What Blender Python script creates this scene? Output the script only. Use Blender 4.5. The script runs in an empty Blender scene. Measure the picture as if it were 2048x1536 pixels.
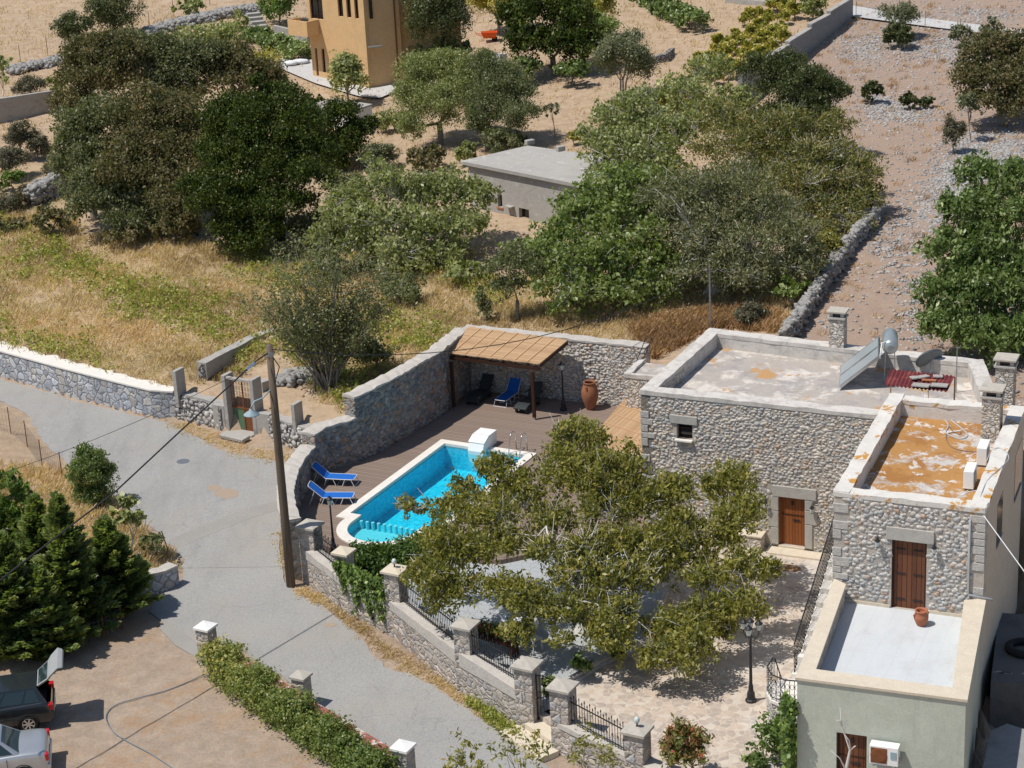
import bpy, math, random
import numpy as np
from mathutils import Vector, Matrix
SC = bpy.context.scene
COL = SC.collection
rad = math.radians
# ---------------------------------------------------------------- camera
CAM_H = 32.0; FPX = 4141.0; PITCH = rad(20.3); ROLL = 0.0515
_n = math.hypot(1, ROLL)
_R0 = np.array([1, 0, 0.]); _U0 = np.array([0, math.sin(PITCH), math.cos(PITCH)]); _FW = np.array([0, math.cos(PITCH), -math.sin(PITCH)])
_XC = (_R0 - ROLL * _U0) / _n; _YC = (ROLL * _R0 + _U0) / _n
CAMP = np.array([0, 0, CAM_H])
cd = bpy.data.cameras.new('camera'); cam = bpy.data.objects.new('camera', cd); COL.objects.link(cam)
m = Matrix.Identity(4)
for i in range(3):
    m[i][0] = _XC[i]; m[i][1] = _YC[i]; m[i][2] = -_FW[i]; m[i][3] = CAMP[i]
cam.matrix_world = m
cd.sensor_width = 36; cd.lens = 36 * FPX / 2048; cd.clip_start = 1; cd.clip_end = 3000
SC.camera = cam
# ---------------------------------------------------------------- world, sun, exposure
SUN_EL = rad(64); SHX, SHY = .50, .14            # shadow drift per metre of height
to_sun = Vector((-SHX, -SHY, 1.0)).normalized()
SUN_EL = math.asin(to_sun.z); SUN_AZ = math.atan2(to_sun.x, to_sun.y)
w = bpy.data.worlds.new('World'); SC.world = w; w.use_nodes = True
nt = w.node_tree; nt.nodes.clear()
o = nt.nodes.new('ShaderNodeOutputWorld'); b = nt.nodes.new('ShaderNodeBackground'); s = nt.nodes.new('ShaderNodeTexSky')
s.sky_type = 'NISHITA'; s.sun_disc = False; s.sun_elevation = SUN_EL; s.sun_rotation = SUN_AZ % (2 * math.pi)
s.air_density = 1; s.dust_density = .6; b.inputs[1].default_value = .10
nt.links.new(s.outputs[0], b.inputs[0]); nt.links.new(b.outputs[0], o.inputs[0])
sl = bpy.data.lights.new('sun', 'SUN'); sl.energy = 4.4; sl.angle = rad(.5); sl.color = (1, .95, .87)
so = bpy.data.objects.new('sun', sl); COL.objects.link(so); so.rotation_euler = (-to_sun).to_track_quat('-Z', 'Y').to_euler()
so.location = (-40, 60, 80)
SC.view_settings.view_transform = 'Standard'; SC.view_settings.look = 'None'; SC.view_settings.exposure = -0.06; SC.view_settings.gamma = 1
SC.render.engine = 'CYCLES'
SC.cycles.max_bounces = 6; SC.cycles.transparent_max_bounces = 12; SC.cycles.diffuse_bounces = 3
# ---------------------------------------------------------------- helpers: where a point of the photo lies
def ray(px, py): return _FW * FPX + _XC * (px - 1024) - _YC * (py - 768)
def P(px, py, z=0.):
    d = ray(px, py); return CAMP + d * ((z - CAM_H) / d[2])
def PY(px, py, Y):
    d = ray(px, py); return CAMP + d * (Y / d[1])
def pix(p):
    v = np.array(p, float) - CAMP; f = v @ _FW
    return 1024 + FPX * (v @ _XC) / f, 768 - FPX * (v @ _YC) / f, FPX / f
def P2(px, py, z=0.): return tuple(P(px, py, z)[:2])
def sstep(a, b, x):
    t = np.clip((x - a) / (b - a), 0, 1); return t * t * (3 - 2 * t)
# ---------------------------------------------------------------- terrain heights
RZ = -.5
def U(x, y):   # the upper ground: fields, slope behind
    x = np.asarray(x, float); y = np.asarray(y, float)
    z = 0.75 + .055 * np.clip(y - 80, -10, 400) + .05 * np.clip(x + 8, 0, 30)
    ed = poly_sd(LOWP, x, y).reshape(x.shape); lim = .74 + .10 * np.clip(ed, 0, 99); z = np.where(x < -5.5, np.minimum(z, lim), z)
    z = np.where(y < 53, np.minimum(z, -.62), z)
    z = z + (.12 * sstep(0, 4, ed)) * np.sin(x * .31 + y * .17) * np.sin(y * .23 - x * .11) + .04 * np.sin(x * 1.3 + 2) * np.sin(y * 1.1)
    return z
def GU(px, py, dz=0):
    d = ray(px, py); z = 2.
    for _ in range(40):
        p = CAMP + d * ((z - CAM_H) / d[2]); z = .5 * z + .5 * (float(U(p[0], p[1])) + dz)
    p[2] = z; return p
def poly_sd(poly, X, Y):
    """signed distance, negative inside"""
    X = X.ravel(); Y = Y.ravel(); D = np.full(X.shape, 1e9); ins = np.zeros(X.shape, bool)
    n = len(poly)
    for i in range(n):
        ax, ay = poly[i]; bx, by = poly[(i + 1) % n]
        dx, dy = bx - ax, by - ay; L = dx * dx + dy * dy + 1e-12
        t = np.clip(((X - ax) * dx + (Y - ay) * dy) / L, 0, 1)
        D = np.minimum(D, np.hypot(X - ax - t * dx, Y - ay - t * dy))
        c = ((ay > Y) != (by > Y)) & (X < (bx - ax) * (Y - ay) / (by - ay + 1e-15) + ax)
        ins ^= c
    return np.where(ins, -D, D)
# pool wall, inner face line (deck side), with top heights
PWI = [(-7.95, 69.0, 1.6), (-8.25, 70.3, 1.6), (-8.42, 71.9, 1.6), (-8.4, 73.7, 1.6), (-8.15, 75.2, 1.6), (-7.9, 76.05, 1.62),
       (-7.9, 76.05, 2.1), (-7.5, 76.8, 2.1), (-6.75, 77.3, 2.1), (-6.35, 77.55, 2.12),
       (-6.35, 77.55, 3.0), (-5.6, 78.4, 3.04), (-4.3, 80.3, 3.04), (-2.95, 82.5, 3.04), (-1.79, 85.2, 3.04)]
BWI = [(-1.79, 85.2), (5.67, 81.75)]     # back wall inner face
def offs(pts, d):
    """offset an open 2D line to its left by d (mitred)"""
    pts = [np.array(p[:2], float) for p in pts]; out = []
    for i, p in enumerate(pts):
        a = pts[i] - pts[i - 1] if i > 0 else None; b_ = pts[i + 1] - pts[i] if i < len(pts) - 1 else None
        if a is not None and np.linalg.norm(a) < 1e-6: a = None
        if b_ is not None and np.linalg.norm(b_) < 1e-6: b_ = None
        if a is None and b_ is None: a = pts[i - 1] - pts[i - 2] if i > 1 else pts[i + 2] - pts[i + 1]
        ns = [np.array([-v[1], v[0]]) / np.linalg.norm(v) for v in (a, b_) if v is not None]
        nn = sum(ns); nn = nn / np.linalg.norm(nn); k = max(.5, float(nn @ ns[0]))
        out.append(p + nn * d / k)
    return out
# street side wall line (outer base, at road height), from the photo
SWL = [P2(616, 1167, RZ), P2(689, 1223, RZ), P2(783, 1269, RZ), P2(923, 1387, RZ), P2(1048, 1462, RZ)]
SWL2 = [P2(1111, 1503, RZ), P2(1300, 1600, RZ), P2(1460, 1700, RZ)]
RWL = [P2(-330, 665, RZ + .1), P2(-160, 708, RZ + .05), P2(0, 754.6, RZ), P2(137, 794, RZ), P2(239, 819.5, RZ), P2(307, 836, RZ), P2(352, 838, RZ)]
DSL = [P2(352, 838, RZ), P2(410, 852, RZ), P2(444, 860, RZ)]
DSR = [P2(540, 880, RZ), P2(575, 893, RZ), P2(612, 908, RZ)]
pw_mid = [tuple(p) for p in offs(PWI[:6], .3)]
def _lowline():
    L = RWL + DSL[1:] + [P2(462, 864, RZ), P2(464, 865, RZ), P2(512, 879, RZ), P2(514, 880, RZ)] + DSR; a = offs(L, .34); b_ = offs(L, 1.1); k = len(RWL + DSL[1:]); a[k + 1] = b_[k + 1]; a[k + 2] = b_[k + 2]; return [tuple(p) for p in a]
LOWP = [(-300, 60), (-300, 140)] + _lowline() + pw_mid[::-1][1:] + [tuple(np.array(p)+np.array([.25,.2])) for p in SWL + SWL2] + [(8, 20), (-300, 20)]
VIL = [tuple(p) for p in offs([PWI[i] for i in (0,1,2,3,4,5,7,8,11,12,13,14)], .3)] + [(-1.75, 85.5), (5.7, 82.05), (7.9, 76.5), (17.1, 71.7), (17.6, 64.3), (14.0, 56.6), (12.2, 51.1), (8, 52.8), (10, 48)] + [tuple(np.array(p)+np.array([.25,.2])) for p in (SWL + SWL2)[::-1]]
ALY = [(14.05, 56.4), (12.3, 51.4), (8.2, 53.2), (9.2, 49), (12, 40), (40, 40), (40, 66), (17.5, 65.2), (16.5, 62.5)]
def terrain(X, Y):
    shp = X.shape; x = X.ravel(); y = Y.ravel()
    z = U(x, y)
    low = RZ - .03 + 0 * x
    # left bank beside the road
    sdb = poly_sd(BANK, x, y); low = low + .45 * sstep(.2, -2.5, sdb)
    t = sstep(-.22, .22, -poly_sd(LOWP, x, y)); z = z * (1 - t) + low * t
    t = sstep(-.22, .22, -poly_sd(ALY, x, y)); z = z * (1 - t) + (-1.1) * t
    t = sstep(-.2, .2, -poly_sd(VIL, x, y)); z = z * (1 - t) + (-1.7) * t
    return z.reshape(shp)
BANK = [P2(-60, 800, -.5), P2(51, 828, -.5), P2(92, 896, -.5), P2(147, 938, -.5), P2(225, 996, -.5), P2(300, 1068, -.5), P2(352, 1108, -.5), P2(358, 1140, -.5), P2(250, 1195, -.5), P2(100, 1300, -.5), P2(-20, 1330, -.5), P2(-500, 1330, -.5), P2(-500, 800, -.5)]
def zg(x, y): return float(terrain(np.array([[x]]), np.array([[y]]))[0, 0])
def G(px, py):
    d = ray(px, py); t0 = (8 - CAM_H) / d[2]; t1 = (-2 - CAM_H) / d[2]
    T = np.linspace(t0, t1, 400); pts = CAMP + T[:, None] * d
    zz = terrain(pts[:, 0], pts[:, 1]); k = np.argmax(pts[:, 2] < zz); return pts[k]
# ---------------------------------------------------------------- materials
MATS = {}
class NB:
    def __init__(s, name):
        s.m = bpy.data.materials.new(name); s.m.use_nodes = True; s.t = s.m.node_tree; s.t.nodes.clear()
        s.out = s.n('OutputMaterial'); s.b = s.n('BsdfPrincipled'); s.l(s.b.outputs[0], s.out.inputs[0]); MATS[name] = s.m
    def n(s, k, **kw):
        nd = s.t.nodes.new('ShaderNode' + k)
        for a, v in kw.items(): setattr(nd, a, v)
        return nd
    def l(s, a, b_): s.t.links.new(a, b_)
    def setv(s, sock, v):
        if hasattr(v, 'links'): s.l(v, sock)
        else: sock.default_value = v if not (isinstance(v, (tuple, list)) and len(v) == 3 and sock.type == 'RGBA') else (*v, 1)
    def pos(s, kind='Object', scale=(1, 1, 1), rot=0):
        tc = s.n('TexCoord'); mp = s.n('Mapping'); s.l(tc.outputs[kind], mp.inputs[0]); mp.inputs['Scale'].default_value = scale if isinstance(scale, tuple) else (scale,) * 3
        mp.inputs['Rotation'].default_value = (0, 0, rot); return mp.outputs[0]
    def noise(s, vec, scale, detail=4, rough=.6, dist=0, out=0):
        nd = s.n('TexNoise'); s.l(vec, nd.inputs['Vector']); nd.inputs['Scale'].default_value = scale; nd.inputs['Detail'].default_value = detail
        nd.inputs['Roughness'].default_value = rough; nd.inputs['Distortion'].default_value = dist; return nd.outputs[out]
    def vor(s, vec, scale, feature='F1', rnd=1, out=0):
        nd = s.n('TexVoronoi', feature=feature); s.l(vec, nd.inputs['Vector']); nd.inputs['Scale'].default_value = scale; nd.inputs['Randomness'].default_value = rnd
        return nd.outputs[out]
    def ramp(s, fac, stops, interp='LINEAR'):
        nd = s.n('ValToRGB'); s.l(fac, nd.inputs[0]); cr = nd.color_ramp; cr.interpolation = interp
        while len(cr.elements) > 1: cr.elements.remove(cr.elements[-1])
        for i, (p, c) in enumerate(stops):
            e = cr.elements[0] if i == 0 else cr.elements.new(p)
            e.position = p; e.color = (*c, 1) if isinstance(c, tuple) else (c, c, c, 1)
        return nd.outputs[0]
    def mix(s, f, a, b_, mode='MIX'):
        nd = s.n('Mix', data_type='RGBA', blend_type=mode); s.setv(nd.inputs[0], f); s.setv(nd.inputs[6], a); s.setv(nd.inputs[7], b_); return nd.outputs[2]
    def math(s, op, a, b_=0., c=0.):
        nd = s.n('Math', operation=op); s.setv(nd.inputs[0], a); s.setv(nd.inputs[1], b_); s.setv(nd.inputs[2], c); return nd.outputs[0]
    def bump(s, h, strength=.5, dist=.05, prev=None):
        nd = s.n('Bump'); s.l(h, nd.inputs['Height']); nd.inputs['Strength'].default_value = strength; nd.inputs['Distance'].default_value = dist
        if prev is not None: s.l(prev, nd.inputs['Normal'])
        s.l(nd.outputs[0], s.b.inputs['Normal']); return nd.outputs[0]
    def warp(s, vec, scale, amt):
        nz = s.noise(vec, scale, 2, out=1); v1 = s.n('VectorMath', operation='SUBTRACT'); s.l(nz, v1.inputs[0]); v1.inputs[1].default_value = (.5, .5, .5)
        v2 = s.n('VectorMath', operation='SCALE'); s.l(v1.outputs[0], v2.inputs[0]); v2.inputs['Scale'].default_value = amt
        v3 = s.n('VectorMath', operation='ADD'); s.l(vec, v3.inputs[0]); s.l(v2.outputs[0], v3.inputs[1]); return v3.outputs[0]
    def base(s, c, rough=.85, spec=.25, metal=0):
        s.setv(s.b.inputs['Base Color'], c); s.b.inputs['Roughness'].default_value = rough; s.b.inputs['Specular IOR Level'].default_value = spec; s.b.inputs['Metallic'].default_value = metal
        return s.m
def plain(name, c, rough=.6, metal=0, spec=.3, var=.12, vscale=6, bump=0):
    q = NB(name); v = q.pos(); nz = q.noise(v, vscale, 5)
    col = q.mix(nz, tuple(x * (1 - var) for x in c), tuple(min(1, x * (1 + var)) for x in c))
    if bump: q.bump(nz, bump, .02)
    return q.base(col, rough, spec, metal)
def masonry(name, cols, mortar, scale=4.2, flat=1.4, mw=.06, bstr=.9, dark=None, moss=None):
    q = NB(name); v = q.pos(scale=(1, 1, flat)); v = q.warp(q.warp(v, 1.1, .55), 3.2, .2)
    cell = q.vor(v, scale, out=1); edge = q.vor(v, scale, 'DISTANCE_TO_EDGE')
    sep = q.n('SeparateColor'); q.l(cell, sep.inputs[0])
    st = [(i / len(cols), c) for i, c in enumerate(cols)]
    col = q.ramp(sep.outputs[0], st, 'CONSTANT')
    nz = q.noise(v, 9, 6, .7); col = q.mix(.75, col, q.ramp(nz, [(.25, .55), (.5, 1.05), (.75, 1.5)]), 'MULTIPLY')
    c2 = q.ramp(sep.outputs[1], [(0, .75), (1, 1.3)]); col = q.mix(.9, col, c2, 'MULTIPLY')
    big = q.noise(q.pos(scale=.35), 1.5, 3); col = q.mix(.6, col, q.ramp(big, [(.3, .78), (.7, 1.12)]), 'MULTIPLY')
    ej = q.math('ADD', edge, q.math('MULTIPLY', q.math('SUBTRACT', q.noise(v, 7, 4), .5), mw * 1.6)); mm = q.ramp(ej, [(0, .8), (mw * .4, .8), (mw * 1.5, 0.)])
    mn = q.noise(v, 14, 4); mort = q.mix(mn, tuple(x * .7 for x in mortar), tuple(min(.9, x * 1.15) for x in mortar))
    wsh = q.ramp(q.noise(q.pos(scale=.6), 1.3, 5, .7), [(.46, 0.), (.66, .5)]); col = q.mix(mm, col, mort); col = q.mix(wsh, col, mort)
    h = q.math('MULTIPLY', q.ramp(edge, [(0, 0.), (mw * 2.2, .85), (mw * 4, 1.)]), 1.)
    h2 = q.math('ADD', h, q.math('MULTIPLY', nz, .55)); h3 = q.math('ADD', h2, q.math('MULTIPLY', sep.outputs[2], .5))
    q.bump(h3, bstr, .06)
    return q.base(col, .92, .15)
GR = [(.52, .50, .47), (.60, .57, .52), (.64, .56, .48), (.46, .45, .44), (.68, .62, .54), (.58, .49, .41), (.62, .59, .55)]
masonry('wall_stone', GR, (.74, .66, .56), 5.4, 1.3, .085, 1.1)
masonry('wing_stone', [(.54, .53, .53), (.60, .59, .57), (.50, .50, .51), (.66, .63, .59), (.58, .53, .48), (.56, .47, .41)], (.74, .69, .62), 4.6, 1.3, .10, 1.2)
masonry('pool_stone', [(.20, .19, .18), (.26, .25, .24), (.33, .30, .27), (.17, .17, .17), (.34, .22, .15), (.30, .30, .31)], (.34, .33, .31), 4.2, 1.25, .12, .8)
masonry('street_stone', [(.40, .37, .34), (.45, .40, .35), (.36, .35, .35), (.48, .42, .37), (.42, .36, .31)], (.50, .45, .39), 3.7, 1.2, .06, .7)
masonry('gray_stone', [(.40, .42, .45), (.46, .47, .49), (.35, .37, .41), (.47, .45, .42), (.42, .43, .46)], (.20, .20, .21), 2.7, 1.1, .05, .6)
masonry('dry_stone', [(.38, .37, .36), (.46, .44, .42), (.32, .32, .32), (.50, .48, .45)], (.03, .028, .025), 3.4, 1.1, .09, 1.2)
def plaster(name, base, patches, scale=1.0, bump=.5):
    """weathered plaster: list of (colour, lo, hi, noise scale, seed offset) patches of other paint"""
    q = NB(name); v = q.pos(scale=scale); n0 = q.noise(v, 3, 6, .7)
    col = q.mix(n0, tuple(x * .80 for x in base), tuple(min(.92, x * 1.12) for x in base))
    for (c, lo, hi, sc, off, st) in patches:
        mp = q.n('Mapping'); q.l(v, mp.inputs[0]); mp.inputs['Location'].default_value = (off, off * 1.7, 0); mp.inputs['Scale'].default_value = st
        k = q.noise(mp.outputs[0], sc, 7, .68, .4); col = q.mix(q.ramp(k, [(lo, 0.), (hi, 1.)]), col, c)
    fine = q.noise(v, 22, 5, .7); col = q.mix(.5, col, q.ramp(fine, [(.3, .72), (.65, 1.1)]), 'MULTIPLY')
    q.bump(q.math('ADD', n0, q.math('MULTIPLY', fine, .5)), bump, .04)
    return q.base(col, .95, .1)
plaster('mortar_house', (.52, .465, .40), [((.42, .39, .36), .5, .62, 1.1, 3, (1, 1, 1)), ((.70, .64, .55), .55, .7, 2.2, 9, (1, 1, 1))], 1, .9)
plaster('main_roof_plaster', (.45, .405, .365), [((.66, .61, .55), .50, .60, 1.1, 3, (1, 1, 1)), ((.33, .31, .31), .53, .68, .8, 9, (1, 1, 1)), ((.50, .30, .14), .575, .61, .8, 27, (1, 1, 1))])
plaster('wing_roof_plaster', (.56, .53, .50), [((.44, .235, .085), .44, .49, .62, 5, (1, 1, 1)), ((.36, .175, .06), .50, .60, .9, 55, (1, 1, 1)), ((.62, .58, .54), .565, .60, 1.5, 31, (1, 1, 1)), ((.44, .42, .40), .56, .66, 1.0, 12, (1, 1, 1))])
plaster('parapet_plaster', (.64, .605, .56), [((.47, .44, .405), .48, .62, 2, 3, (1, 1, 1)), ((.50, .26, .08), .64, .69, 1.6, 8, (1, 1, 1))])
plaster('wing_parapet_plaster', (.70, .67, .62), [((.52, .27, .07), .56, .60, 1.5, 14, (1, 1, 1)), ((.60, .57, .54), .58, .7, 2, 3, (1, 1, 1))])
plaster('green_plaster', (.52, .55, .47), [((.58, .60, .52), .5, .75, .8, 5, (1, 1, 1)), ((.42, .44, .38), .54, .72, 1.4, 17, (2.2, 2.2, .25))], 1, .25)
plaster('beige_plaster', (.62, .56, .46), [((.50, .46, .38), .55, .75, 1.5, 5, (1, 1, 1))], 1, .25)
plaster('old_plaster', (.44, .42, .39), [((.36, .35, .34), .52, .7, .9, 5, (1, 1, 3)), ((.62, .60, .57), .58, .7, 2, 8, (1, 1, 1))], 1, .8)
plaster('yellow_plaster', (.72, .48, .25), [((.62, .40, .20), .5, .8, .6, 5, (1, 1, .4))], .5, .1)
plaster('concrete', (.42, .40, .37), [((.28, .27, .25), .52, .7, 1.6, 5, (1, 1, 2)), ((.52, .50, .47), .60, .7, 3, 8, (1, 1, 1))], 1, .6)
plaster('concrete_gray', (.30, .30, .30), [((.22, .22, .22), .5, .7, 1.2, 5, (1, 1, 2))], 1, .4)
plaster('wall_coping', (.55, .51, .46), [((.46, .43, .40), .5, .66, 2.4, 3, (1, 1, 1))], 1, .8)
plaster('white_coping', (.78, .74, .68), [((.66, .62, .56), .55, .75, 2.4, 3, (1, 1, 1))], 1, .3)
plaster('sand_stone', (.66, .58, .46), [((.58, .50, .40), .5, .7, 2.0, 3, (1, 1, 1))], 1, .15)
plaster('cap_stone', (.50, .46, .40), [((.38, .36, .33), .5, .7, 3.0, 3, (1, 1, 1))], 1, .4)
plaster('lintel_stone', (.48, .46, .42), [((.40, .38, .35), .5, .7, 3.0, 3, (1, 1, 1))], 1, .3)
plaster('red_paint', (.34, .13, .11), [((.62, .55, .50), .52, .58, 3.0, 3, (1, 1, 1))], 1, .5)
plain('white_paint', (.80, .79, .76), .5); plain('white_plastic', (.82, .82, .80), .35, var=.03); plain('white_metal', (.75, .76, .77), .35, var=.03)
plain('cloth_white', (.82, .84, .88), .9, var=.04); plain('black_iron', (.025, .025, .028), .45); plain('gray_metal', (.34, .36, .38), .4, .7)
plain('steel', (.62, .64, .66), .22, .9); plain('pipe_gray', (.35, .36, .37), .5); plain('dark_window', (.012, .014, .018), .12, spec=.6)
plain('blue_fabric', (.012, .13, .50), .75); plain('dark_plastic', (.035, .042, .045), .55); plain('terracotta', (.40, .15, .08), .8, var=.2, bump=.3); plain('urn_clay', (.30, .125, .065), .85, var=.25, bump=.4)
plain('dark_wood', (.045, .018, .010), .6, var=.3); plain('rust', (.20, .075, .03), .9, var=.4); plain('green_rust', (.10, .17, .10), .8, var=.3); plain('rubber', (.02, .02, .02), .8)
plain('cable_black', (.03, .03, .032), .6); plain('hose', (.16, .22, .27), .5); plain('cable_light', (.45, .48, .50), .5); plain('cable_brown', (.20, .14, .11), .6); plain('wire_gray', (.22, .21, .2), .6); plain('mesh_wire', (.16, .15, .13), .7)
plain('lamp_glass', (.55, .62, .60), .15, spec=.6); plain('orange_plastic', (.75, .12, .02), .5); plain('red_light', (.50, .01, .01), .2, spec=.6); plain('beige_wood', (.50, .32, .18), .8)
plain('rock', (.38, .38, .39), .9, var=.3, bump=.6); plain('bag_white', (.72, .74, .76), .6); plain('shade_blue', (.30, .40, .44), .4); plain('dish_gray', (.16, .18, .19), .5); plain('brick', (.42, .16, .08), .9)
plain('tank_paint', (.40, .44, .45), .35, .5)
q = NB('collector_glass'); q.base((.30, .33, .34), .28, .6)
def carpaint(name, c, metal):
    q = NB(name); v = q.pos(); q.base(q.mix(q.noise(v, 2.5, 4), tuple(x * .85 for x in c), tuple(x * 1.1 for x in c)), .28, .5, metal); q.b.inputs['Coat Weight'].default_value = .6; q.b.inputs['Coat Roughness'].default_value = .08
carpaint('car_dark', (.022, .027, .032), .3); carpaint('car_silver', (.50, .52, .55), .55); plain('car_glass', (.02, .035, .038), .06, spec=.8); plain('car_interior', (.30, .31, .31), .7)
def planks(name, c1, c2, width, rot, gap=.04, rough=.75, grain=3.):
    q = NB(name); v = q.pos(rot=rot); wv = q.n('SeparateXYZ'); q.l(v, wv.inputs[0]); y = q.math('DIVIDE', wv.outputs[1], width)
    fr = q.math('FRACT', y); fl = q.math('FLOOR', y); wn = q.n('TexWhiteNoise', noise_dimensions='1D'); q.l(fl, wn.inputs['W'])
    gr = q.n('Mapping'); q.l(v, gr.inputs[0]); gr.inputs['Scale'].default_value = (.6, 8, 8); nz = q.noise(gr.outputs[0], grain, 5)
    col = q.mix(q.math('MULTIPLY_ADD', wn.outputs[0], .55, q.math('MULTIPLY', nz, .45)), c1, c2)
    col = q.mix(q.ramp(fr, [(0, 1.), (gap, 1.), (gap * 1.6, 0.)]), col, tuple(x * .35 for x in c1))
    return q.base(col, rough, .2)
planks('deck_boards', (.215, .16, .13), (.285, .22, .18), .145, rad(27.9 - 0), .09)
planks('reed_mat', (.36, .22, .115), (.62, .42, .25), .07, rad(27.9), .12, .9, 9.)
planks('reed_mat_side', (.36, .22, .115), (.62, .42, .25), .07, rad(27.9 + 90), .12, .9, 9.)
planks('pole_wood', (.12, .09, .065), (.21, .165, .125), .05, 0)
def vplanks(name, c1, c2, width):
    q = NB(name); tc = q.pos(); wv = q.n('SeparateXYZ'); q.l(tc, wv.inputs[0]); y = q.math('DIVIDE', wv.outputs[0], width)
    fr = q.math('FRACT', y); fl = q.math('FLOOR', y); wn = q.n('TexWhiteNoise', noise_dimensions='1D'); q.l(fl, wn.inputs['W'])
    gr = q.n('Mapping'); q.l(tc, gr.inputs[0]); gr.inputs['Scale'].default_value = (9, 9, .8); nz = q.noise(gr.outputs[0], 3, 5)
    col = q.mix(q.math('MULTIPLY_ADD', wn.outputs[0], .5, q.math('MULTIPLY', nz, .5)), c1, c2)
    ed = q.ramp(fr, [(0, 0.), (.08, 0.), (.14, 1.)]); col = q.mix(ed, tuple(x * .25 for x in c1), col); q.bump(ed, .6, .01)
    return q.base(col, .6, .3)
vplanks('door_orange', (.20, .062, .016), (.30, .10, .03), .115); vplanks('door_brown', (.10, .036, .018), (.20, .075, .035), .15)
# crazy paving
q = NB('crazy_paving'); v = q.warp(q.pos(), 1.6, .25); cell = q.vor(v, 3.9, out=1); edge = q.vor(v, 3.9, 'DISTANCE_TO_EDGE'); sp = q.n('SeparateColor'); q.l(cell, sp.inputs[0])
col = q.ramp(sp.outputs[0], [(0, (.44, .365, .305)), (.3, (.52, .42, .34)), (.55, (.40, .34, .29)), (.8, (.56, .485, .41))], 'CONSTANT')
col = q.mix(.7, col, q.ramp(q.noise(v, 4, 5), [(.3, .82), (.7, 1.12)]), 'MULTIPLY'); col = q.mix(q.ramp(edge, [(0, .75), (.018, .75), (.05, 0.)]), col, (.60, .53, .43))
wash = q.noise(q.pos(scale=.4), .9, 4); col = q.mix(q.ramp(wash, [(.5, 0.), (.7, .5)]), col, (.66, .64, .62)); q.bump(edge, .15, .02); q.base(col, .8, .2)
# marble patio, terrace tiles
q = NB('patio_marble'); v = q.pos(); nz = q.noise(v, 2, 6, .7, 1.); col = q.mix(nz, (.34, .36, .38), (.46, .48, .49)); edge = q.vor(q.warp(v, 2, .2), 2.6, 'DISTANCE_TO_EDGE'); col = q.mix(q.ramp(edge, [(0, .5), (.03, .5), (.05, 0.)]), col, (.25, .26, .27)); q.base(col, .6, .3)
q = NB('terrace_tile'); v = q.pos(rot=rad(23)); wv = q.n('SeparateXYZ'); q.l(v, wv.inputs[0]); fx = q.math('FRACT', q.math('DIVIDE', wv.outputs[0], .6)); fy = q.math('FRACT', q.math('DIVIDE', wv.outputs[1], 1.2))
sv = q.n('Mapping'); q.l(v, sv.inputs[0]); sv.inputs['Scale'].default_value = (3, .6, 1); nz = q.noise(sv.outputs[0], 1.6, 5, .6, .6)
col = q.mix(nz, (.53, .56, .59), (.63, .65, .66)); col = q.mix(q.ramp(q.noise(q.pos(), .8, 6, .7), [(.52, 0.), (.68, .55)]), col, (.47, .475, .47)); g1 = q.math('MAXIMUM', q.ramp(fx, [(0, 1.), (.012, 1.), (.02, 0.)]), q.ramp(fy, [(0, 1.), (.006, 1.), (.011, 0.)]))
col = q.mix(q.math('MULTIPLY', g1, .6), col, (.42, .42, .42)); q.base(col, .5, .3)
# asphalt
q = NB('asphalt'); v = q.pos(); n1 = q.noise(v, .35, 5, .6); n2 = q.noise(v, 22, 4, .85); col = q.mix(n1, (.285, .28, .27), (.365, .357, .34)); col = q.mix(.8, col, q.ramp(n2, [(.3, .62), (.5, 1.), (.7, 1.35)]), 'MULTIPLY')
st = q.noise(q.warp(v, .8, 1.), .22, 6, .7); col = q.mix(q.ramp(st, [(.52, 0.), (.70, .5)]), col, (.36, .315, .26)); tk_ = q.noise(q.pos(scale=(.5, .12, 1), rot=rad(-35)), 1.6, 5, .7); col = q.mix(q.ramp(tk_, [(.5, 0.), (.7, .35)]), col, (.20, .195, .19)); wh = q.noise(v, 1.3, 7, .75); col = q.mix(q.ramp(wh, [(.70, 0.), (.76, .55)]), col, (.55, .54, .52))
cr = q.vor(q.warp(v, .7, 1.6), .16, 'DISTANCE_TO_EDGE'); col = q.mix(q.ramp(cr, [(0, .25), (.0015, .2), (.003, 0.)]), col, (.13, .125, .12)); q.bump(n2, .25, .02); q.base(col, .92, .15)
q = NB('worn_patch'); v = q.pos(); q.base(q.mix(q.noise(v, 9, 6, .75), (.30, .23, .17), (.42, .34, .27)), .95, .1)
q = NB('road_band'); v = q.pos(); n2 = q.noise(v, 22, 4, .85); col = q.mix(q.noise(v, .9, 6, .7), (.255, .245, .23), (.37, .35, .32)); q.base(q.mix(.55, col, q.ramp(n2, [(.3, .70), (.5, 1.), (.72, 1.25)]), 'MULTIPLY'), .95, .1)
q = NB('road_concrete'); v = q.pos(); q.base(q.mix(q.noise(v, 2, 5), (.44, .43, .42), (.56, .55, .54)), .9, .1)
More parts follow.
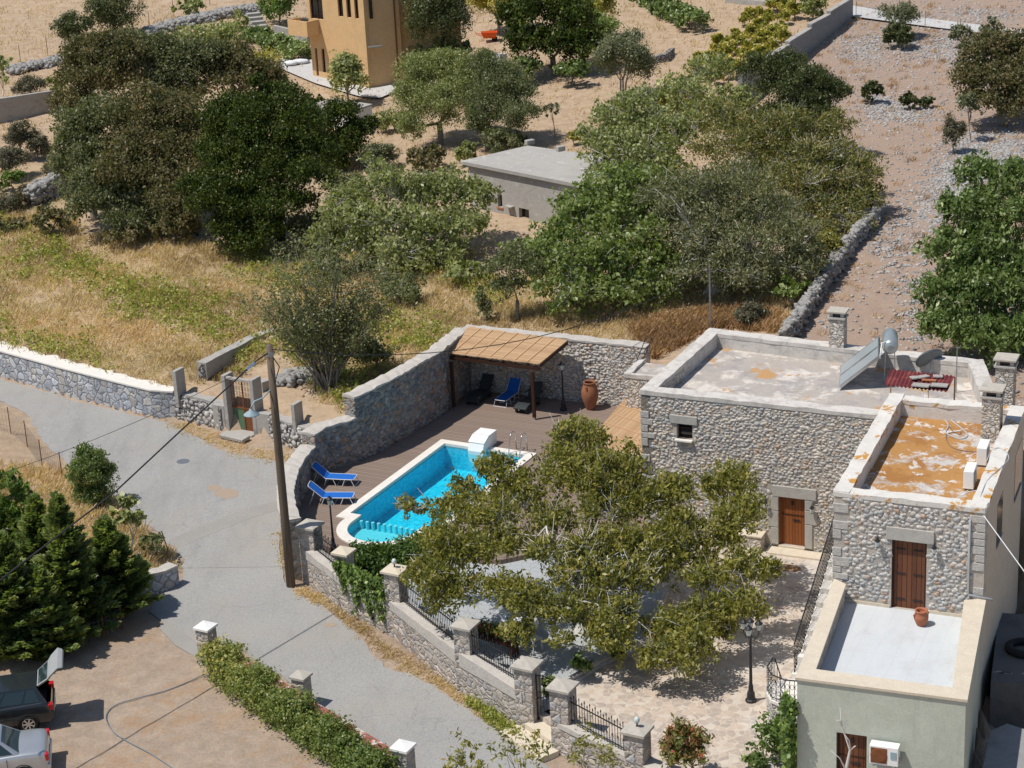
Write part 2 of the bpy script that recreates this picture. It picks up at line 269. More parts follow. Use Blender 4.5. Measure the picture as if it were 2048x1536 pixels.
# the one ground: kinds of soil by attribute (R rubble, G dry meadow, B bare earth)
q = NB('ground'); v = q.pos(); at = q.n('Attribute', attribute_name='soil'); sp = q.n('SeparateColor'); q.l(at.outputs[0], sp.inputs[0])
big = q.noise(v, .25, 6, .65); mid = q.noise(v, 1.6, 6, .7); fin = q.noise(v, 9, 5, .75); vf = q.noise(v, 30, 3, .8)
earth = q.mix(big, (.35, .265, .20), (.46, .37, .29)); earth = q.mix(.8, earth, q.ramp(mid, [(.3, .74), (.7, 1.15)]), 'MULTIPLY'); earth = q.mix(q.ramp(q.noise(v, .55, 6, .75), [(.5, 0.), (.62, .7)]), earth, (.40, .26, .155))
mead = q.ramp(mid, [(.25, (.30, .21, .13)), (.42, (.42, .31, .19)), (.6, (.50, .38, .24)), (.8, (.42, .29, .17))])
mead = q.mix(q.ramp(big, [(.48, 0.), (.62, .55)]), mead, (.20, .19, .075))
pale = q.ramp(mid, [(.3, (.36, .26, .175)), (.5, (.455, .34, .235)), (.7, (.52, .405, .29))]); pale = q.mix(q.ramp(q.noise(q.pos(scale=(.25, 1.6, 1)), 1.2, 6, .75), [(.5, 0.), (.7, .35)]), pale, (.42, .27, .15))
rub = q.mix(mid, (.32, .235, .18), (.42, .315, .25)); rc = q.vor(q.warp(v, 5, .1), 9, out=1); rs = q.n('SeparateColor'); q.l(rc, rs.inputs[0]); red = q.vor(q.warp(v, 5, .1), 9, 'DISTANCE_TO_EDGE')
stone = q.ramp(rs.outputs[0], [(0, (.34, .34, .35)), (.5, (.45, .44, .43)), (.8, (.52, .50, .48))], 'CONSTANT')
smask = q.math('MULTIPLY', q.ramp(q.math('ADD', rs.outputs[1], q.math('MULTIPLY', big, .9)), [(1.12, 0.), (1.17, 1.)]), q.ramp(red, [(.02, 0.), (.05, 1.)])); rub = q.mix(smask, rub, stone)
col = q.mix(sp.outputs[2], pale, earth); col = q.mix(sp.outputs[1], col, mead); col = q.mix(sp.outputs[0], col, rub)
col = q.mix(.6, col, q.ramp(fin, [(.28, .66), (.5, 1.), (.75, 1.2)]), 'MULTIPLY'); q.bump(q.math('ADD', fin, q.math('MULTIPLY', vf, .5)), .7, .06); q.base(col, .95, .08)
# water and pool tiles
q = NB('pool_tile'); v = q.pos(); fr = q.vor(v, 12, rnd=.15, out=1); fs = q.n('SeparateColor'); q.l(fr, fs.inputs[0]); q.base(q.mix(fs.outputs[0], (.01, .44, .64), (.05, .68, .84)), .4, .3)
q = NB('pool_step_tile'); v = q.pos(); q.base(q.mix(q.noise(v, 20, 3), (.10, .55, .66), (.24, .68, .74)), .4, .3)
q = NB('pool_water'); t = q.t; t.nodes.remove(q.b); tr = q.n('BsdfTransparent'); tr.inputs[0].default_value = (.72, .97, .99, 1); gl = q.n('BsdfGlossy'); gl.inputs['Roughness'].default_value = .03
fre = q.n('Fresnel'); fre.inputs[0].default_value = 1.33; v = q.pos(); bp = q.n('Bump'); bp.inputs['Strength'].default_value = .5; bp.inputs['Distance'].default_value = .06
hh = q.math('ADD', q.noise(v, 5, 3, .5, 1.), q.math('MULTIPLY', q.vor(q.warp(v, 3, .3), 5, 'SMOOTH_F1'), .6)); q.l(hh, bp.inputs['Height']); q.l(bp.outputs[0], gl.inputs['Normal']); q.l(bp.outputs[0], fre.inputs['Normal'])
mx = q.n('MixShader'); q.l(fre.outputs[0], mx.inputs[0]); q.l(tr.outputs[0], mx.inputs[1]); q.l(gl.outputs[0], mx.inputs[2]); q.l(mx.outputs[0], q.out.inputs[0])
def leafmat(name, cols, trans=.35, rough=.42):
    q = NB(name); lf = 1.0 if rough > .7 else 1.32; cols = [(p, tuple(min(.8, x * lf * (1.0 + .25 * (i == len(cols) - 1))) for x in c)) for i, (p, c) in enumerate(cols)]; at = q.n('Attribute', attribute_name='tint'); col = q.ramp(at.outputs['Fac'], cols)  # last tint stop lifted: sun glints on leaves put into the colour
    q.base(col, rough, (.2 if 'dark' in name or 'oak' in name else .4) if rough < .7 else .1); tl = q.n('BsdfTranslucent'); q.l(q.mix(1., col, (1.6, 1.7, .7), 'MULTIPLY'), tl.inputs[0]); mx = q.n('MixShader'); mx.inputs[0].default_value = trans
    q.l(q.b.outputs[0], mx.inputs[1]); q.l(tl.outputs[0], mx.inputs[2]); q.l(mx.outputs[0], q.out.inputs[0])
leafmat('leaf_oak', [(0, (.06, .065, .025)), (.45, (.10, .10, .042)), (.8, (.155, .125, .065)), (1, (.21, .14, .08))], .25)
leafmat('leaf_oak_gray', [(0, (.06, .07, .03)), (.45, (.105, .12, .055)), (.8, (.16, .165, .085)), (1, (.22, .19, .11))], .25)
leafmat('leaf_dark', [(0, (.018, .03, .007)), (.6, (.042, .06, .011)), (1, (.10, .12, .02))], .2)
leafmat('leaf_juniper', [(0, (.03, .045, .015)), (.6, (.06, .075, .022)), (1, (.10, .10, .035))], .2)
leafmat('leaf_fig', [(0, (.11, .13, .045)), (.5, (.19, .21, .08)), (.9, (.30, .31, .14)), (1, (.38, .36, .19))], .3)
leafmat('leaf_thicket', [(0, (.08, .115, .028)), (.5, (.14, .18, .05)), (.9, (.22, .255, .09)), (1, (.30, .30, .13))], .3)
leafmat('leaf_gray', [(0, (.075, .095, .04)), (.5, (.12, .14, .06)), (.9, (.18, .18, .09)), (1, (.24, .19, .11))], .3)
leafmat('leaf_walnut', [(0, (.06, .075, .018)), (.4, (.14, .142, .03)), (.75, (.235, .215, .048)), (.92, (.31, .27, .08)), (1, (.30, .18, .08))], .3)
leafmat('leaf_grove', [(0, (.075, .085, .04)), (.45, (.13, .14, .065)), (.8, (.19, .19, .095)), (1, (.27, .21, .13))], .3)
leafmat('leaf_rusty', [(0, (.07, .085, .025)), (.4, (.13, .14, .04)), (.75, (.20, .185, .06)), (1, (.34, .20, .10))], .3)
leafmat('leaf_laurel', [(0, (.055, .085, .022)), (.5, (.10, .145, .04)), (.85, (.18, .225, .08)), (1, (.36, .38, .20))], .25, .4)
leafmat('leaf_yellow', [(0, (.14, .16, .03)), (.5, (.25, .24, .05)), (1, (.38, .31, .09))], .3)
leafmat('leaf_cypress', [(0, (.045, .07, .025)), (.5, (.115, .155, .055)), (.9, (.23, .265, .095)), (1, (.33, .33, .13))], .4)
leafmat('leaf_olive', [(0, (.06, .075, .035)), (.6, (.11, .12, .06)), (1, (.18, .18, .10))], .2)
leafmat('leaf_vivid', [(0, (.04, .075, .014)), (.5, (.08, .13, .026)), (1, (.17, .22, .055))], .3)
leafmat('leaf_red', [(0, (.09, .11, .03)), (.4, (.14, .15, .04)), (.75, (.20, .11, .05)), (1, (.42, .10, .05))], .3)
leafmat('leaf_hedge', [(0, (.07, .11, .025)), (.5, (.13, .165, .04)), (.85, (.25, .255, .075)), (1, (.42, .33, .12))], .3)
leafmat('leaf_shrub', [(0, (.05, .055, .03)), (.6, (.09, .085, .05)), (1, (.15, .12, .08))], .2)
leafmat('grass_dry', [(0, (.36, .26, .16)), (.35, (.54, .41, .27)), (.7, (.70, .57, .41)), (1, (.50, .34, .22))], .3, .8)
leafmat('grass_red', [(0, (.33, .20, .12)), (.5, (.45, .29, .17)), (1, (.55, .39, .24))], .25, .8)
leafmat('weed_green', [(0, (.12, .15, .03)), (.5, (.21, .23, .05)), (1, (.32, .30, .09))], .35)
plain('bark', (.27, .24, .205), .9, var=.3); plain('bark_pale', (.64, .61, .57), .9, var=.2); plain('bark_dark', (.06, .05, .04), .9, var=.3)
# ---------------------------------------------------------------- mesh building
class MB:
    def __init__(s): s.v = []; s.f = []
    def add(s, vs, fs):
        k = len(s.v); s.v += [tuple(map(float, p)) for p in vs]; s.f += [tuple(i + k for i in f) for f in fs]; return s
    def prism(s, poly, z0, z1):
        """poly 2D (or with own z list) extruded vertically"""
        n = len(poly); A = sum(poly[i][0] * poly[(i + 1) % n][1] - poly[(i + 1) % n][0] * poly[i][1] for i in range(n))
        if A < 0: poly = poly[::-1]
        zz0 = z0 if hasattr(z0, '__len__') else [z0] * n; zz1 = z1 if hasattr(z1, '__len__') else [z1] * n
        if A < 0 and hasattr(z1, '__len__'): zz1 = zz1[::-1]
        if A < 0 and hasattr(z0, '__len__'): zz0 = zz0[::-1]
        return s.add([(p[0], p[1], a) for p, a in zip(poly, zz0)] + [(p[0], p[1], a) for p, a in zip(poly, zz1)],
                     [tuple(range(n))[::-1], tuple(range(n, 2 * n))] + [(i, (i + 1) % n, n + (i + 1) % n, n + i) for i in range(n)])
    def box(s, c, d, rz=0, M=None):
        x, y, z = [k / 2 for k in d]; R = M or Matrix.Rotation(rz, 3, 'Z')
        vs = [Vector(c) + R @ Vector((a * x, b_ * y, e * z)) for a, b_, e in ((-1, -1, -1), (1, -1, -1), (1, 1, -1), (-1, 1, -1), (-1, -1, 1), (1, -1, 1), (1, 1, 1), (-1, 1, 1))]
        return s.add(vs, [(3, 2, 1, 0), (4, 5, 6, 7), (0, 1, 5, 4), (1, 2, 6, 5), (2, 3, 7, 6), (3, 0, 4, 7)])
    def beam(s, a, b_, wd, ht=None):
        a = Vector(a); b_ = Vector(b_); d = b_ - a; L = d.length
        q_ = d.to_track_quat('X', 'Z').to_matrix(); return s.box((a + b_) / 2, (L, wd, ht or wd), M=q_)
    def tube(s, pts, r, n=6, cap=True):
        pts = [Vector(p) for p in pts]; rs = r if hasattr(r, '__len__') else [r] * len(pts); k0 = len(s.v); up = Vector((0, 0, 1)); u = None
        for i, p in enumerate(pts):
            d = (pts[min(i + 1, len(pts) - 1)] - pts[max(i - 1, 0)]).normalized()
            if u is None: u = d.cross(up) if abs(d.z) < .95 else d.cross(Vector((1, 0, 0)))
            u = (u - d * u.dot(d)).normalized(); v_ = d.cross(u)
            for j in range(n):
                a = 2 * math.pi * j / n; s.v.append(tuple(p + (u * math.cos(a) + v_ * math.sin(a)) * rs[i]))
        for i in range(len(pts) - 1):
            for j in range(n): s.f.append((k0 + i * n + j, k0 + i * n + (j + 1) % n, k0 + (i + 1) * n + (j + 1) % n, k0 + (i + 1) * n + j))
        if cap: s.f.append(tuple(k0 + j for j in range(n))[::-1]); s.f.append(tuple(k0 + (len(pts) - 1) * n + j for j in range(n)))
        return s
    def lathe(s, prof, c=(0, 0, 0), n=20, cap=True):
        k0 = len(s.v)
        for r, z in prof:
            for j in range(n):
                a = 2 * math.pi * j / n; s.v.append((c[0] + r * math.cos(a), c[1] + r * math.sin(a), c[2] + z))
        for i in range(len(prof) - 1):
            for j in range(n): s.f.append((k0 + i * n + j, k0 + i * n + (j + 1) % n, k0 + (i + 1) * n + (j + 1) % n, k0 + (i + 1) * n + j))
        if cap: s.f.append(tuple(k0 + j for j in range(n))[::-1]); s.f.append(tuple(k0 + (len(prof) - 1) * n + j for j in range(n)))
        return s
    def sheet(s, poly3): return s.add(poly3, [tuple(range(len(poly3)))])
def link(name, me, mat, parent=None, org=None, smooth=False):
    ob = bpy.data.objects.new(name, me); COL.objects.link(ob)
    if mat: me.materials.append(MATS[mat])
    if parent is not None: ob.parent = parent
    if org is not None: ob.location = org
    if smooth: me.polygons.foreach_set('use_smooth', [True] * len(me.polygons))
    return ob
def wo(ob):   # world origin of a parent (no rotations used for world-built things)
    p = Vector((0, 0, 0))
    while ob is not None: p += ob.location; ob = ob.parent
    return p
def mk(name, mb, mat, parent=None, local=False, smooth=False, bevel=0):
    """one mesh object; mb in world coordinates unless local"""
    V = np.array(mb.v, float)
    if local: org = Vector((0, 0, 0)); rel = org
    else:
        lo, hi = V.min(0), V.max(0)
        org = Vector(((lo[0] + hi[0]) / 2, (lo[1] + hi[1]) / 2, lo[2])); rel = org - (wo(parent) if parent is not None else Vector((0, 0, 0)))
    me = bpy.data.meshes.new(name); me.from_pydata([tuple(p) for p in V - np.array(org)], [], mb.f); me.update()
    ob = link(name, me, mat, parent, rel, smooth)
    if bevel:
        bv = ob.modifiers.new('bevel', 'BEVEL'); bv.width = bevel; bv.segments = 2; bv.limit_method = 'ANGLE'; bv.angle_limit = rad(40)
    return ob
def tag(ob, label=None, cat=None, group=None, kind=None):
    if label: ob['label'] = label
    if cat: ob['category'] = cat
    if group: ob['group'] = group
    if kind: ob['kind'] = kind
    return ob
def thing(name, label, cat, loc, rz=0, group=None):
    e = bpy.data.objects.new(name, None); COL.objects.link(e); e.location = loc; e.rotation_euler = (0, 0, rz); e.empty_display_size = .3
    return tag(e, label, cat, group)
def dup(root, loc, rz=None, label=None, group=None, scale=None):
    c = root.copy(); COL.objects.link(c); c.location = loc
    if rz is not None: c.rotation_euler = (0, 0, rz)
    if scale is not None: c.scale = (scale,) * 3
    if label: c['label'] = label
    if group: c['group'] = group
    for ch in list(root.children):
        d = ch.copy(); COL.objects.link(d); d.parent = c
        for g in list(ch.children):
            e = g.copy(); COL.objects.link(e); e.parent = d
    return c
def struct(name, mb, mat, **kw): return tag(mk(name, mb, mat, **kw), kind='structure')
def dens(pts, step):
    out = []
    for i in range(len(pts) - 1):
        a = np.array(pts[i], float); b_ = np.array(pts[i + 1], float); n = max(1, int(np.linalg.norm(b_[:2] - a[:2]) / step))
        for k in range(n): out.append(a + (b_ - a) * k / n)
    out.append(np.array(pts[-1], float)); return out
def wallstrip(mb, line, o0, o1, zb, zt, rough=0, step=.5, rnd=random):
    """solid strip between offsets o0 and o1 (to the left of line); line points may carry their own top"""
    pts = dens([(p[0], p[1], p[2] if len(p) > 2 else zt) for p in line], step) if step else [np.array((p[0], p[1], p[2] if len(p) > 2 else zt)) for p in line]
    A = offs(pts, o0); B = offs(pts, o1); n = len(pts); vs = []
    for i in range(n):
        j1 = rnd.uniform(-rough, rough) if rough else 0; j2 = rnd.uniform(-rough, rough) if rough else 0
        h = pts[i][2]; zb_ = zb
        a = A[i] + (np.array([rnd.uniform(-1, 1), rnd.uniform(-1, 1)]) * rough * .6 if rough and 0 < i < n - 1 else 0); b_ = B[i] + (np.array([rnd.uniform(-1, 1), rnd.uniform(-1, 1)]) * rough * .6 if rough and 0 < i < n - 1 else 0)
        vs += [(a[0], a[1], zb_), (b_[0], b_[1], zb_), (b_[0], b_[1], h + j2), (a[0], a[1], h + j1)]
    fs = [(0, 1, 2, 3), tuple(4 * (n - 1) + k for k in (3, 2, 1, 0))]
    for i in range(n - 1):
        a = 4 * i
        for k in range(4): fs.append((a + k, a + 4 + k, a + 4 + (k + 1) % 4, a + (k + 1) % 4))
    mb.add(vs, [f[::-1] for f in fs] if o1 > o0 else fs); return mb
# ---------------------------------------------------------------- leaf meshes (numpy)
def quads(name, V, n, mat, tint, parent=None, loc=None):
    """V: (n*4,3) corners; tint per quad"""
    me = bpy.data.meshes.new(name); me.vertices.add(n * 4); me.vertices.foreach_set('co', V.astype(np.float32).ravel())
    me.loops.add(n * 4); me.loops.foreach_set('vertex_index', np.arange(n * 4, dtype=np.int32))
    me.polygons.add(n); me.polygons.foreach_set('loop_start', np.arange(0, n * 4, 4, dtype=np.int32)); me.polygons.foreach_set('loop_total', np.full(n, 4, np.int32))
    me.update(calc_edges=True)
    a = me.attributes.new('tint', 'FLOAT', 'FACE'); a.data.foreach_set('value', tint.astype(np.float32))
    return link(name, me, mat, parent, loc)
def rndunit(R, n):
    v = R.normal(size=(n, 3)); return v / np.linalg.norm(v, axis=1)[:, None]
def leafquads(R, C, size, aspect=.5, nrm=None, jit=.9, droop=0):
    n = len(C); N = rndunit(R, n) * jit
    if nrm is not None: N = N + nrm
    N /= np.linalg.norm(N, axis=1)[:, None] + 1e-9
    A = np.cross(N, rndunit(R, n)); A[:, 2] -= droop; A /= np.linalg.norm(A, axis=1)[:, None] + 1e-9
    B = np.cross(N, A); B /= np.linalg.norm(B, axis=1)[:, None] + 1e-9
    L = (size * R.uniform(.45, 1.45, n))[:, None]; W = L * aspect
    V = np.empty((n, 4, 3)); V[:, 0] = C - A * L / 2; V[:, 1] = C + B * W / 2; V[:, 2] = C + A * L / 2; V[:, 3] = C - B * W / 2
    return V.reshape(-1, 3)
def crown_pts(R, rx, ry, rz, nlobe, nclump, per, lobe=.36, csz=.16, flat=.85, cut=-.55, hollow=.55):
    """leaf centres, outward normals, clump ids. lobes over an ellipsoid, small clumps over the lobes"""
    d = rndunit(R, nlobe * 4); d = d[d[:, 2] > cut][:nlobe]
    rr = R.uniform(hollow, .80, len(d)); L = d * rr[:, None]
    L = np.vstack([L, [[0, 0, 0]]]); lr = R.uniform(.7, 1.25, len(L)) * lobe; lr[-1] *= 1.3
    li = R.integers(0, len(L), nclump); cdn = rndunit(R, nclump); cdn[:, 2] = np.abs(cdn[:, 2]) * np.where(R.uniform(size=nclump) < .74, 1, -1)
    cp = L[li] + cdn * (lr[li] * R.uniform(.55, 1.08, nclump))[:, None]
    cp[:, 2] *= flat if flat else 1
    n = nclump * per; ci = np.repeat(np.arange(nclump), per)
    S = np.array([rx, ry, rz]); cs = csz * R.uniform(.6, 1.5, nclump) * (rx + ry + rz) / 3
    C = cp[ci] * S + R.normal(size=(n, 3)) * (cs[ci] * .55)[:, None]
    Nn = cdn[ci] * .7 + cp[ci] * .3 + np.array([0, 0, .35])
    return C, Nn, ci, cp * S
KIND = dict(  # leaf material, leaf size, aspect, lobes, clump size, bark, branch visibility
    oak=('leaf_oak', .17, .6, 26, .13, 'bark', .3), dark=('leaf_dark', .15, .55, 30, .10, 'bark_dark', .1), juniper=('leaf_juniper', .15, .4, 20, .14, 'bark_dark', .3),
    fig=('leaf_fig', .25, .7, 24, .13, 'bark_pale', .6), gray=('leaf_gray', .15, .5, 16, .16, 'bark', .7), walnut=('leaf_walnut', .22, .42, 26, .115, 'bark_pale', 1.),
    laurel=('leaf_laurel', .24, .45, 22, .12, 'bark', .4), yellow=('leaf_yellow', .2, .55, 9, .2, 'bark', .6), cypress=('leaf_cypress', .17, .35, 26, .12, 'bark_dark', .2),
    olive=('leaf_olive', .14, .4, 16, .15, 'bark', .6), vivid=('leaf_vivid', .16, .6, 12, .15, 'bark', .3), red=('leaf_red', .17, .4, 14, .16, 'bark', .4), shrub=('leaf_shrub', .11, .4, 12, .16, 'bark', .3), hedge=('leaf_hedge', .13, .6, 12, .16, 'bark', .2))
def branch_mesh(R, root, crown_c, S, tips, ntip, r0, nstem=1, bend=.15, twigs=True):
    mb = MB(); rnd = random.Random(int(R.integers(1e9)))
    root = np.array(root, float); crown_c = np.array(crown_c, float)
    sel = tips[R.choice(len(tips), min(ntip, len(tips)), replace=False)]
    for sidx in range(nstem):
        off = np.array([rnd.uniform(-1, 1), rnd.uniform(-1, 1), 0]) * (.12 * S[0] if nstem > 1 else 0)
        fork = root + (crown_c - root) * .55 + off * 1.5 - np.array([0, 0, S[2] * .15])
        rs = r0 / math.sqrt(nstem); mid = (root + off + fork) / 2 + np.array([rnd.uniform(-1, 1), rnd.uniform(-1, 1), 0]) * bend * S[0] * .4
        mb.tube([root + off - np.array([0, 0, .3]), root + off, mid, fork], [rs * 1.35, rs * 1.1, rs * .9, rs * .75], 8)
        mine = sel[sidx::nstem]
        nl = max(2, len(mine) // 5); mains = mine[:nl]; ends = []
        for tpt in mains:
            e = crown_c + tpt * .72; m1 = fork + (e - fork) * .4 + np.array([rnd.uniform(-1, 1), rnd.uniform(-1, 1), rnd.uniform(-.3, .8)]) * S[0] * .12
            m2 = fork + (e - fork) * .75 + np.array([rnd.uniform(-1, 1), rnd.uniform(-1, 1), rnd.uniform(-.5, .5)]) * S[0] * .10
            mb.tube([fork, m1, m2, e], [rs * .55, rs * .42, rs * .30, rs * .16], 5); ends += [(m1, rs * .28), (m2, rs * .22), (e, rs * .15)]
        if twigs:
            for tpt in mine[nl:]:
                e = crown_c + tpt * 1.0; st, r_ = min(ends, key=lambda q_: np.linalg.norm(q_[0] - e)) if ends else (fork, rs * .3)
                m1 = st + (e - st) * .35 + np.array([rnd.uniform(-1, 1), rnd.uniform(-1, 1), rnd.uniform(-.2, .6)]) * S[0] * .06
                m2 = st + (e - st) * .7 + np.array([rnd.uniform(-1, 1), rnd.uniform(-1, 1), rnd.uniform(-.6, .3)]) * S[0] * .05
                mb.tube([st, m1, m2, e], [r_ * .8, r_ * .55, r_ * .35, r_ * .12], 4)
    return mb
def tree(name, label, kind, base, box_, seed, cat='tree', group=None, dens_=1., ground=None, ntip=None, nstem=1, r0=None, depth=None, leaf=None, hollow=.55, cut=-.55, lift=0, lobe=.36, mat=None, csz=None):
    R = np.random.default_rng(seed); lm, ls, asp, nl, cs, bark, vis = KIND[kind]; lm = mat or lm; cs = csz or cs
    g = np.array(ground) if ground is not None else G(*base)
    x0, y0, x1, y1 = box_; Yc = depth or g[1]; c = PY((x0 + x1) / 2, (y0 + y1) / 2, Yc); sc = pix(c)[2]
    r = (x1 - x0) / 2 / sc; e = (y1 - y0) / 2 / sc; th = math.asin(min(.9, (CAM_H - c[2]) / np.linalg.norm(c - CAMP)))
    ry = r * .9; hz = math.sqrt(max(e * e - (ry * math.sin(th)) ** 2, (e * .4) ** 2)) / math.cos(th)
    r *= .97; hz *= .97
    root = thing(name, label, cat, tuple(g), group=group)
    ls = (leaf or ls) * max(1., 42 / sc) ** .3
    area = 4 * math.pi * ((r * ry) ** 1.6 / 3 + 2 * (r * hz) ** 1.6 / 3) ** (1 / 1.6)
    n = int(area * dens_ * 4.0 / (ls * ls * asp)); n = min(max(n, 500), 130000); per = 22; ncl = max(12, n // per)
    C, Nn, ci, cp = crown_pts(R, r, ry, hz, nl, ncl, per, lobe, cs, 1.0, cut, hollow)
    C = C + (c - g); ok = C[:, 2] > .03; C = C[ok]; Nn = Nn[ok]; ci = ci[ok]
    tint = np.clip(R.uniform(size=ncl)[ci] * .55 + R.uniform(size=len(C)) * .5, 0, 1)
    V = leafquads(R, C, ls, asp, Nn, 1.0, .2)
    quads('crown', V, len(C), lm, tint, root, (0, 0, 0))
    mb = branch_mesh(R, (0, 0, 0), c - g, (r, ry, hz), cp, ntip if ntip is not None else int(10 + 60 * vis), r0 or max(.03, .055 * r), nstem)
    mk('trunk', mb, bark, root, local=True, smooth=True)
    return root
# stones standing proud of rubble masonry: real relief
def relief(parent, segs, mat, sx, sz_, pro, seed, name='stonework', holes=()):
    """segs: (a, b, z0, z1a, z1b, outward normal); holes in the first segment's (u0,u1,z0,z1)"""
    R = np.random.default_rng(seed); Ps, Us, Ns = [], [], []
    for k, (a, b_, z0, z1a, z1b, nn) in enumerate(segs):
        a = np.array(a[:2], float); b_ = np.array(b_[:2], float); L = np.linalg.norm(b_ - a); d = (b_ - a) / L; nz = int((max(z1a, z1b) - z0) / sz_)
        for r_ in range(nz):
            nx = max(1, int(L / sx)); u = (np.arange(nx) + .5 + (.5 if r_ % 2 else 0)) * L / nx + R.normal(size=nx) * sx * .22; z = z0 + (r_ + .5) * sz_ + R.normal(size=nx) * sz_ * .22
            ok = (u > .03) & (u < L - .03) & (z < z1a + (z1b - z1a) * u / L - .03) & (R.uniform(size=nx) > .06)
            if k == 0:
                for h in holes: ok &= ~((u > h[0] - .07) & (u < h[1] + .07) & (z > h[2] - .05) & (z < h[3] + .05))
            for uu, zz in zip(u[ok], z[ok]): Ps.append((*(a + d * uu), zz)); Us.append(d); Ns.append(nn)
    Pp = np.array(Ps); D = np.array(Us); N = np.array(Ns, float); N /= np.linalg.norm(N, axis=1)[:, None]; n = len(Pp); t = (1 + 5 ** .5) / 2
    ic = E_([(-1, t, 0), (1, t, 0), (-1, -t, 0), (1, -t, 0), (0, -1, t), (0, 1, t), (0, -1, -t), (0, 1, -t), (t, 0, -1), (t, 0, 1), (-t, 0, -1), (-t, 0, 1)]) / 1.9
    fc = np.array([(0, 11, 5), (0, 5, 1), (0, 1, 7), (0, 7, 10), (0, 10, 11), (1, 5, 9), (5, 11, 4), (11, 10, 2), (10, 7, 6), (7, 1, 8), (3, 9, 4), (3, 4, 2), (3, 2, 6), (3, 6, 8), (3, 8, 9), (4, 9, 5), (2, 4, 11), (6, 2, 10), (8, 6, 7), (9, 8, 1)])
    an = R.normal(size=n) * .35; V = ic[None] * (1 + R.uniform(-.42, .25, (n, 12, 1))); s0 = R.uniform(.72, 1.45, n); x = V[..., 0] * (s0 * sx * .58)[:, None]; z = V[..., 2] * (s0 * R.uniform(.8, 1.15, n) * sz_ * .60)[:, None]; y = V[..., 1] * (pro * R.uniform(.6, 1.5, n))[:, None]
    ca, sa = np.cos(an)[:, None], np.sin(an)[:, None]; x, z = x * ca - z * sa, x * sa + z * ca
    W_ = Pp[:, None, :] + np.stack([x * D[:, None, 0] + y * N[:, None, 0], x * D[:, None, 1] + y * N[:, None, 1], z], -1); org = np.array(wo(parent)); W_ = (W_ - org).reshape(-1, 3)
    F_ = (fc[None] + (np.arange(n) * 12)[:, None, None]).reshape(-1, 3); me = bpy.data.meshes.new(name); me.vertices.add(len(W_)); me.vertices.foreach_set('co', W_.astype(np.float32).ravel()); m_ = len(F_)
    me.loops.add(m_ * 3); me.loops.foreach_set('vertex_index', F_.astype(np.int32).ravel()); me.polygons.add(m_); me.polygons.foreach_set('loop_start', np.arange(0, m_ * 3, 3, dtype=np.int32)); me.polygons.foreach_set('loop_total', np.full(m_, 3, np.int32)); me.update(calc_edges=True)
    at = me.attributes.new('tint', 'FLOAT', 'FACE'); at.data.foreach_set('value', np.repeat(R.uniform(0, 1, n), 20).astype(np.float32)); return link(name, me, mat, parent)
E_ = np.array
def rockmat(name, stops):
    q = NB(name); at = q.n('Attribute', attribute_name='tint'); col = q.ramp(at.outputs['Fac'], stops, 'CONSTANT'); nz = q.noise(q.pos(), 9, 6, .7); col = q.mix(.8, col, q.ramp(nz, [(.25, .6), (.5, 1.), (.75, 1.35)]), 'MULTIPLY'); q.bump(nz, .6, .03); q.base(col, .92, .12)
rockmat('rock_house', [(0, (.44, .42, .39)), (.18, (.50, .47, .43)), (.36, (.55, .485, .41)), (.5, (.38, .38, .38)), (.64, (.58, .53, .47)), (.8, (.46, .45, .44)), (.93, (.48, .36, .27))])
rockmat('rock_wing', [(0, (.44, .425, .41)), (.2, (.50, .485, .465)), (.4, (.41, .41, .41)), (.6, (.56, .53, .49)), (.78, (.50, .46, .42)), (.94, (.47, .34, .26))])
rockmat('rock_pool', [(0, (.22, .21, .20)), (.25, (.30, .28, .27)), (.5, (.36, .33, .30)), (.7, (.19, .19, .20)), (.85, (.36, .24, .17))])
rockmat('rock_dry', [(0, (.38, .37, .36)), (.3, (.46, .44, .42)), (.6, (.32, .32, .33)), (.85, (.50, .47, .43))])
# ================================================================ GROUND
rnd = random.Random(7); RG = np.random.default_rng(11)
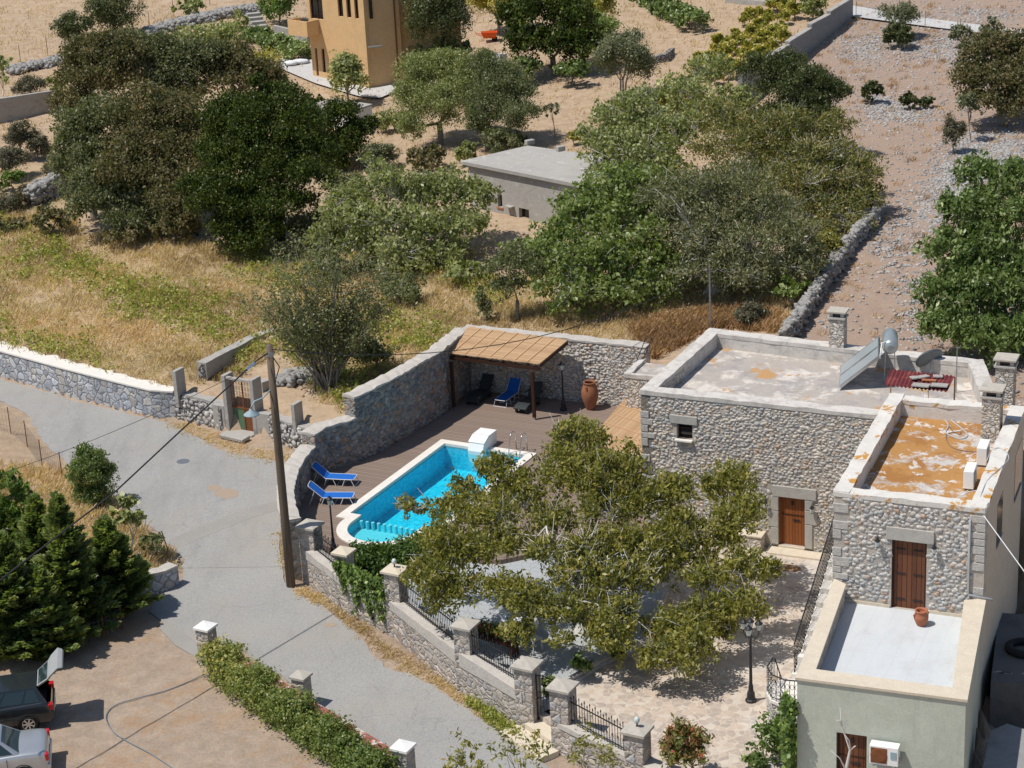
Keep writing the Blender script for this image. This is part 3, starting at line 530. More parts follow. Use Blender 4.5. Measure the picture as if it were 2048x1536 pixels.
# rubble slope: right of the drystone wall and the stepped wall
RUBL = [tuple(GU(*p)[:2]) for p in ((1545, 690), (1590, 640), (1640, 560), (1690, 490), (1745, 440), (1700, 300), (1640, 200), (1560, 130), (1600, 115), (1660, 60), (1705, 30), (1705, -60))] + [(120, 175), (120, 66), (18, 66), (17.3, 71.8)]
MEAD = [tuple(GU(*p)[:2]) for p in ((-300, 640), (0, 690), (150, 730), (350, 780), (470, 760), (560, 700), (640, 800), (700, 830), (880, 700), (935, 655), (1290, 690), (1400, 640), (1560, 655), (1640, 540), (1500, 500), (1000, 560), (900, 520), (700, 470), (500, 500), (300, 480), (160, 470), (130, 330), (0, 330), (-300, 330))]
def build_ground():
    xs = np.concatenate([np.linspace(-420, -62, 20)[:-1], np.arange(-62, -26, 1.1), np.arange(-26, 27, .36), np.arange(27, 62, 1.1), np.linspace(62, 420, 20)])
    ys = np.concatenate([np.linspace(-60, 38, 12)[:-1], np.arange(38, 100, .36), np.arange(100, 190, 1.0), np.linspace(190, 700, 24)])
    X, Y = np.meshgrid(xs, ys); Z = terrain(X, Y); ny, nx = X.shape
    low = poly_sd(LOWP, X, Y).reshape(X.shape) < .1
    Z += np.where(low, .02, .07) * (RG.uniform(-1, 1, Z.shape)) * ((X > -26) & (X < 27) & (Y < 100))
    V = np.stack([X, Y, Z], -1).reshape(-1, 3); i = np.arange(nx * ny).reshape(ny, nx)
    Q = np.stack([i[:-1, :-1], i[:-1, 1:], i[1:, 1:], i[1:, :-1]], -1).reshape(-1, 4)
    me = bpy.data.meshes.new('ground'); me.vertices.add(len(V)); me.vertices.foreach_set('co', V.astype(np.float32).ravel()); n = len(Q)
    me.loops.add(n * 4); me.loops.foreach_set('vertex_index', Q.astype(np.int32).ravel()); me.polygons.add(n)
    me.polygons.foreach_set('loop_start', np.arange(0, n * 4, 4, dtype=np.int32)); me.polygons.foreach_set('loop_total', np.full(n, 4, np.int32)); me.update(calc_edges=True)
    nz = RG.normal(size=len(V)) * .35
    r = sstep(.5, -.9, poly_sd(RUBL, X, Y) + nz); g = sstep(.8, -1.2, poly_sd(MEAD, X, Y) + nz); bk = sstep(.3, -.5, poly_sd(BANK, X, Y) + nz)
    lowf = sstep(.3, -.3, poly_sd(LOWP, X, Y)); aly = sstep(.2, -.2, poly_sd(ALY, X, Y))
    b_ = np.maximum(lowf, aly) * (1 - bk); g = np.maximum(g * (1 - lowf), 0)
    colr = np.stack([r * (1 - lowf), g, b_, np.ones_like(r)], -1)
    a = me.color_attributes.new('soil', 'FLOAT_COLOR', 'POINT'); a.data.foreach_set('color', colr.astype(np.float32).ravel())
    ob = link('ground', me, 'ground'); tag(ob, kind='structure')
    me.polygons.foreach_set('use_smooth', [True] * n)
build_ground()
# road sheet
rp = [(-420, 640), (-160, 712), (0, 757), (137, 797), (239, 822), (300, 836), (328, 842), (376, 866), (420, 890), (471, 910), (512, 914), (550, 924), (574, 935), (588, 960), (575, 1010), (562, 1060), (560, 1110), (572, 1165), (590, 1185), (640, 1210), (678, 1240), (720, 1275), (770, 1335), (820, 1350), (880, 1380), (940, 1420), (990, 1460), (1030, 1490), (1090, 1530), (1250, 1620), (1420, 1720),
      (900, 1720), (812, 1545), (700, 1458), (560, 1350), (470, 1290), (419, 1318), (380, 1290), (328, 1251), (300, 1222), (318, 1196), (362, 1160), (366, 1120), (352, 1096), (303, 1058), (225, 990), (147, 934), (92, 891), (51, 826), (0, 800), (-200, 750), (-420, 700)]
rp = [P2(x, y, RZ) for x, y in rp]; rr = []
for i in range(len(rp)):
    a = np.array(rp[i]); b_ = np.array(rp[(i + 1) % len(rp)]); n = max(1, int(np.linalg.norm(b_ - a) / .35))
    for k in range(n):
        p = a + (b_ - a) * k / n; rr.append((p[0] + rnd.uniform(-.07, .07), p[1] + rnd.uniform(-.10, .10)))
struct('road', MB().prism(rr, RZ - .3, RZ + .004), 'asphalt')
dpp = lambda cx, cy, rx, ry, n=26, j=.16: [tuple(P2(cx + rx * math.cos(a) * (1 + rnd.uniform(-j, j)), cy + ry * math.sin(a) * (1 + rnd.uniform(-j, j)), RZ)) for a in np.linspace(0, 2 * math.pi, n, endpoint=False)]
struct('dirt_patch', MB().prism(dpp(428, 976, 14, 6), RZ - .1, RZ + .009), 'worn_patch'); struct('dirt_patch', MB().prism(dpp(455, 987, 24, 10), RZ - .1, RZ + .010), 'worn_patch'); struct('dirt_patch', MB().prism(dpp(660, 1250, 12, 4), RZ - .1, RZ + .009), 'worn_patch')
mh = P(366, 923, RZ); tag(mk('manhole_cover', MB().lathe([(.27, 0), (.27, .012), (.22, .014), (.02, .012)], (mh[0], mh[1], RZ + .004), 20), 'gray_metal'), 'small round dark manhole cover in the road before the old gateway', 'manhole cover')
band = [P2(345, 1092, RZ), P2(420, 1060, RZ), P2(500, 1028, RZ), P2(560, 1012, RZ)]; struct('road_joint', wallstrip(MB(), [(p[0], p[1], RZ + .008) for p in band], -.35, .55, RZ - .1, 0, .0, .3, rnd), 'road_band')
# the concrete apron where the drive leaves the road
ap = [P2(x, y, RZ) for x, y in ((330, 1235), (372, 1268), (421, 1306), (424, 1322), (398, 1318), (350, 1290), (318, 1256))]
struct('kerb_strip', MB().prism(ap, RZ - .2, RZ + .012), 'road_band')
# road past the rubble slope, top right
def gpoly(px, dz=.03): return [tuple(GU(*p) + np.array([0, 0, dz])) for p in px]
def ribbon(a, b_, dz, n=14):
    mb = MB(); L1 = dens([np.array(p, float) for p in a], 40); L2 = [np.array(p, float) for p in b_]
    # resample both pixel lines
    def rs(L, n):
        L = [np.array(p, float) for p in L]; d = [0]
        for i in range(1, len(L)): d.append(d[-1] + np.linalg.norm(L[i] - L[i - 1]))
        return [np.array([np.interp(t, d, [p[k] for p in L]) for k in (0, 1)]) for t in np.linspace(0, d[-1], n)]
    A = rs(a, n); B = rs(b_, n); vs = []
    for p, q_ in zip(A, B):
        for k in range(5):
            e = p + (q_ - p) * k / 4; g = GU(*e); vs.append((g[0], g[1], g[2] + dz))
    fs = [(i * 5 + k, i * 5 + k + 1, i * 5 + k + 6, i * 5 + k + 5) for i in range(n - 1) for k in range(4)]
    return mb.add(vs, fs)
struct('hill_road', ribbon([(1700, 14), (1850, 40), (2060, 66), (2300, 90)], [(1700, 36), (1850, 56), (2060, 82), (2300, 112)], .14, 40), 'road_concrete')
struct('yard_paving', ribbon([(560, 118), (600, 130), (632, 120), (700, 150), (800, 165)], [(560, 140), (630, 170), (720, 197), (760, 200), (815, 176)], .14, 24), 'road_concrete')
# ================================================================ POOL TERRACE
PO = np.array([-6.88, 72.21]); PU = np.array([.883, -.469]); PV = np.array([.469, .883])
def pl(u, v): p = PO + PU * u + PV * v; return (float(p[0]), float(p[1]))
AC = (2.2, -.3); RO, RI = 1.77, 1.36
arc = lambda r, n=22: [(AC[0] + r * math.cos(a), AC[1] + r * math.sin(a)) for a in np.linspace(math.pi, 2 * math.pi, n)]
outer = [(0, -.13), (0, 8.2), (4.4, 8.2), (4.4, -.13), (AC[0] + RO, -.13)] + arc(RO)[::-1] + [(AC[0] - RO, -.13)]
inner = [(.35, .35), (.35, 7.85), (4.05, 7.85), (4.05, .35), (AC[0] + RI, .35), (AC[0] + RI, -.3)] + arc(RI)[::-1] + [(AC[0] - RI, -.3), (AC[0] - RI, .35)]
DZ = .30
deck_out = [(-8.05, 69.5)] + [(p[0] - .1, p[1] + .05) for p in PWI[1:6]] + [(-7.4, 76.85), (-6.3, 77.75), (-5.55, 78.5), (-4.2, 80.4), (-2.85, 82.6), (-1.75, 85.25), (5.6, 81.9), (4.95, 77.4), (6.0, 76.5), (4.75, 70.3), (4.3, 69.4), P2(1000, 1120, DZ), P2(860, 1110, DZ), P2(745, 1112, DZ), P2(690, 1112, DZ), P2(640, 1085, DZ)]
def ring_solid(mb, out_, inn, z0, z1):
    """solid with one hole: triangulated with mathutils tessellation"""
    from mathutils.geometry import tessellate_polygon
    A = [Vector((p[0], p[1], 0)) for p in out_]; B = [Vector((p[0], p[1], 0)) for p in inn]
    tri = tessellate_polygon([A, B]); pts = A + B; n = len(pts)
    vs = [(p.x, p.y, z1) for p in pts] + [(p.x, p.y, z0) for p in pts]; fs = []
    for t in tri:
        a, b_, c = [pts[i] for i in t]; up = (b_ - a).cross(c - a).z > 0; t = tuple(t) if up else tuple(t[::-1]); fs.append(t); fs.append(tuple(i + n for i in t[::-1]))
    na = len(A)
    for k, m_ in ((0, na), (na, len(B))):
        for i in range(m_): a, b_ = k + i, k + (i + 1) % m_; fs.append((a, b_, b_ + n, a + n))
    return mb.add(vs, fs)
dk = struct('deck', ring_solid(MB(), deck_out, [pl(u + (0), v) for u, v in outer], -1.0, DZ), 'deck_boards')
pool = thing('swimming_pool', 'turquoise swimming pool with rounded shallow end set in the brown deck', 'swimming pool', (*pl(2.2, 4), DZ - 1.5))
def P3(l, z): return [(*pl(*q_), z) for q_ in l]
mk('coping', ring_solid(MB(), [pl(*q_) for q_ in outer], [pl(*q_) for q_ in inner], DZ - .12, DZ + .05), 'white_coping', pool, bevel=.012)
bs = MB(); nI = len(inner); a0 = P3(inner, DZ - .06); a1 = P3(inner, DZ - 1.05)
bs.add(a0 + a1, [((i + 1) % nI, i, i + nI, (i + 1) % nI + nI) for i in range(nI)] + [tuple(range(nI, 2 * nI))[::-1] if False else tuple(range(nI, 2 * nI))])
mk('basin', bs, 'pool_tile', pool)
sh = MB().prism([pl(AC[0] + (RI - .01) * math.cos(a), AC[1] + (RI - .01) * math.sin(a)) for a in np.linspace(math.pi, 2 * math.pi, 22)] + [pl(AC[0] + RI - .01, .15), pl(AC[0] - RI + .01, .15)], DZ - 1.0, DZ - .40)
mk('shallow_shelf', sh, 'pool_step_tile', pool)
for k in range(11):
    mk('pillar', MB().lathe([(.066, -.55), (.066, .005), (.058, .015)], (*pl(.98 + k * .245, .17 - .012 * abs(k - 5)), DZ - .09), 12), 'pool_step_tile', pool, smooth=False)
wt = MB(); wt.sheet(P3([(.355, .355), (.355, 7.845), (4.045, 7.845), (4.045, .355), (AC[0] + RI - .005, .355), (AC[0] + RI - .005, -.3)] + arc(RI - .005)[::-1][1:-1] + [(AC[0] - RI + .005, -.3), (AC[0] - RI + .005, .355)], DZ - .11)[::-1])
mk('water', wt, 'pool_water', pool)
# filter unit at the far end
fu = thing('pool_filter', 'white box shaped filter unit straddling the far edge of the pool', 'pool filter', (*pl(1.98, 8.0), DZ))
mb = MB(); prof = [(7.55, -.45), (7.48, .05), (7.62, .36), (8.05, .54), (8.75, .54), (8.75, .0), (8.15, .0), (8.15, .053), (7.80, .053), (7.80, -.45)]
for u_ in (0,):
    A = [(*pl(1.62, v), DZ + z) for v, z in prof]; B = [(*pl(2.32, v), DZ + z) for v, z in prof]; n = len(A)
    mb.add(A + B, [tuple(range(n)), tuple(range(n, 2 * n))[::-1]] + [((i + 1) % n, i, n + i, n + (i + 1) % n) for i in range(n)])
mk('housing', mb, 'white_plastic', fu, bevel=.02)
a_ = MB(); A = [(*pl(u_, v), DZ + z) for u_, v, z in ((1.60, 7.60, .372), (2.34, 7.60, .372), (2.34, 8.03, .555), (1.60, 8.03, .555), (1.60, 7.61, .405), (2.34, 7.61, .405), (2.34, 8.02, .585), (1.60, 8.02, .585))]
a_.add(A, [(3, 2, 1, 0), (4, 5, 6, 7), (0, 1, 5, 4), (1, 2, 6, 5), (2, 3, 7, 6), (3, 0, 4, 7)]); mk('lid', a_, 'white_plastic', fu, bevel=.01)
a_ = MB().box((*pl(1.97, 8.40), DZ + .565), (.74, .66, .04), math.atan2(PU[1], PU[0])); mk('lid', a_, 'white_plastic', fu, bevel=.01)
# ladder
ld = thing('pool_ladder', 'polished steel pool ladder with two arched rails at the far right corner', 'pool ladder', (*pl(3.7, 8.0), DZ))
for u_ in (3.35, 3.85):
    pts = [(*pl(u_, 8.45), DZ), (*pl(u_, 8.42), DZ + .55)] + [(*pl(u_, 8.17 + .25 * math.cos(a)), DZ + .62 + .22 * math.sin(a)) for a in np.linspace(0, math.pi, 7)] + [(*pl(u_, 7.75), DZ - .1), (*pl(u_, 7.7), DZ - 1.1)]
    mk('rail', MB().tube(pts, .024, 8), 'steel', ld, smooth=True)
for z in (.25, .5, .75): mk('tread', MB().box((*pl(3.6, 7.7), DZ - z), (.48, .09, .03), math.atan2(PU[1], PU[0])), 'steel', ld)
# ---- pool enclosure walls
wl = thing('garden_wall', 'tall curved rubble stone wall enclosing the pool deck, stepping up towards the back', 'wall', (-7.5, 76.5, -.6))
mb = MB(); mc = MB()
for a_, b_ in ((0, 6), (6, 10), (10, 15)):
    seg = PWI[a_:b_]; seg = [(p[0], p[1], p[2]) for p in seg]
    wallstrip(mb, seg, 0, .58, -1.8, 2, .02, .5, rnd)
    if a_ == 0: base0 = seg
    L = dens(seg, .22); A = offs(L, -.035); B = offs(L, .64); vs = []
    for i in range(len(L)):
        h = L[i][2]; j = lambda: rnd.uniform(-.03, .03)
        a2 = A[i] + np.array([j(), j()]); b2 = B[i] + np.array([j(), j()]); vs += [(a2[0], a2[1], h + .003), (b2[0], b2[1], h + .003), (b2[0], b2[1], h + .085 + j()), ((a2[0] + b2[0]) / 2, (a2[1] + b2[1]) / 2, h + .12 + j()), (a2[0], a2[1], h + .085 + j())]
    n = len(L); fs = [tuple(range(5))[::-1], tuple(range(5 * n - 5, 5 * n))]
    for i in range(n - 1):
        for k in range(5): fs.append((5 * i + k, 5 * i + (k + 1) % 5, 5 * i + 5 + (k + 1) % 5, 5 * i + 5 + k))
    mc.add(vs, [f[::-1] for f in fs])
mk('wall', mb, 'pool_stone', wl); sg_ = []
for a_, b_ in ((0, 6), (6, 10), (10, 15)):
    for i in range(a_, b_ - 1): p_, q_ = E_(PWI[i]), E_(PWI[i + 1]); dd = q_[:2] - p_[:2]; sg_.append((p_, q_, DZ + .02, p_[2], q_[2], (dd[1], -dd[0])))
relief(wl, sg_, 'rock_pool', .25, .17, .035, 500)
mk('coping', mc, 'wall_coping', wl)
wb = thing('garden_wall', 'straight rubble stone wall behind the reed shade roof and the big urn', 'wall', (2, 83.7, -.6))
seg = [(BWI[0][0] - .25, BWI[0][1] + .12, 3.04), (1.5, 83.68, 3.06), (5.67, 81.75, 3.0)]
mk('wall', wallstrip(MB(), seg, 0, .5, -1.8, 3, .03, .5, rnd), 'wall_stone', wb); relief(wb, [(seg[i], seg[i + 1], DZ + .02, seg[i][2], seg[i + 1][2], (seg[i + 1][1] - seg[i][1], -(seg[i + 1][0] - seg[i][0]))) for i in (0, 1)], 'rock_house', .17, .12, .032, 501); mk('coping', wallstrip(MB(), [(x, y, z + .09) for x, y, z in seg], -.03, .56, 3.04, 3.1, .035, .25, rnd), 'wall_coping', wb)
# end pier at the curved wall
def pier(px, py, w_, h, label, mat='street_stone', cap='cap_stone', capw=.16, z=RZ, group=None, rz=-.5, lamp=False, world=None):
    x, y = world if world else P2(px, py, z); t = thing('stone_pillar', label, 'pillar', (x, y, z - .2), rz, group)
    mk('shaft', MB().box((0, 0, (h + .2) / 2), (w_, w_, h + .2)), mat, t, local=True, bevel=.015)
    k = MB(); a = w_ / 2 + capw / 2; k.add([(-a, -a, h + .203), (a, -a, h + .203), (a, a, h + .203), (-a, a, h + .203), (-a, -a, h + .28), (a, -a, h + .28), (a, a, h + .28), (-a, a, h + .28), (0, 0, h + .36)], [(3, 2, 1, 0), (0, 1, 5, 4), (1, 2, 6, 5), (2, 3, 7, 6), (3, 0, 4, 7), (4, 5, 8), (5, 6, 8), (6, 7, 8), (7, 4, 8)])
    mk('cap', k, cap, t, local=True)
    if lamp:
        l = thing('globe_lamp', 'small round lamp on a short stem on top of ' + lamp, 'lamp', (x, y, z + h + .14), 0, None)
        mk('stem', MB().lathe([(.05, 0), (.025, .03), (.02, .10), (.05, .13)], n=10), 'black_iron', l, local=True)
        mk('globe', MB().lathe([(.045, .13), (.085, .18), (.09, .23), (.06, .30), (.02, .32)], n=12), 'lamp_glass', l, local=True, smooth=True)
    return t
def inset(pt, along, inward):  # shift a wall base point: metres along the street wall, metres inwards
    return (pt[0] + along * .56 + inward * .83, pt[1] - along * .83 + inward * .56)
pier(0, 0, .62, 2.15, 'stone pillar ending the curved pool wall, left end of the iron fence', world=inset(SWL[0], -.1, .34))
# ---- street wall
sw = thing('street_wall', 'low mortared stone wall along the lane carrying the iron fence panels', 'wall', (SWL[2][0], SWL[2][1], RZ - .2))
hts = [1.28, 1.2, 1.25, 1.42, 1.30]
L3 = [(p[0], p[1], RZ + h) for p, h in zip(SWL, hts)]
mk('wall', wallstrip(MB(), [(SWL[0][0] - .45, SWL[0][1] + 1.4, RZ + 1.6)] + L3, 0, .5, -1.8, 0, .012, .4, rnd), 'street_stone', sw)
mk('coping', wallstrip(MB(), [(p[0], p[1], p[2] + .06) for p in L3], -.03, .53, RZ + 1.0, 0, .02, .3, rnd), 'wall_coping', sw)
sw2 = thing('street_wall', 'low mortared stone wall to the right of the street gate', 'wall', (SWL2[1][0], SWL2[1][1], RZ - .2))
L4 = [(SWL2[0][0], SWL2[0][1], RZ + 1.0), (SWL2[1][0], SWL2[1][1], RZ + 1.0), (SWL2[2][0], SWL2[2][1], RZ + 1.0)]
mk('wall', wallstrip(MB(), L4, 0, .5, -1.8, 0, .012, .4, rnd), 'street_stone', sw2); mk('coping', wallstrip(MB(), [(p[0], p[1], p[2] + .06) for p in L4], -.03, .53, RZ + .9, 0, .02, .3, rnd), 'wall_coping', sw2)
E_ = np.array
pA = inset(SWL[1], -.25, .3); pB = inset(P2(771 + 10, 1269, RZ), .1, .3); pC = inset(SWL[3], 0, .3); pD = inset(SWL[4], -.1, .3); pE = inset(SWL2[0], .1, .3); pF = inset(P2(1262, 1588, RZ), 0, .3)
pier(0, 0, .5, 2.1, 'stone pillar with pale sandstone cap, second along the lane beside the ivy', cap='sand_stone', world=pA)
pier(0, 0, .58, 2.35, 'stone pillar with pale cap and small lamp between ivy and iron fence', cap='sand_stone', world=pB, lamp='the pillar right of the ivy')
pier(0, 0, .58, 2.35, 'stone pillar with rough flat top in the middle of the lane fence', world=pC)
pier(0, 0, .62, 2.15, 'stone gate pillar with gray cap, left of the open street gate', world=pD)
pier(0, 0, .62, 2.15, 'stone gate pillar with gray cap, right of the open street gate', world=pE)
pier(0, 0, .6, 2.0, 'stone pillar with lamp at the bottom beside the reddish shrub', world=pF, lamp='the pillar by the reddish shrub')
def fence(a, b_, z, h, label, name='iron_fence', cat='fence', step=.125, curve=0):
    a = Vector((*a, z)); b_ = Vector((*b_, z)); L = (b_ - a).length; t = thing(name, label, cat, tuple(a), math.atan2(b_.y - a.y, b_.x - a.x))
    for zz in (.12, h * .78): mk('rail', MB().box((L / 2, 0, zz), (L, .03, .03)), 'black_iron', t, local=True)
    mb = MB(); n = int(L / step)
    for i in range(n + 1):
        x = .04 + i * (L - .08) / n; hh = h + (.06 if i % 2 else -.04)
        mb.tube([(x, 0, 0), (x, 0, hh - .08)], .011, 5); mb.tube([(x, 0, hh - .09), (x, 0, hh - .05), (x, 0, hh + .02)], [.012, .024, .002], 5)
    for i in range(n // 2):
        x = .04 + (2 * i + 1) * (L - .08) / n
        mb.tube([(x - .05, 0, .30), (x - .02, 0, .42), (x, 0, .30), (x + .02, 0, .42), (x + .05, 0, .30)], .008, 4)
    mk('pickets', mb, 'black_iron', t, local=True); return t
def btw(a, b_, i0, i1): a = E_(a); b_ = E_(b_); d = (b_ - a) / np.linalg.norm(b_ - a); return tuple(a + d * i0), tuple(b_ - d * i1)
p0 = inset(SWL[0], -.1, .34)
fence(*btw(p0, pA, .33, .27), RZ + 1.25, .95, 'short black iron fence panel between the curved wall and the ivy')
fence(*btw(pB, pC, .3, .3), RZ + 1.38, .95, 'long black spiked iron fence panel left of the middle pillar')
fence(*btw(pC, pD, .3, .33), RZ + 1.40, .95, 'black iron fence panel in front of the wooden planter bench')
fence(*btw(pE, pF, .33, .33), RZ + 1.05, .95, 'black spiked iron fence panel right of the street gate')
# gate: two leaves swung open inwards
gd = math.atan2(pE[1] - pD[1], pE[0] - pD[0])
for (pp, ang, lab) in ((inset(pD, .33, .1), gd + 1.25, 'left leaf of the black iron street gate, arched top, swung open'), (inset(pE, -.33, .1), gd + math.pi - 1.0, 'right leaf of the black iron street gate, arched top, half open')):
    t = thing('gate_leaf', lab, 'gate', (*pp, RZ + .35), ang); W_ = .62
    mb = MB(); top = lambda x: 1.55 - .35 * (x / W_) ** 1.5
    mb.tube([(0, 0, 0), (0, 0, 1.6)], .022, 6); mb.tube([(W_, 0, 0), (W_, 0, top(W_))], .02, 6); mb.tube([(0, 0, .05), (W_, 0, .05)], .018, 6); mb.tube([(0, 0, .75), (W_, 0, .75)], .015, 6)
    mb.tube([(x, 0, top(x)) for x in np.linspace(0, W_, 6)], .018, 6); mk('frame', mb, 'black_iron', t, local=True)
    mb = MB()
    for i in range(1, 6): x = W_ * i / 6; mb.tube([(x, 0, .05), (x, 0, top(x) + .07)], .009, 5)
    for i in range(5): x = W_ * (i + .5) / 6; mb.tube([(x, .0, .3 + .05 * math.cos(a)) if 0 else (x + .04 * math.cos(a), 0, .95 + .04 * math.sin(a)) for a in np.linspace(0, 6.28, 9)], .007, 4)
    mk('bars', mb, 'black_iron', t, local=True)
# steps at gate
st = thing('gate_steps', 'pale stone steps leading from the lane up through the street gate', 'steps', (*inset(SWL[4], .7, 0), RZ))
for i, (o0, o1, h) in enumerate(((-.75, -.05, .16), (-.05, .7, .34), (.7, 1.2, .5))):
    q1 = inset(SWL[4], .12 if i else -.25, o0); q2 = inset(SWL2[0], -.12 if i else .25, o0); q3 = inset(SWL2[0], -.12 if i else .25, o1); q4 = inset(SWL[4], .12 if i else -.25, o1)
    mk('step', MB().prism([q1, q2, q3, q4], RZ - .2, RZ + h), 'sand_stone', st, bevel=.01)
# ---- courtyard and patio floors
pat = [P2(745, 1112, .1), P2(860, 1110, .1), P2(1000, 1120, .1), (4.2, 69.4), (4.5, 69.4), P2(1260, 1110, .1), P2(1330, 1190, .1), P2(1300, 1285, .1), P2(1200, 1330, .1), P2(1085, 1408, .1), inset(SWL[4], -.2, .42), inset(SWL[3], 0, .42), inset(SWL[2], 0, .42), inset(SWL[1], 0, .42), P2(690, 1112, .1)]
struct('patio', MB().prism(pat, -1.0, .12), 'patio_marble')
ct = [inset(SWL[4], .2, .45), P2(1085, 1400, 0), P2(1200, 1330, 0), P2(1300, 1285, 0), P2(1330, 1190, 0), P2(1255, 1110, 0), (4.5, 69.4), (4.7, 70.2), (12.8, 66.3), (9.6, 58.3), (7.9, 53.0), (9.5, 50), (12, 44), inset(SWL2[2], 0, .45), inset(SWL2[1], 0, .45), inset(SWL2[0], 0, .45)]
struct('courtyard', MB().prism(ct, -1.0, .0), 'crazy_paving')
kb = [P2(1085, 1400, 0), P2(1200, 1330, 0), P2(1300, 1285, 0), P2(1330, 1190, 0)]
struct('kerb', wallstrip(MB(), [(p[0], p[1], .22) for p in kb], -.1, .06, -.5, .2, .01, .4, rnd), 'wall_coping')
# ================================================================ HOUSE
mFL = P(1281, 783, 5.5)[:2]; mDir = E_([.909, -.417]); mN = E_([.417, .909])
def mp(u, v): p = mFL + mDir * u + mN * v; return (float(p[0]), float(p[1]))
wFL = P(1668, 985, 6.3)[:2]; wDir = E_([.9155, -.4023]); wN = E_([.375, .927]); wN /= np.linalg.norm(wN)
def wp(u, v): p = wFL + wDir * u + wN * v; return (float(p[0]), float(p[1]))
MZ, MR = 5.5, 4.95; WZ, WR, WW, WD = 6.3, 5.72, 4.62, 8.75
house = thing('stone_house', 'two storey gray stone house with flat weathered roofs and a white tiled front terrace', 'house', (*mp(5, 3), -.5))
# main: front wall (with openings as recessed parts), other walls
def wall_open(mb, o, d, n, L, z0, z1, th, holes):
    """wall from o along d (L long), outward face at 0, thickness th along n; holes (u0,u1,z0,z1)"""
    us = sorted({0, L} | {h[0] for h in holes} | {h[1] for h in holes}); zs = sorted({z0, z1} | {h[2] for h in holes} | {h[3] for h in holes})
    pt = lambda u, v, z: (o[0] + d[0] * u + n[0] * v, o[1] + d[1] * u + n[1] * v, z)
    solid = lambda i, k: 0 <= i < len(us) - 1 and 0 <= k < len(zs) - 1 and not any(h[0] <= us[i] + 1e-6 and us[i + 1] <= h[1] + 1e-6 and h[2] <= zs[k] + 1e-6 and zs[k + 1] <= h[3] + 1e-6 for h in holes)
    for i in range(len(us) - 1):
        for k in range(len(zs) - 1):
            if not solid(i, k): continue
            a, b_, c, e = us[i], us[i + 1], zs[k], zs[k + 1]
            mb.add([pt(a, 0, c), pt(b_, 0, c), pt(b_, 0, e), pt(a, 0, e)], [(0, 1, 2, 3)]); mb.add([pt(a, th, c), pt(b_, th, c), pt(b_, th, e), pt(a, th, e)], [(3, 2, 1, 0)])
            if not solid(i - 1, k): mb.add([pt(a, 0, c), pt(a, 0, e), pt(a, th, e), pt(a, th, c)], [(0, 1, 2, 3)])
            if not solid(i + 1, k): mb.add([pt(b_, 0, c), pt(b_, 0, e), pt(b_, th, e), pt(b_, th, c)], [(3, 2, 1, 0)])
            if not solid(i, k - 1): mb.add([pt(a, 0, c), pt(b_, 0, c), pt(b_, th, c), pt(a, th, c)], [(3, 2, 1, 0)])
            if not solid(i, k + 1): mb.add([pt(a, 0, e), pt(b_, 0, e), pt(b_, th, e), pt(a, th, e)], [(0, 1, 2, 3)])
    return mb
def frontuv(px, py, o, d, n):
    """hit of the photo ray with the vertical plane through o along d: (u, z)"""
    r_ = ray(px, py); nn = E_([d[1], -d[0]]); t = ((E_(o) - CAMP[:2]) @ nn) / (r_[:2] @ nn); p = CAMP + r_ * t; return float((p[:2] - E_(o)) @ d), float(p[2])
mo = mp(0, 0); wo_ = wp(0, 0)
du0, dz1 = frontuv(1557, 992, mo, mDir, mN); du1, _ = frontuv(1610, 1000, mo, mDir, mN); _, dz0 = frontuv(1585, 1101, mo, mDir, mN)
wu0, wz1 = frontuv(1353, 846, mo, mDir, mN); wu1, wz0 = frontuv(1385, 880, mo, mDir, mN)
ML = 8.9; dz0 = .14
mk('wall', wall_open(MB(), mo, mDir, mN, ML, -.5, MZ - .10, .5, [(du0, du1, dz0, dz1), (wu0, wu1, wz0, wz1)]), 'mortar_house', house)
relief(house, [(mo, mp(ML, 0), .0, MZ - .08, MZ - .08, tuple(-mN))], 'rock_house', .155, .105, .028, 502, holes=[(du0 - .3, du1 + .32, -1, dz1), (du0 - .26, du1 + .46, dz1 - .05, dz1 + .42), (wu0, wu1, wz0 - .08, wz1), (wu0 - .24, wu1 + .2, wz1, wz1 + .3), (-1, .30, -1, 9), (.9, du0 - .4, -1, .6)])
mBL = P(1420, 658, 5.5)[:2]; mBR = P(1965, 722, 5.5)[:2]
sd = MB(); md = (mBL - E_(mo)); mL = np.linalg.norm(md); md /= mL
sd.prism([mo, tuple(mBL), tuple(mBL + E_([.42, -.2])), tuple(E_(mo) + mDir * .5 + mN * .0 + md * .0)], -.5, MZ - .03)
mk('wall', sd, 'wall_stone', house)
mk('wall', MB().prism([tuple(mBL), tuple(mBR), tuple(mBR - E_([.2, .45])), tuple(mBL - E_([.2, .45]))], -.5, MZ - .115), 'wall_stone', house)
sdr = E_(wp(WW, WD)); mk('wall', MB().prism([tuple(mBR), tuple(mBR - E_([.5, -.15])), (16.2, 65.0), (16.75, 64.9)], -.5, MZ - .12), 'wall_stone', house)
mk('roof', MB().prism([mp(.1, .1), tuple(mBL + E_([.2, -.2])), tuple(mBR + E_([-.3, -.2])), (16.5, 65.0), mp(9.0, .1)], MR - .3, MR), 'main_roof_plaster', house)
def parapet(line, w0, w1, z0, z1, mat, rough=.02):
    if z1 - z0 > .3:
        mk('parapet', wallstrip(MB(), [(p[0], p[1], z1 - .14) for p in dens([(*p, 0) for p in line], .6)], w1 - .12, w1 - .015, z0, z1, 0, 0, rnd), mat, house); z0 = z1 - .15
    return mk('parapet', wallstrip(MB(), [(p[0], p[1], z1 + rnd.uniform(-.02, .02)) for p in dens([(*p, 0) for p in line], .4)], w0, w1, z0, z1, rough, 0, rnd), mat, house)
parapet([mp(0, 0), mp(ML - .2, 0)], -.03, .54, MR - .1, MZ + .05, 'parapet_plaster')
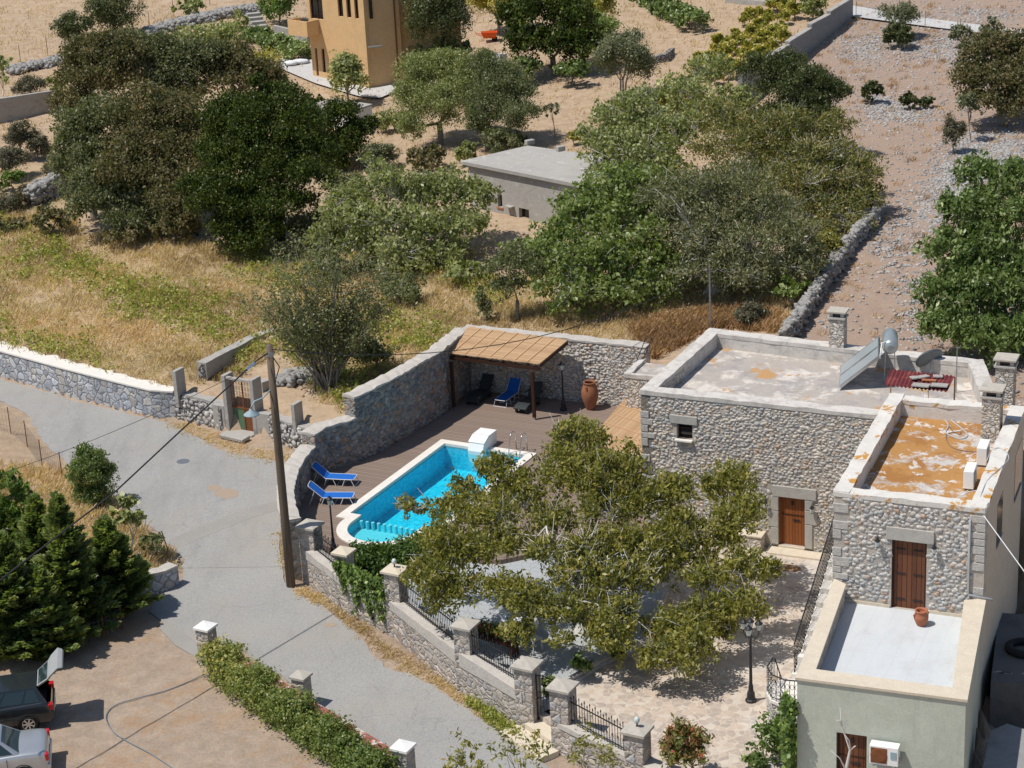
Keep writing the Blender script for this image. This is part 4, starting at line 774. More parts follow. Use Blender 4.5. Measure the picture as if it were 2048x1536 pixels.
parapet([tuple(mBL + E_([.0, 0])), mp(0, 0)], -.03, .50, MR - .1, MZ + .06, 'parapet_plaster')
parapet([tuple(mBR), tuple(mBL)], -.02, .54, MR - .1, MZ + .04, 'parapet_plaster')
parapet([(16.75, 64.9), tuple(mBR)], -.02, .56, MR - .1, MZ + .05, 'parapet_plaster')
# wing
tu0, tz1 = frontuv(1784, 1078, wo_, wDir, wN); tu1, _ = frontuv(1854, 1085, wo_, wDir, wN); TZ = frontuv(1785, 1216, wo_, wDir, wN)[1]
mk('wall', wall_open(MB(), wo_, wDir, wN, WW, -.5, WZ - .1, .45, [(tu0, tu1, TZ, tz1)]), 'mortar_house', house)
relief(house, [(wo_, wp(WW, 0), 2.3, WZ - .12, WZ - .12, tuple(-wN))], 'rock_wing', .165, .12, .031, 503, holes=[(tu0, tu1, 0, tz1), (tu0 - .2, tu1 + .24, tz1 - .05, tz1 + .42), (-1, .28, -1, 9), (WW - .28, 9, -1, 9), (0, 9, 0, TZ + .12)])
mk('wall', MB().prism([wp(0, .45), wp(0, WD), wp(.42, WD), wp(.42, .45)], -.5, WZ - .11), 'wing_stone', house)
rb = P2(2046, 815, WZ); RBK = E_(wp(WW, WD)) * .5 + E_(rb) * .5
wRF = wp(WW, 0)
gside = MB().prism([wp(WW - .42, .452), (wRF[0], wRF[1] + .0), tuple(RBK), tuple(RBK - E_([.42, -.1]))], -1.2, WZ - .12)
gw = mk('side_wall', MB().prism([(wp(WW - .4, .455)), wp(WW + .004, .455), tuple(RBK), tuple(RBK - wDir * .42)], -1.2, WZ - .12), 'beige_plaster', house)
mk('wall', MB().prism([wp(.42, WD - .4), wp(.42, WD), tuple(RBK - wDir * .43), tuple(RBK - wDir * .43 - wN * .4)], -.5, WZ - .13), 'wing_stone', house)
mk('roof', MB().prism([wp(.2, .2), wp(.2, WD - .2), tuple(RBK - wDir * .2 - wN * .2), wp(WW - .2, .2)], WR - .3, WR), 'wing_roof_plaster', house)
parapet([wp(0, 0), wp(WW, 0)], -.03, .48, WR - .08, WZ + .04, 'wing_parapet_plaster', .025)
parapet([wp(0, WD), wp(0, 0)], -.03, .47, WR - .08, WZ + .05, 'wing_parapet_plaster', .03)
parapet([wp(WW, 0), tuple(RBK)], -.03, .47, WR - .08, WZ + .03, 'wing_parapet_plaster', .03)
parapet([tuple(RBK), wp(0, WD)], -.02, .46, WR - .08, WZ + .02, 'wing_parapet_plaster', .03)
# openings
def local_box(mb, o, d, n, u0, u1, v0, v1, z0, z1):
    q_ = lambda u, v: (o[0] + d[0] * u + n[0] * v, o[1] + d[1] * u + n[1] * v); return mb.prism([q_(u0, v0), q_(u1, v0), q_(u1, v1), q_(u0, v1)], z0, z1)
def door(o, d, n, u0, u1, z0, z1, mat, frame, lint=None, double=False, sill=True, parent=None, surround=None, rec=.12):
    p = E_(o) + E_(d) * u0 + E_(n) * rec
    e = bpy.data.objects.new('door', None); COL.objects.link(e); e.parent = parent; e.location = Vector((p[0], p[1], z0)) - parent.location; e.rotation_euler = (0, 0, math.atan2(d[1], d[0]))
    W_ = u1 - u0; Hh = z1 - z0; t = .06
    mk('door_panel', MB().box((W_ / 2, .03, Hh / 2), (W_ - .02, .05, Hh)), mat, e, local=True)
    fr = MB()
    for x in (t / 2, W_ - t / 2): fr.box((x, -.02, Hh / 2), (t, .06, Hh))
    fr.box((W_ / 2, -.02, Hh - t / 2), (W_ - 2 * t, .055, t)); mk('door_frame', fr, frame, e, local=True)
    hd = MB()
    if double:
        for x in (.12, W_ - .42):
            for z in (.3, Hh * .5, Hh - .35): mk('hinge', MB().box((x + .15, -.01, z), (.3, .015, .035)), 'black_iron', e, local=True)
    else:
        mk('handle', MB().box((W_ - .35, -.015, Hh * .52), (.26, .02, .05)), 'black_iron', e, local=True); mk('knocker', MB().box((W_ / 2, -.012, Hh * .86), (.1, .02, .14)), 'black_iron', e, local=True)
        mk('door_rail', MB().box((W_ / 2, .0, Hh * .62), (W_ - .14, .02, .035)), 'dark_wood', e, local=True)
    if lint:
        mb = MB(); local_box(mb, o, d, n, lint[0], lint[1], -.06, .3, z1, z1 + lint[2]); mk('lintel', mb, 'lintel_stone', parent, bevel=.012)
    return e
door(mo, mDir, mN, du0, du1, dz0, dz1, 'door_orange', 'door_orange', (du0 - .22, du1 + .42, .42), parent=house)
for (a, b_, c, e) in ((du0 - .26, du0, dz0 + 1.35, dz1), (du0 - .40, du0, dz0 + .7, dz0 + 1.33), (du0 - .28, du0, dz0 + .02, dz0 + .68), (du1, du1 + .30, dz0 + 1.5, dz1 - .01), (du1, du1 + .45, dz0 + .95, dz0 + 1.48), (du1, du1 + .28, dz0, dz0 + .93)):
    mb = MB(); local_box(mb, mo, mDir, mN, a, b_ - (0 if b_ > du1 else .005), -.05, .2, c, e); mk('jamb_stone', mb, 'lintel_stone', house, bevel=.015)
door(wo_, wDir, wN, tu0, tu1, TZ, tz1, 'door_brown', 'dark_wood', (tu0 - .18, tu1 + .22, .42), double=True, parent=house)
wi = bpy.data.objects.new('window', None); COL.objects.link(wi); wi.parent = house; wpz = mp(wu0, .22); wi.location = Vector((*wpz, wz0)) - house.location; wi.rotation_euler = (0, 0, math.atan2(mDir[1], mDir[0]))
W_, Hh = wu1 - wu0, wz1 - wz0
mk('window_pane', MB().box((W_ / 2, .04, Hh / 2), (W_, .02, Hh)), 'dark_window', wi, local=True)
fr = MB(); [fr.box((x, 0, Hh / 2), (.05, .05, Hh)) for x in (.025, W_ - .025)]; [fr.box((W_ / 2, 0, z), (W_ - .1, .048, .05)) for z in (.025, Hh * .62, Hh - .025)]; mk('window_frame', fr, 'dark_wood', wi, local=True)
mb = MB(); local_box(mb, mo, mDir, mN, wu0 - .05, wu1 + .02, -.16, .2, wz0 - .07, wz0); mk('sill', mb, 'white_coping', house, bevel=.01)
mb = MB(); local_box(mb, mo, mDir, mN, wu0 - .24, wu1 + .20, -.06, .25, wz1, wz1 + .32); mk('lintel', mb, 'lintel_stone', house, bevel=.015)
# pale steps at the main door
mb = MB(); local_box(mb, mo, mDir, mN, du0 + .002, du1 - .002, -.06, .115, -.3, dz0 - .002); mk('doorstep', mb, 'sand_stone', house, bevel=.01)
mb = MB(); local_box(mb, mo, mDir, mN, du0 - .25, du1 + 1.3, -.62, -.062, -.3, .075); mk('doorstep', mb, 'sand_stone', house, bevel=.01)
mb = MB(); local_box(mb, mo, mDir, mN, 1.0, du0 - .5, -.55, -.003, -.3, .55); mk('stone_bench', mb, 'wall_stone', house)
mb = MB(); local_box(mb, mo, mDir, mN, .97, du0 - .47, -.58, -.003, .552, .60); mk('bench_top', mb, 'sand_stone', house)
plain('mat_brown', (.26, .165, .09), .95, var=.3, vscale=20); dm = MB(); c = P(1578, 1136, .02); dm.lathe([(.42, 0), (.42, .02), (.3, .025)], (0, 0, 0), 24); t = mk('door_mat', dm, 'mat_brown', local=True); t.location = c; t.scale = (1, .6, 1); t.rotation_euler = (0, 0, -.43)
tag(t, 'rounded brown door mat on the paving below the orange door', 'door mat')
plaster('corner_rock', (.50, .48, .45), [((.40, .38, .37), .5, .68, 2.4, 3, (1, 1, 1)), ((.60, .56, .50), .55, .68, 3.1, 9, (1, 1, 1))], 1, .9)
def quoins(o_, d_, n_, z0, z1, sgn, zlist=None, seed=1):
    r5 = random.Random(seed); z = z0; k = 0
    while z < z1 - .2:
        h = r5.uniform(.20, .34); L1 = (.46 if k % 2 else .27) * r5.uniform(.85, 1.15); L2 = (.27 if k % 2 else .46)
        if z + h > z1: h = z1 - z
        if r5.random() < .85:
            mb = MB(); a0, a1 = (-.03, L1) if sgn > 0 else (-L1, .03); local_box(mb, o_, d_, n_, a0, a1, -.035, L2, z + .012, z + h - .012); mk('corner_stone', mb, 'corner_rock', house, bevel=.02)
        z += h; k += 1
quoins(mo, mDir, mN, .3, MZ - .18, 1, seed=3); quoins(wo_, wDir, wN, 2.6, WZ - .2, 1, seed=4); quoins(wp(WW, 0), wDir, wN, TZ + .8, WZ - .2, -1, seed=5)
# terrace
PZ = TZ + .76
tFL = P(1590, 1355, PZ)[:2]; tFR = P(1935, 1400, PZ)[:2]; tBL = E_(wp(.02, -.003)); tBR = E_(wp(WW + .12, -.003)); iBL = P2(1704, 1200, PZ)
Lw = .42
fd = (tFR - tFL) / np.linalg.norm(tFR - tFL); fn = E_([-fd[1], fd[0]]); lw_l = (tBL - tFL) / np.linalg.norm(tBL - tFL); rw_l = (tBR - tFR) / np.linalg.norm(tBR - tFR)
tiFL = P(1632, 1338, PZ)[:2]; tiFR = P(1905, 1375, PZ)[:2]; tiBL = P(1692, 1168, PZ)[:2]; tiBR = P(1928, 1200, PZ)[:2]
lowc = lambda p, k=.04: tuple(E_(p) + k * (E_([10, 55.8]) - E_(p)) / np.linalg.norm(E_([10, 55.8]) - E_(p)))
# walls below: green plastered front and side, stone inner faces
ld0, lz1 = frontuv(1672, 1466, tFL, fd, fn); ld1, _ = frontuv(1733, 1470, tFL, fd, fn)
mk('front_wall', wall_open(MB(), tFL + fn * .05 + fd * .05, fd, fn, float(np.linalg.norm(tFR - tFL)) - .1, -1.2, PZ - .085, .28, [(ld0 - .05, ld1 - .05, lz1 - 2.1, lz1)]), 'green_plaster', house)
lw0 = tFL + fn * .33 + fd * .05
mk('side_wall', MB().prism([tuple(lw0), tuple(lw0 + fd * .3), tuple(tiBL - fd * .05), tuple(tBL + fd * .05)], -.5, PZ - .086), 'wing_stone', house)
rw0 = tFR + fn * .33 - fd * .05
mk('side_wall', MB().prism([tuple(rw0), tuple(rw0 - fd * .3), tuple(tiBR + fd * .05), wp(WW + .02, -.003)], -1.2, PZ - .087), 'green_plaster', house)
mk('side_wall', MB().prism([wp(WW + .02, .001), wp(WW - .02, .001), wp(WW - .02, .44), wp(WW + .02, .44)], -1.2, WZ - .13), 'beige_plaster', house)
mk('terrace_floor', MB().prism([tuple(lw0 + fd * .12), tuple(rw0 - fd * .12), wp(WW - .03, -.002), wp(.3, -.002)], TZ - .3, TZ), 'terrace_tile', house)
cp = MB()
for poly in ([tFL, tFR, tiFR, tiFL], [tFL + (tiFL - tFL) * 1.0 * 0 + 0, tiFL, tiBL, tBL], [tiFR, tFR, tBR, tiBR]):
    cp.prism([tuple(p) for p in poly], PZ - .08, PZ + (.0 if len(cp.f) == 0 else -.002))
mk('coping', cp, 'sand_stone', house)
mk('inner_face', MB().prism([tuple(lw0 + fd * .301), tuple(lw0 + fd * .315), tuple(tiBL - fd * .03), tuple(tiBL - fd * .049)], TZ, PZ - .088), 'street_stone', house)
skt = MB(); local_box(skt, wo_, wDir, wN, .34, tu0 - .03, -.035, -.001, TZ, TZ + .10); mk('skirting', skt, 'sand_stone', house); skt = MB(); local_box(skt, wo_, wDir, wN, tu1 + .03, WW - .28, -.035, -.001, TZ, TZ + .10); mk('skirting', skt, 'sand_stone', house)
door(tFL + fn * .05 + fd * .05, fd, fn, ld0 - .05, ld1 - .05, lz1 - 2.1, lz1, 'door_brown', 'dark_wood', parent=house, rec=.16)
# small windows in the beige side wall
def side_window(px0, py0, px1, py1):
    o_ = wp(WW, .45); d_ = (RBK - E_(o_)); d_ = d_ / np.linalg.norm(d_); n_ = E_([-d_[1], d_[0]])
    u0, z1 = frontuv(px0, py0, o_, d_, n_); u1, z0 = frontuv(px1, py1, o_, d_, n_); mb = MB(); local_box(mb, o_, d_, n_, min(u0, u1), max(u0, u1), -.012, .05, min(z0, z1), max(z0, z1)); w_ = mk('window', mb, 'dark_window', house)
    k = MB(); local_box(k, o_, d_, n_, min(u0, u1) - .04, max(u0, u1) + .04, -.05, .02, min(z0, z1) - .05, min(z0, z1) - .001); mk('sill', k, 'beige_plaster', w_)
side_window(2031, 912, 2041, 965); side_window(1995, 1010, 2003, 1065)
# drain pipe on the wing front
u_, z_ = frontuv(1941, 1040, wo_, wDir, wN); _, zb = frontuv(1941, 1190, wo_, wDir, wN)
q1 = wp(u_, -.07); q2 = wp(u_ + .75, -.12); mk('drain_pipe', MB().tube([(*wp(u_, .02), z_ + .0), (*q1, z_), (*q1, zb + .08), (*wp(u_ + .05, -.08), zb + .03), (*q2, zb)], .038, 8), 'pipe_gray', house, smooth=True)
# lean-to left of the main block
AZ = 4.1; an = [P2(1250, 752, AZ), P2(1283, 762, AZ), P2(1345, 705, AZ), P2(1310, 700, AZ)]
av = float((P(1249, 752, AZ)[:2] - mFL) @ mN); an = [P2(1249, 752, AZ), mp(-.02, av), mp(-.02, 6.6), tuple(P(1249, 752, AZ)[:2] + mN * (6.6 - av))]
mk('annex_wall', MB().prism(an, -.5, AZ - .08), 'wall_stone', house); mk('annex_roof', MB().prism(an, AZ - .078, AZ - .02), 'main_roof_plaster', house)
parapet([an[0], an[1]], -.03, .22, AZ - .06, AZ + .1, 'parapet_plaster'); parapet([an[3], an[0]], -.03, .22, AZ - .06, AZ + .1, 'parapet_plaster')
# chimneys
def chimney(x, y, z0, w_, d_, h, rz, name='chimney'):
    e = bpy.data.objects.new(name, None); COL.objects.link(e); e.parent = house; e.location = Vector((x, y, z0)) - house.location; e.rotation_euler = (0, 0, rz)
    mk('stack', MB().box((0, 0, h / 2), (w_, d_, h)), 'wall_stone', e, local=True, bevel=.015)
    mk('collar', MB().box((0, 0, h + .04), (w_ + .1, d_ + .1, .08)), 'lintel_stone', e, local=True, bevel=.01)
    mk('throat', MB().box((0, 0, h + .17), (w_ - .24, d_ - .2, .18)), 'dark_window', e, local=True)
    cr = MB(); [cr.box((sx * (w_ / 2 - .08), sy * (d_ / 2 - .08), h + .17), (.12, .12, .18)) for sx in (-1, 1) for sy in (-1, 1)]; mk('corner_blocks', cr, 'lintel_stone', e, local=True)
    mk('cap', MB().box((0, 0, h + .29), (w_ + .16, d_ + .16, .07)), 'cap_stone', e, local=True, bevel=.01); return e
CR = math.atan2(wDir[1], wDir[0])
c = P(1675, 719, MR); chimney(c[0], c[1] - .05, MR - .1, .58, .5, 1.80, CR)
c = P(1984, 882, WR); chimney(c[0], c[1] + .1, WR - .1, .60, .6, 1.65, CR)
c = P(2008, 815, WR); chimney(c[0] + .05, c[1] + .1, WR - .5, .62, .6, 2.0, CR)
# ---- roof equipment
def roofpt(px, py, z): p = P(px, py, z); return (p[0], p[1], z)
sh = thing('solar_heater', 'solar water heater, gray sloped panel and silver tank on the main roof', 'solar heater', roofpt(1740, 775, MR))
a = P(1682, 776, MR + .05); c = P(1755, 675, 0)
# panel: foot edge at left, upper edge at right under the tank
f0 = E_(P(1681, 777, MR + .08)); back = E_(P(1683, 735, MR + .08)); dv = E_([.995, -.08]); nv = (back - f0)[:2] / np.linalg.norm((back - f0)[:2])
top0 = f0 + np.append(dv * 1.42, 1.14); top1 = back + np.append(dv * 1.42, 1.14)
# steer the panel corners onto the photo corners
pn = MB(); th_ = .08; nrm = np.cross(top0 - f0, back - f0); nrm /= np.linalg.norm(nrm)
if nrm[2] < 0: nrm = -nrm
V8 = [f0, top0, top1, back]; pn.add([tuple(p) for p in V8] + [tuple(p + nrm * th_) for p in V8], [(3, 2, 1, 0), (4, 5, 6, 7), (0, 1, 5, 4), (1, 2, 6, 5), (2, 3, 7, 6), (3, 0, 4, 7)])
pan = mk('panel', pn, 'steel', sh)
gl = MB()
for k in (0, 1):
    e0 = .04 + k * .5; e1 = .46 + k * .5; g4 = [f0 + (top0 - f0) * s_ + (back - f0) * t_ + nrm * (th_ + .006) for s_, t_ in ((.02, e0), (.98, e0), (.98, e1), (.02, e1))]; gl.sheet([tuple(p) for p in g4])
mk('glass', gl, 'collector_glass', pan)
tc_ = (top0 + top1) / 2 + np.append(dv * .36, .26); L_ = .78; ax = np.append(nv, 0)
prf = [(.02, -L_), (.16, -L_ + .01), (.24, -L_ + .06), (.285, -L_ + .14), (.285, L_ - .14), (.24, L_ - .06), (.16, L_ - .01), (.02, L_)]
tk = MB(); tk.tube([tuple(tc_ + ax * z) for r_, z in prf], [r_ for r_, z in prf], 20); mk('tank', tk, 'tank_paint', sh, smooth=True)
mk('tank_hub', MB().tube([tuple(tc_ - ax * (L_ + .03)), tuple(tc_ - ax * (L_ - .03))], .10, 12), 'gray_metal', sh)
fr = MB()
for s_ in (-.5, .5):
    q1 = tc_ + ax * s_; [fr.tube([tuple(q1 + np.append(dv * k, -.2)), (q1[0] + dv[0] * k * 1.3, q1[1] + dv[1] * k * 1.3, MR)], .018, 5) for k in (-.16, .16)]
    fr.tube([tuple(f0 + (back - f0) * (s_ + .5)), (*(f0 + (back - f0) * (s_ + .5))[:2], MR)], .018, 5)
    fr.tube([tuple(q1 + np.append(dv * -.2, -.25)), tuple(f0 + (back - f0) * (s_ + .5))], .016, 5)
mk('stand', fr, 'gray_metal', sh)
mk('pipe', MB().tube([tuple(tc_ - ax * .6 + E_([0, 0, .2])), tuple(tc_ - ax * .75 - np.append(dv * .3, -.2)), tuple(top0 + E_([0, 0, .12])), tuple(top0 + E_([0, 0, -.02]))], .022, 6), 'white_metal', sh, smooth=True)
# dish
ds = thing('satellite_dish', 'large dark gray satellite dish behind the red corrugated sheet', 'satellite dish', roofpt(1862, 752, MR))
x, y, z = ds.location; dn = Vector((-.25, .8, .55)).normalized(); R3 = dn.to_track_quat('Z', 'Y').to_matrix()
mb = MB(); mb.lathe([(.02, 0), (.3, .03), (.40, .06), (.54, .11), (.54, .13), (.40, .085), (.3, .055), (.02, .02)], n=28, cap=False)
mb.v = [tuple(Vector((0, .15, .55)) + R3 @ Vector(p)) for p in mb.v]; mk('dish', mb, 'dish_gray', ds, local=True, smooth=True)
mk('mast', MB().tube([(0, 0, 0), (0, .1, .55)], .03, 8), 'gray_metal', ds, local=True); mk('arm', MB().tube([tuple(Vector((0, .15, .55))), tuple(Vector((0, .15, .55)) + dn * .8)], .014, 6), 'gray_metal', ds, local=True)
# red corrugated sheet with slabs
rc = [P(1768, 770, 6.35), P(1895, 783, 6.35), P(1910, 752, 6.55), P(1782, 738, 6.55)]
rs_ = thing('corrugated_sheet', 'red corrugated roofing sheet weighed down with flat stones', 'roofing sheet', tuple(rc[0] - E_([0, 0, .1])))
mb = MB(); nn = 64; a, b_, c, d_ = [E_(p) for p in rc]
for i in range(nn + 1):
    t = i / nn; o_ = .028 * math.cos(t * 16 * 2 * math.pi); p = a + (b_ - a) * t; q_ = d_ + (c - d_) * t; mb.v += [tuple(p + E_([0, 0, o_])), tuple(q_ + E_([0, 0, o_])), tuple(p + E_([0, 0, o_ - .012])), tuple(q_ + E_([0, 0, o_ - .012]))]
for i in range(nn): k = 4 * i; mb.f += [(k, k + 4, k + 5, k + 1), (k + 2, k + 3, k + 7, k + 6), (k, k + 2, k + 6, k + 4), (k + 1, k + 5, k + 7, k + 3)]
plaster('red_sheet', (.17, .045, .05), [((.34, .10, .09), .5, .7, 2, 3, (1, 1, 1))], 1, .1)
mk('sheet', mb, 'red_sheet', rs_)
mb = MB(); [mb.tube([(*(p[:2]), WR - .75), tuple(p - E_([0, 0, .04]))], .03, 5) for p in rc[2:]]; mk('support', mb, 'beige_wood', rs_)
sheetz = lambda px, py: P(px, py, 6.35 + (783 - py) / 45 * .2 + .03)
for i, (px, py, sx, sy, rz, lab) in enumerate(((1842, 772, .60, .42, -.4, 'flat gray paving slab on the front left of the red sheet'), (1879, 772, .58, .42, -.35, 'flat gray paving slab on the front right of the red sheet'), (1846, 755, .40, .3, .3, 'small gray stone slab at the back of the red sheet'), (1876, 754, .34, .3, -.2, 'small square stone slab at the back right of the red sheet'), (1858, 762, .5, .15, -.3, 'narrow orange tile lying between slabs on the red sheet'), (1828, 757, .22, .34, .2, 'broken stone piece at the left of the slabs on the red sheet'))):
    p = sheetz(px, py); mb = MB().box((0, 0, .03), (sx, sy, .06)); ob = mk('brick_tile' if i == 4 else 'stone_slab', mb, 'brick' if i == 4 else 'concrete', local=True, bevel=.012); ob.location = tuple(p); ob.rotation_euler = (-.12, 0, rz); tag(ob, lab, 'stone slab' if i != 4 else 'tile')
# air conditioners on the wing roof, side view
def aircon(px, py, z, rz, lab, rusty=False, sc=1.):
    p = P(px, py, z); t = thing('air_conditioner', lab, 'air conditioner', (p[0], p[1], z), rz)
    mk('casing', MB().box((0, 0, .36 * sc), (.82 * sc, .32 * sc, .6 * sc)), 'white_plastic', t, local=True, bevel=.02)
    mb = MB(); mb.v = []; L = MB().lathe([(.24 * sc, 0), (.24 * sc, .02), (.2 * sc, .03), (.05 * sc, .03)], n=20); R3 = Matrix.Rotation(math.pi / 2, 3, 'X')
    L.v = [tuple(R3 @ Vector(q_) + Vector((-.14 * sc, -.16 * sc, .36 * sc))) for q_ in L.v]; mk('fan_grille', L, 'rust' if rusty else 'gray_metal', t, local=True)
    if rusty: mk('grille_plate', MB().box((-.14 * sc, -.165 * sc, .36 * sc), (.46 * sc, .012, .48 * sc)), 'rust', t, local=True); mk('control_box', MB().box((.27 * sc, -.17 * sc, .42 * sc), (.16 * sc, .02, .22 * sc)), 'shade_blue', t, local=True)
    ft = MB(); [ft.box((s_ * .28 * sc, 0, .03 * sc), (.06, .34 * sc, .06 * sc)) for s_ in (-1, 1)]; mk('feet', ft, 'gray_metal', t, local=True)
    mk('service_valve', MB().box((.43 * sc, 0, .2 * sc), (.06, .12, .16)), 'gray_metal', t, local=True); return t
aircon(1966, 925, WR, CR + math.pi / 2 + .05, 'white air conditioner on the orange roof, the one beside the chimney')
aircon(1940, 972, WR, CR + math.pi / 2 + .05, 'white air conditioner on the orange roof, the one nearest the front corner')
u_, z_ = frontuv(1772, 1522, tFL, fd, fn); p = tFL + fd * u_ - fn * .2
ac = aircon(1772, 1522, 0, math.atan2(fd[1], fd[0]), 'wall mounted air conditioner with rusty fan grille on the green wall', True, 1.0); ac.location = (p[0], p[1], z_)
mk('bracket', MB().box((0, .12, -.02), (.7, .3, .04)), 'gray_metal', ac, local=True)
# cables on the wing roof
def rooftube(pxs, z, r, mat, name, lab, cat='cable', n=6, zs=None):
    pts = [E_([*P2(*q_, (zs[i] if zs else z)), (zs[i] if zs else z) + r]) for i, q_ in enumerate(pxs)]
    # smooth by Catmull-Rom
    out = []
    for i in range(len(pts) - 1):
        p0_, p1_, p2_, p3_ = pts[max(i - 1, 0)], pts[i], pts[i + 1], pts[min(i + 2, len(pts) - 1)]
        for t in np.linspace(0, 1, 6)[:-1]: out.append(.5 * (2 * p1_ + (p2_ - p0_) * t + (2 * p0_ - 5 * p1_ + 4 * p2_ - p3_) * t * t + (3 * p1_ - p0_ - 3 * p2_ + p3_) * t ** 3))
    out.append(pts[-1]); ob = mk(name, MB().tube([tuple(p) for p in out], r, n), mat, smooth=True); return tag(ob, lab, cat)
z5 = lambda x, y: (1640 + x / 3.747, 600 + y / 3.747)
rooftube([z5(*q_) for q_ in ((765, 675), (790, 790), (890, 850), (960, 940), (945, 1000), (1050, 1045), (1105, 1010), (1000, 920), (905, 850))], WR, .022, 'cable_light', 'cable_bundle', 'pale blue gray cable coiled on the orange roof', zs=[6.3, 6.0] + [WR] * 7)
rooftube([z5(*q_) for q_ in ((810, 680), (830, 800), (930, 890), (990, 980), (1045, 1010), (1050, 990), (970, 1000), (945, 1030), (980, 1100), (1080, 1135), (1190, 1140))], WR, .014, 'cable_brown', 'cable', 'thin brown cable running over the orange roof to the air conditioner', zs=[6.3, 6.0] + [WR] * 9)
rooftube([z5(*q_) for q_ in ((1150, 1320), (1175, 1360), (1120, 1420), (1060, 1470), (1120, 1440), (1200, 1430))], WR, .014, 'white_metal', 'cable', 'white pipe curling from the front air conditioner')
rooftube([z5(*q_) for q_ in ((1250, 1210), (1280, 1140), (1340, 1110), (1400, 1150), (1410, 1200), (1340, 1270), (1250, 1360), (1200, 1480))], WZ + .03, .014, 'cable_light', 'cable', 'pale cable looping over the right parapet of the orange roof')
rooftube([z5(*q_) for q_ in ((30, 370), (60, 430), (150, 460), (300, 470), (500, 480), (750, 520), (950, 520), (1060, 530), (1110, 580))], MR, .014, 'green_rust', 'hose', 'thin green hose lying along the back of the main roof', 'hose')
# antenna masts, tile, brick
ma = thing('antenna_mast', 'thin gray mast standing on the main roof right of the red sheet', 'mast', roofpt(1912, 785, MR)); mk('pole', MB().tube([(0, 0, 0), (0, 0, 1.75)], .02, 6), 'gray_metal', ma, local=True); mk('bracket', MB().tube([(0, 0, 1.7), (.12, 0, 1.75)], .012, 5), 'gray_metal', ma, local=True)
ob = mk('paving_tile', MB().box((0, 0, .15), (.34, .045, .32)), 'cap_stone', local=True, bevel=.01); ob.location = roofpt(1343, 764, MR); ob.rotation_euler = (-.5, 0, -.9); tag(ob, 'square gray tile leaning inside the left parapet of the main roof', 'tile')
ob = mk('brick', MB().box((0, 0, .04), (.22, .11, .08)), 'brick', local=True, bevel=.006); ob.location = roofpt(1759, 892, WR); ob.rotation_euler = (0, 0, -.3); tag(ob, 'single orange brick on the roof by the left parapet', 'brick')
# iron ladder rails by the annex
lr = thing('iron_railing', 'black iron railing rising beside the small annex roof', 'railing', roofpt(1268, 745, 2.6)); mb = MB()
g0 = P(1266, 740, 3.0); g1 = P(1292, 690, 3.6)
for k in (0, .25): mb.tube([tuple(g0 + E_([k, 0, 0])), tuple(g1 + E_([k, 0, .3]))], .02, 5)
for k in range(7): t = k / 6; q1 = g0 + (g1 + E_([0, 0, .3]) - g0) * t; mb.tube([tuple(q1), tuple(q1 + E_([.25, 0, 0]))], .012, 4)
mk('rails', mb, 'black_iron', lr)
# metal pole behind the house with wire
mpz = GU(1421, 662); pl_ = thing('metal_pole', 'slim gray metal pole behind the back left corner of the house', 'pole', tuple(mpz)); 
hh = 0
for k in range(60):
    if pix(mpz + E_([0, 0, k * .1]))[1] > 532: hh = k * .1
mk('shaft', MB().tube([(0, 0, -.2), (0, 0, hh)], [.055, .04], 8), 'gray_metal', pl_, local=True); mk('crossbar', MB().box((0, 0, hh - .25), (.3, .03, .03)), 'gray_metal', pl_, local=True)
# ---- stairs up to the terrace landing
z3 = lambda x, y: (1100 + x / 2.866, 1000 + y / 2.866)
stp = thing('stone_staircase', 'narrow pale stone stairs climbing along the terrace wall to the wing', 'staircase', (9.0, 57.5, 0))
sB = E_(tFL) + (E_(tBL) - E_(tFL)) * .62 - fd * .02; sT = E_(wp(-.03, 5.2)); sdv = sT - sB; sL = np.linalg.norm(sdv); sdv /= sL; sn = E_([-sdv[1], sdv[0]])
NS = 12; z0s, z1s = 1.05, 3.2
mb = MB()
for i in range(NS):
    a = sB + sdv * (sL * i / NS); b_ = sB + sdv * (sL * (i + 1) / NS); zz = z0s + (z1s - z0s) * (i + 1) / NS; mb = MB().prism([tuple(a), tuple(b_), tuple(b_ + sn * .85), tuple(a + sn * .85)], -.2, zz); mk('step', mb, 'white_coping', stp)
lnd = [tuple(sB), tuple(sB + sn * 1.0), tuple(sB + sn * 1.35 - sdv * .35), tuple(sB + sn * 1.4 - sdv * .95), tuple(sB + sn * 1.15 - sdv * 1.4), tuple(sB + sn * .7 - sdv * 1.62), tuple(sB + sn * .0 - sdv * 1.66)]
mk('landing_base', MB().prism(lnd, -.2, .93), 'wing_stone', stp); mk('landing_slab', MB().prism([tuple(E_(p) + (E_(p) - (sB + sn * .6 - sdv * .6)) * .04) for p in lnd], .931, 1.04), 'white_coping', stp, bevel=.01)
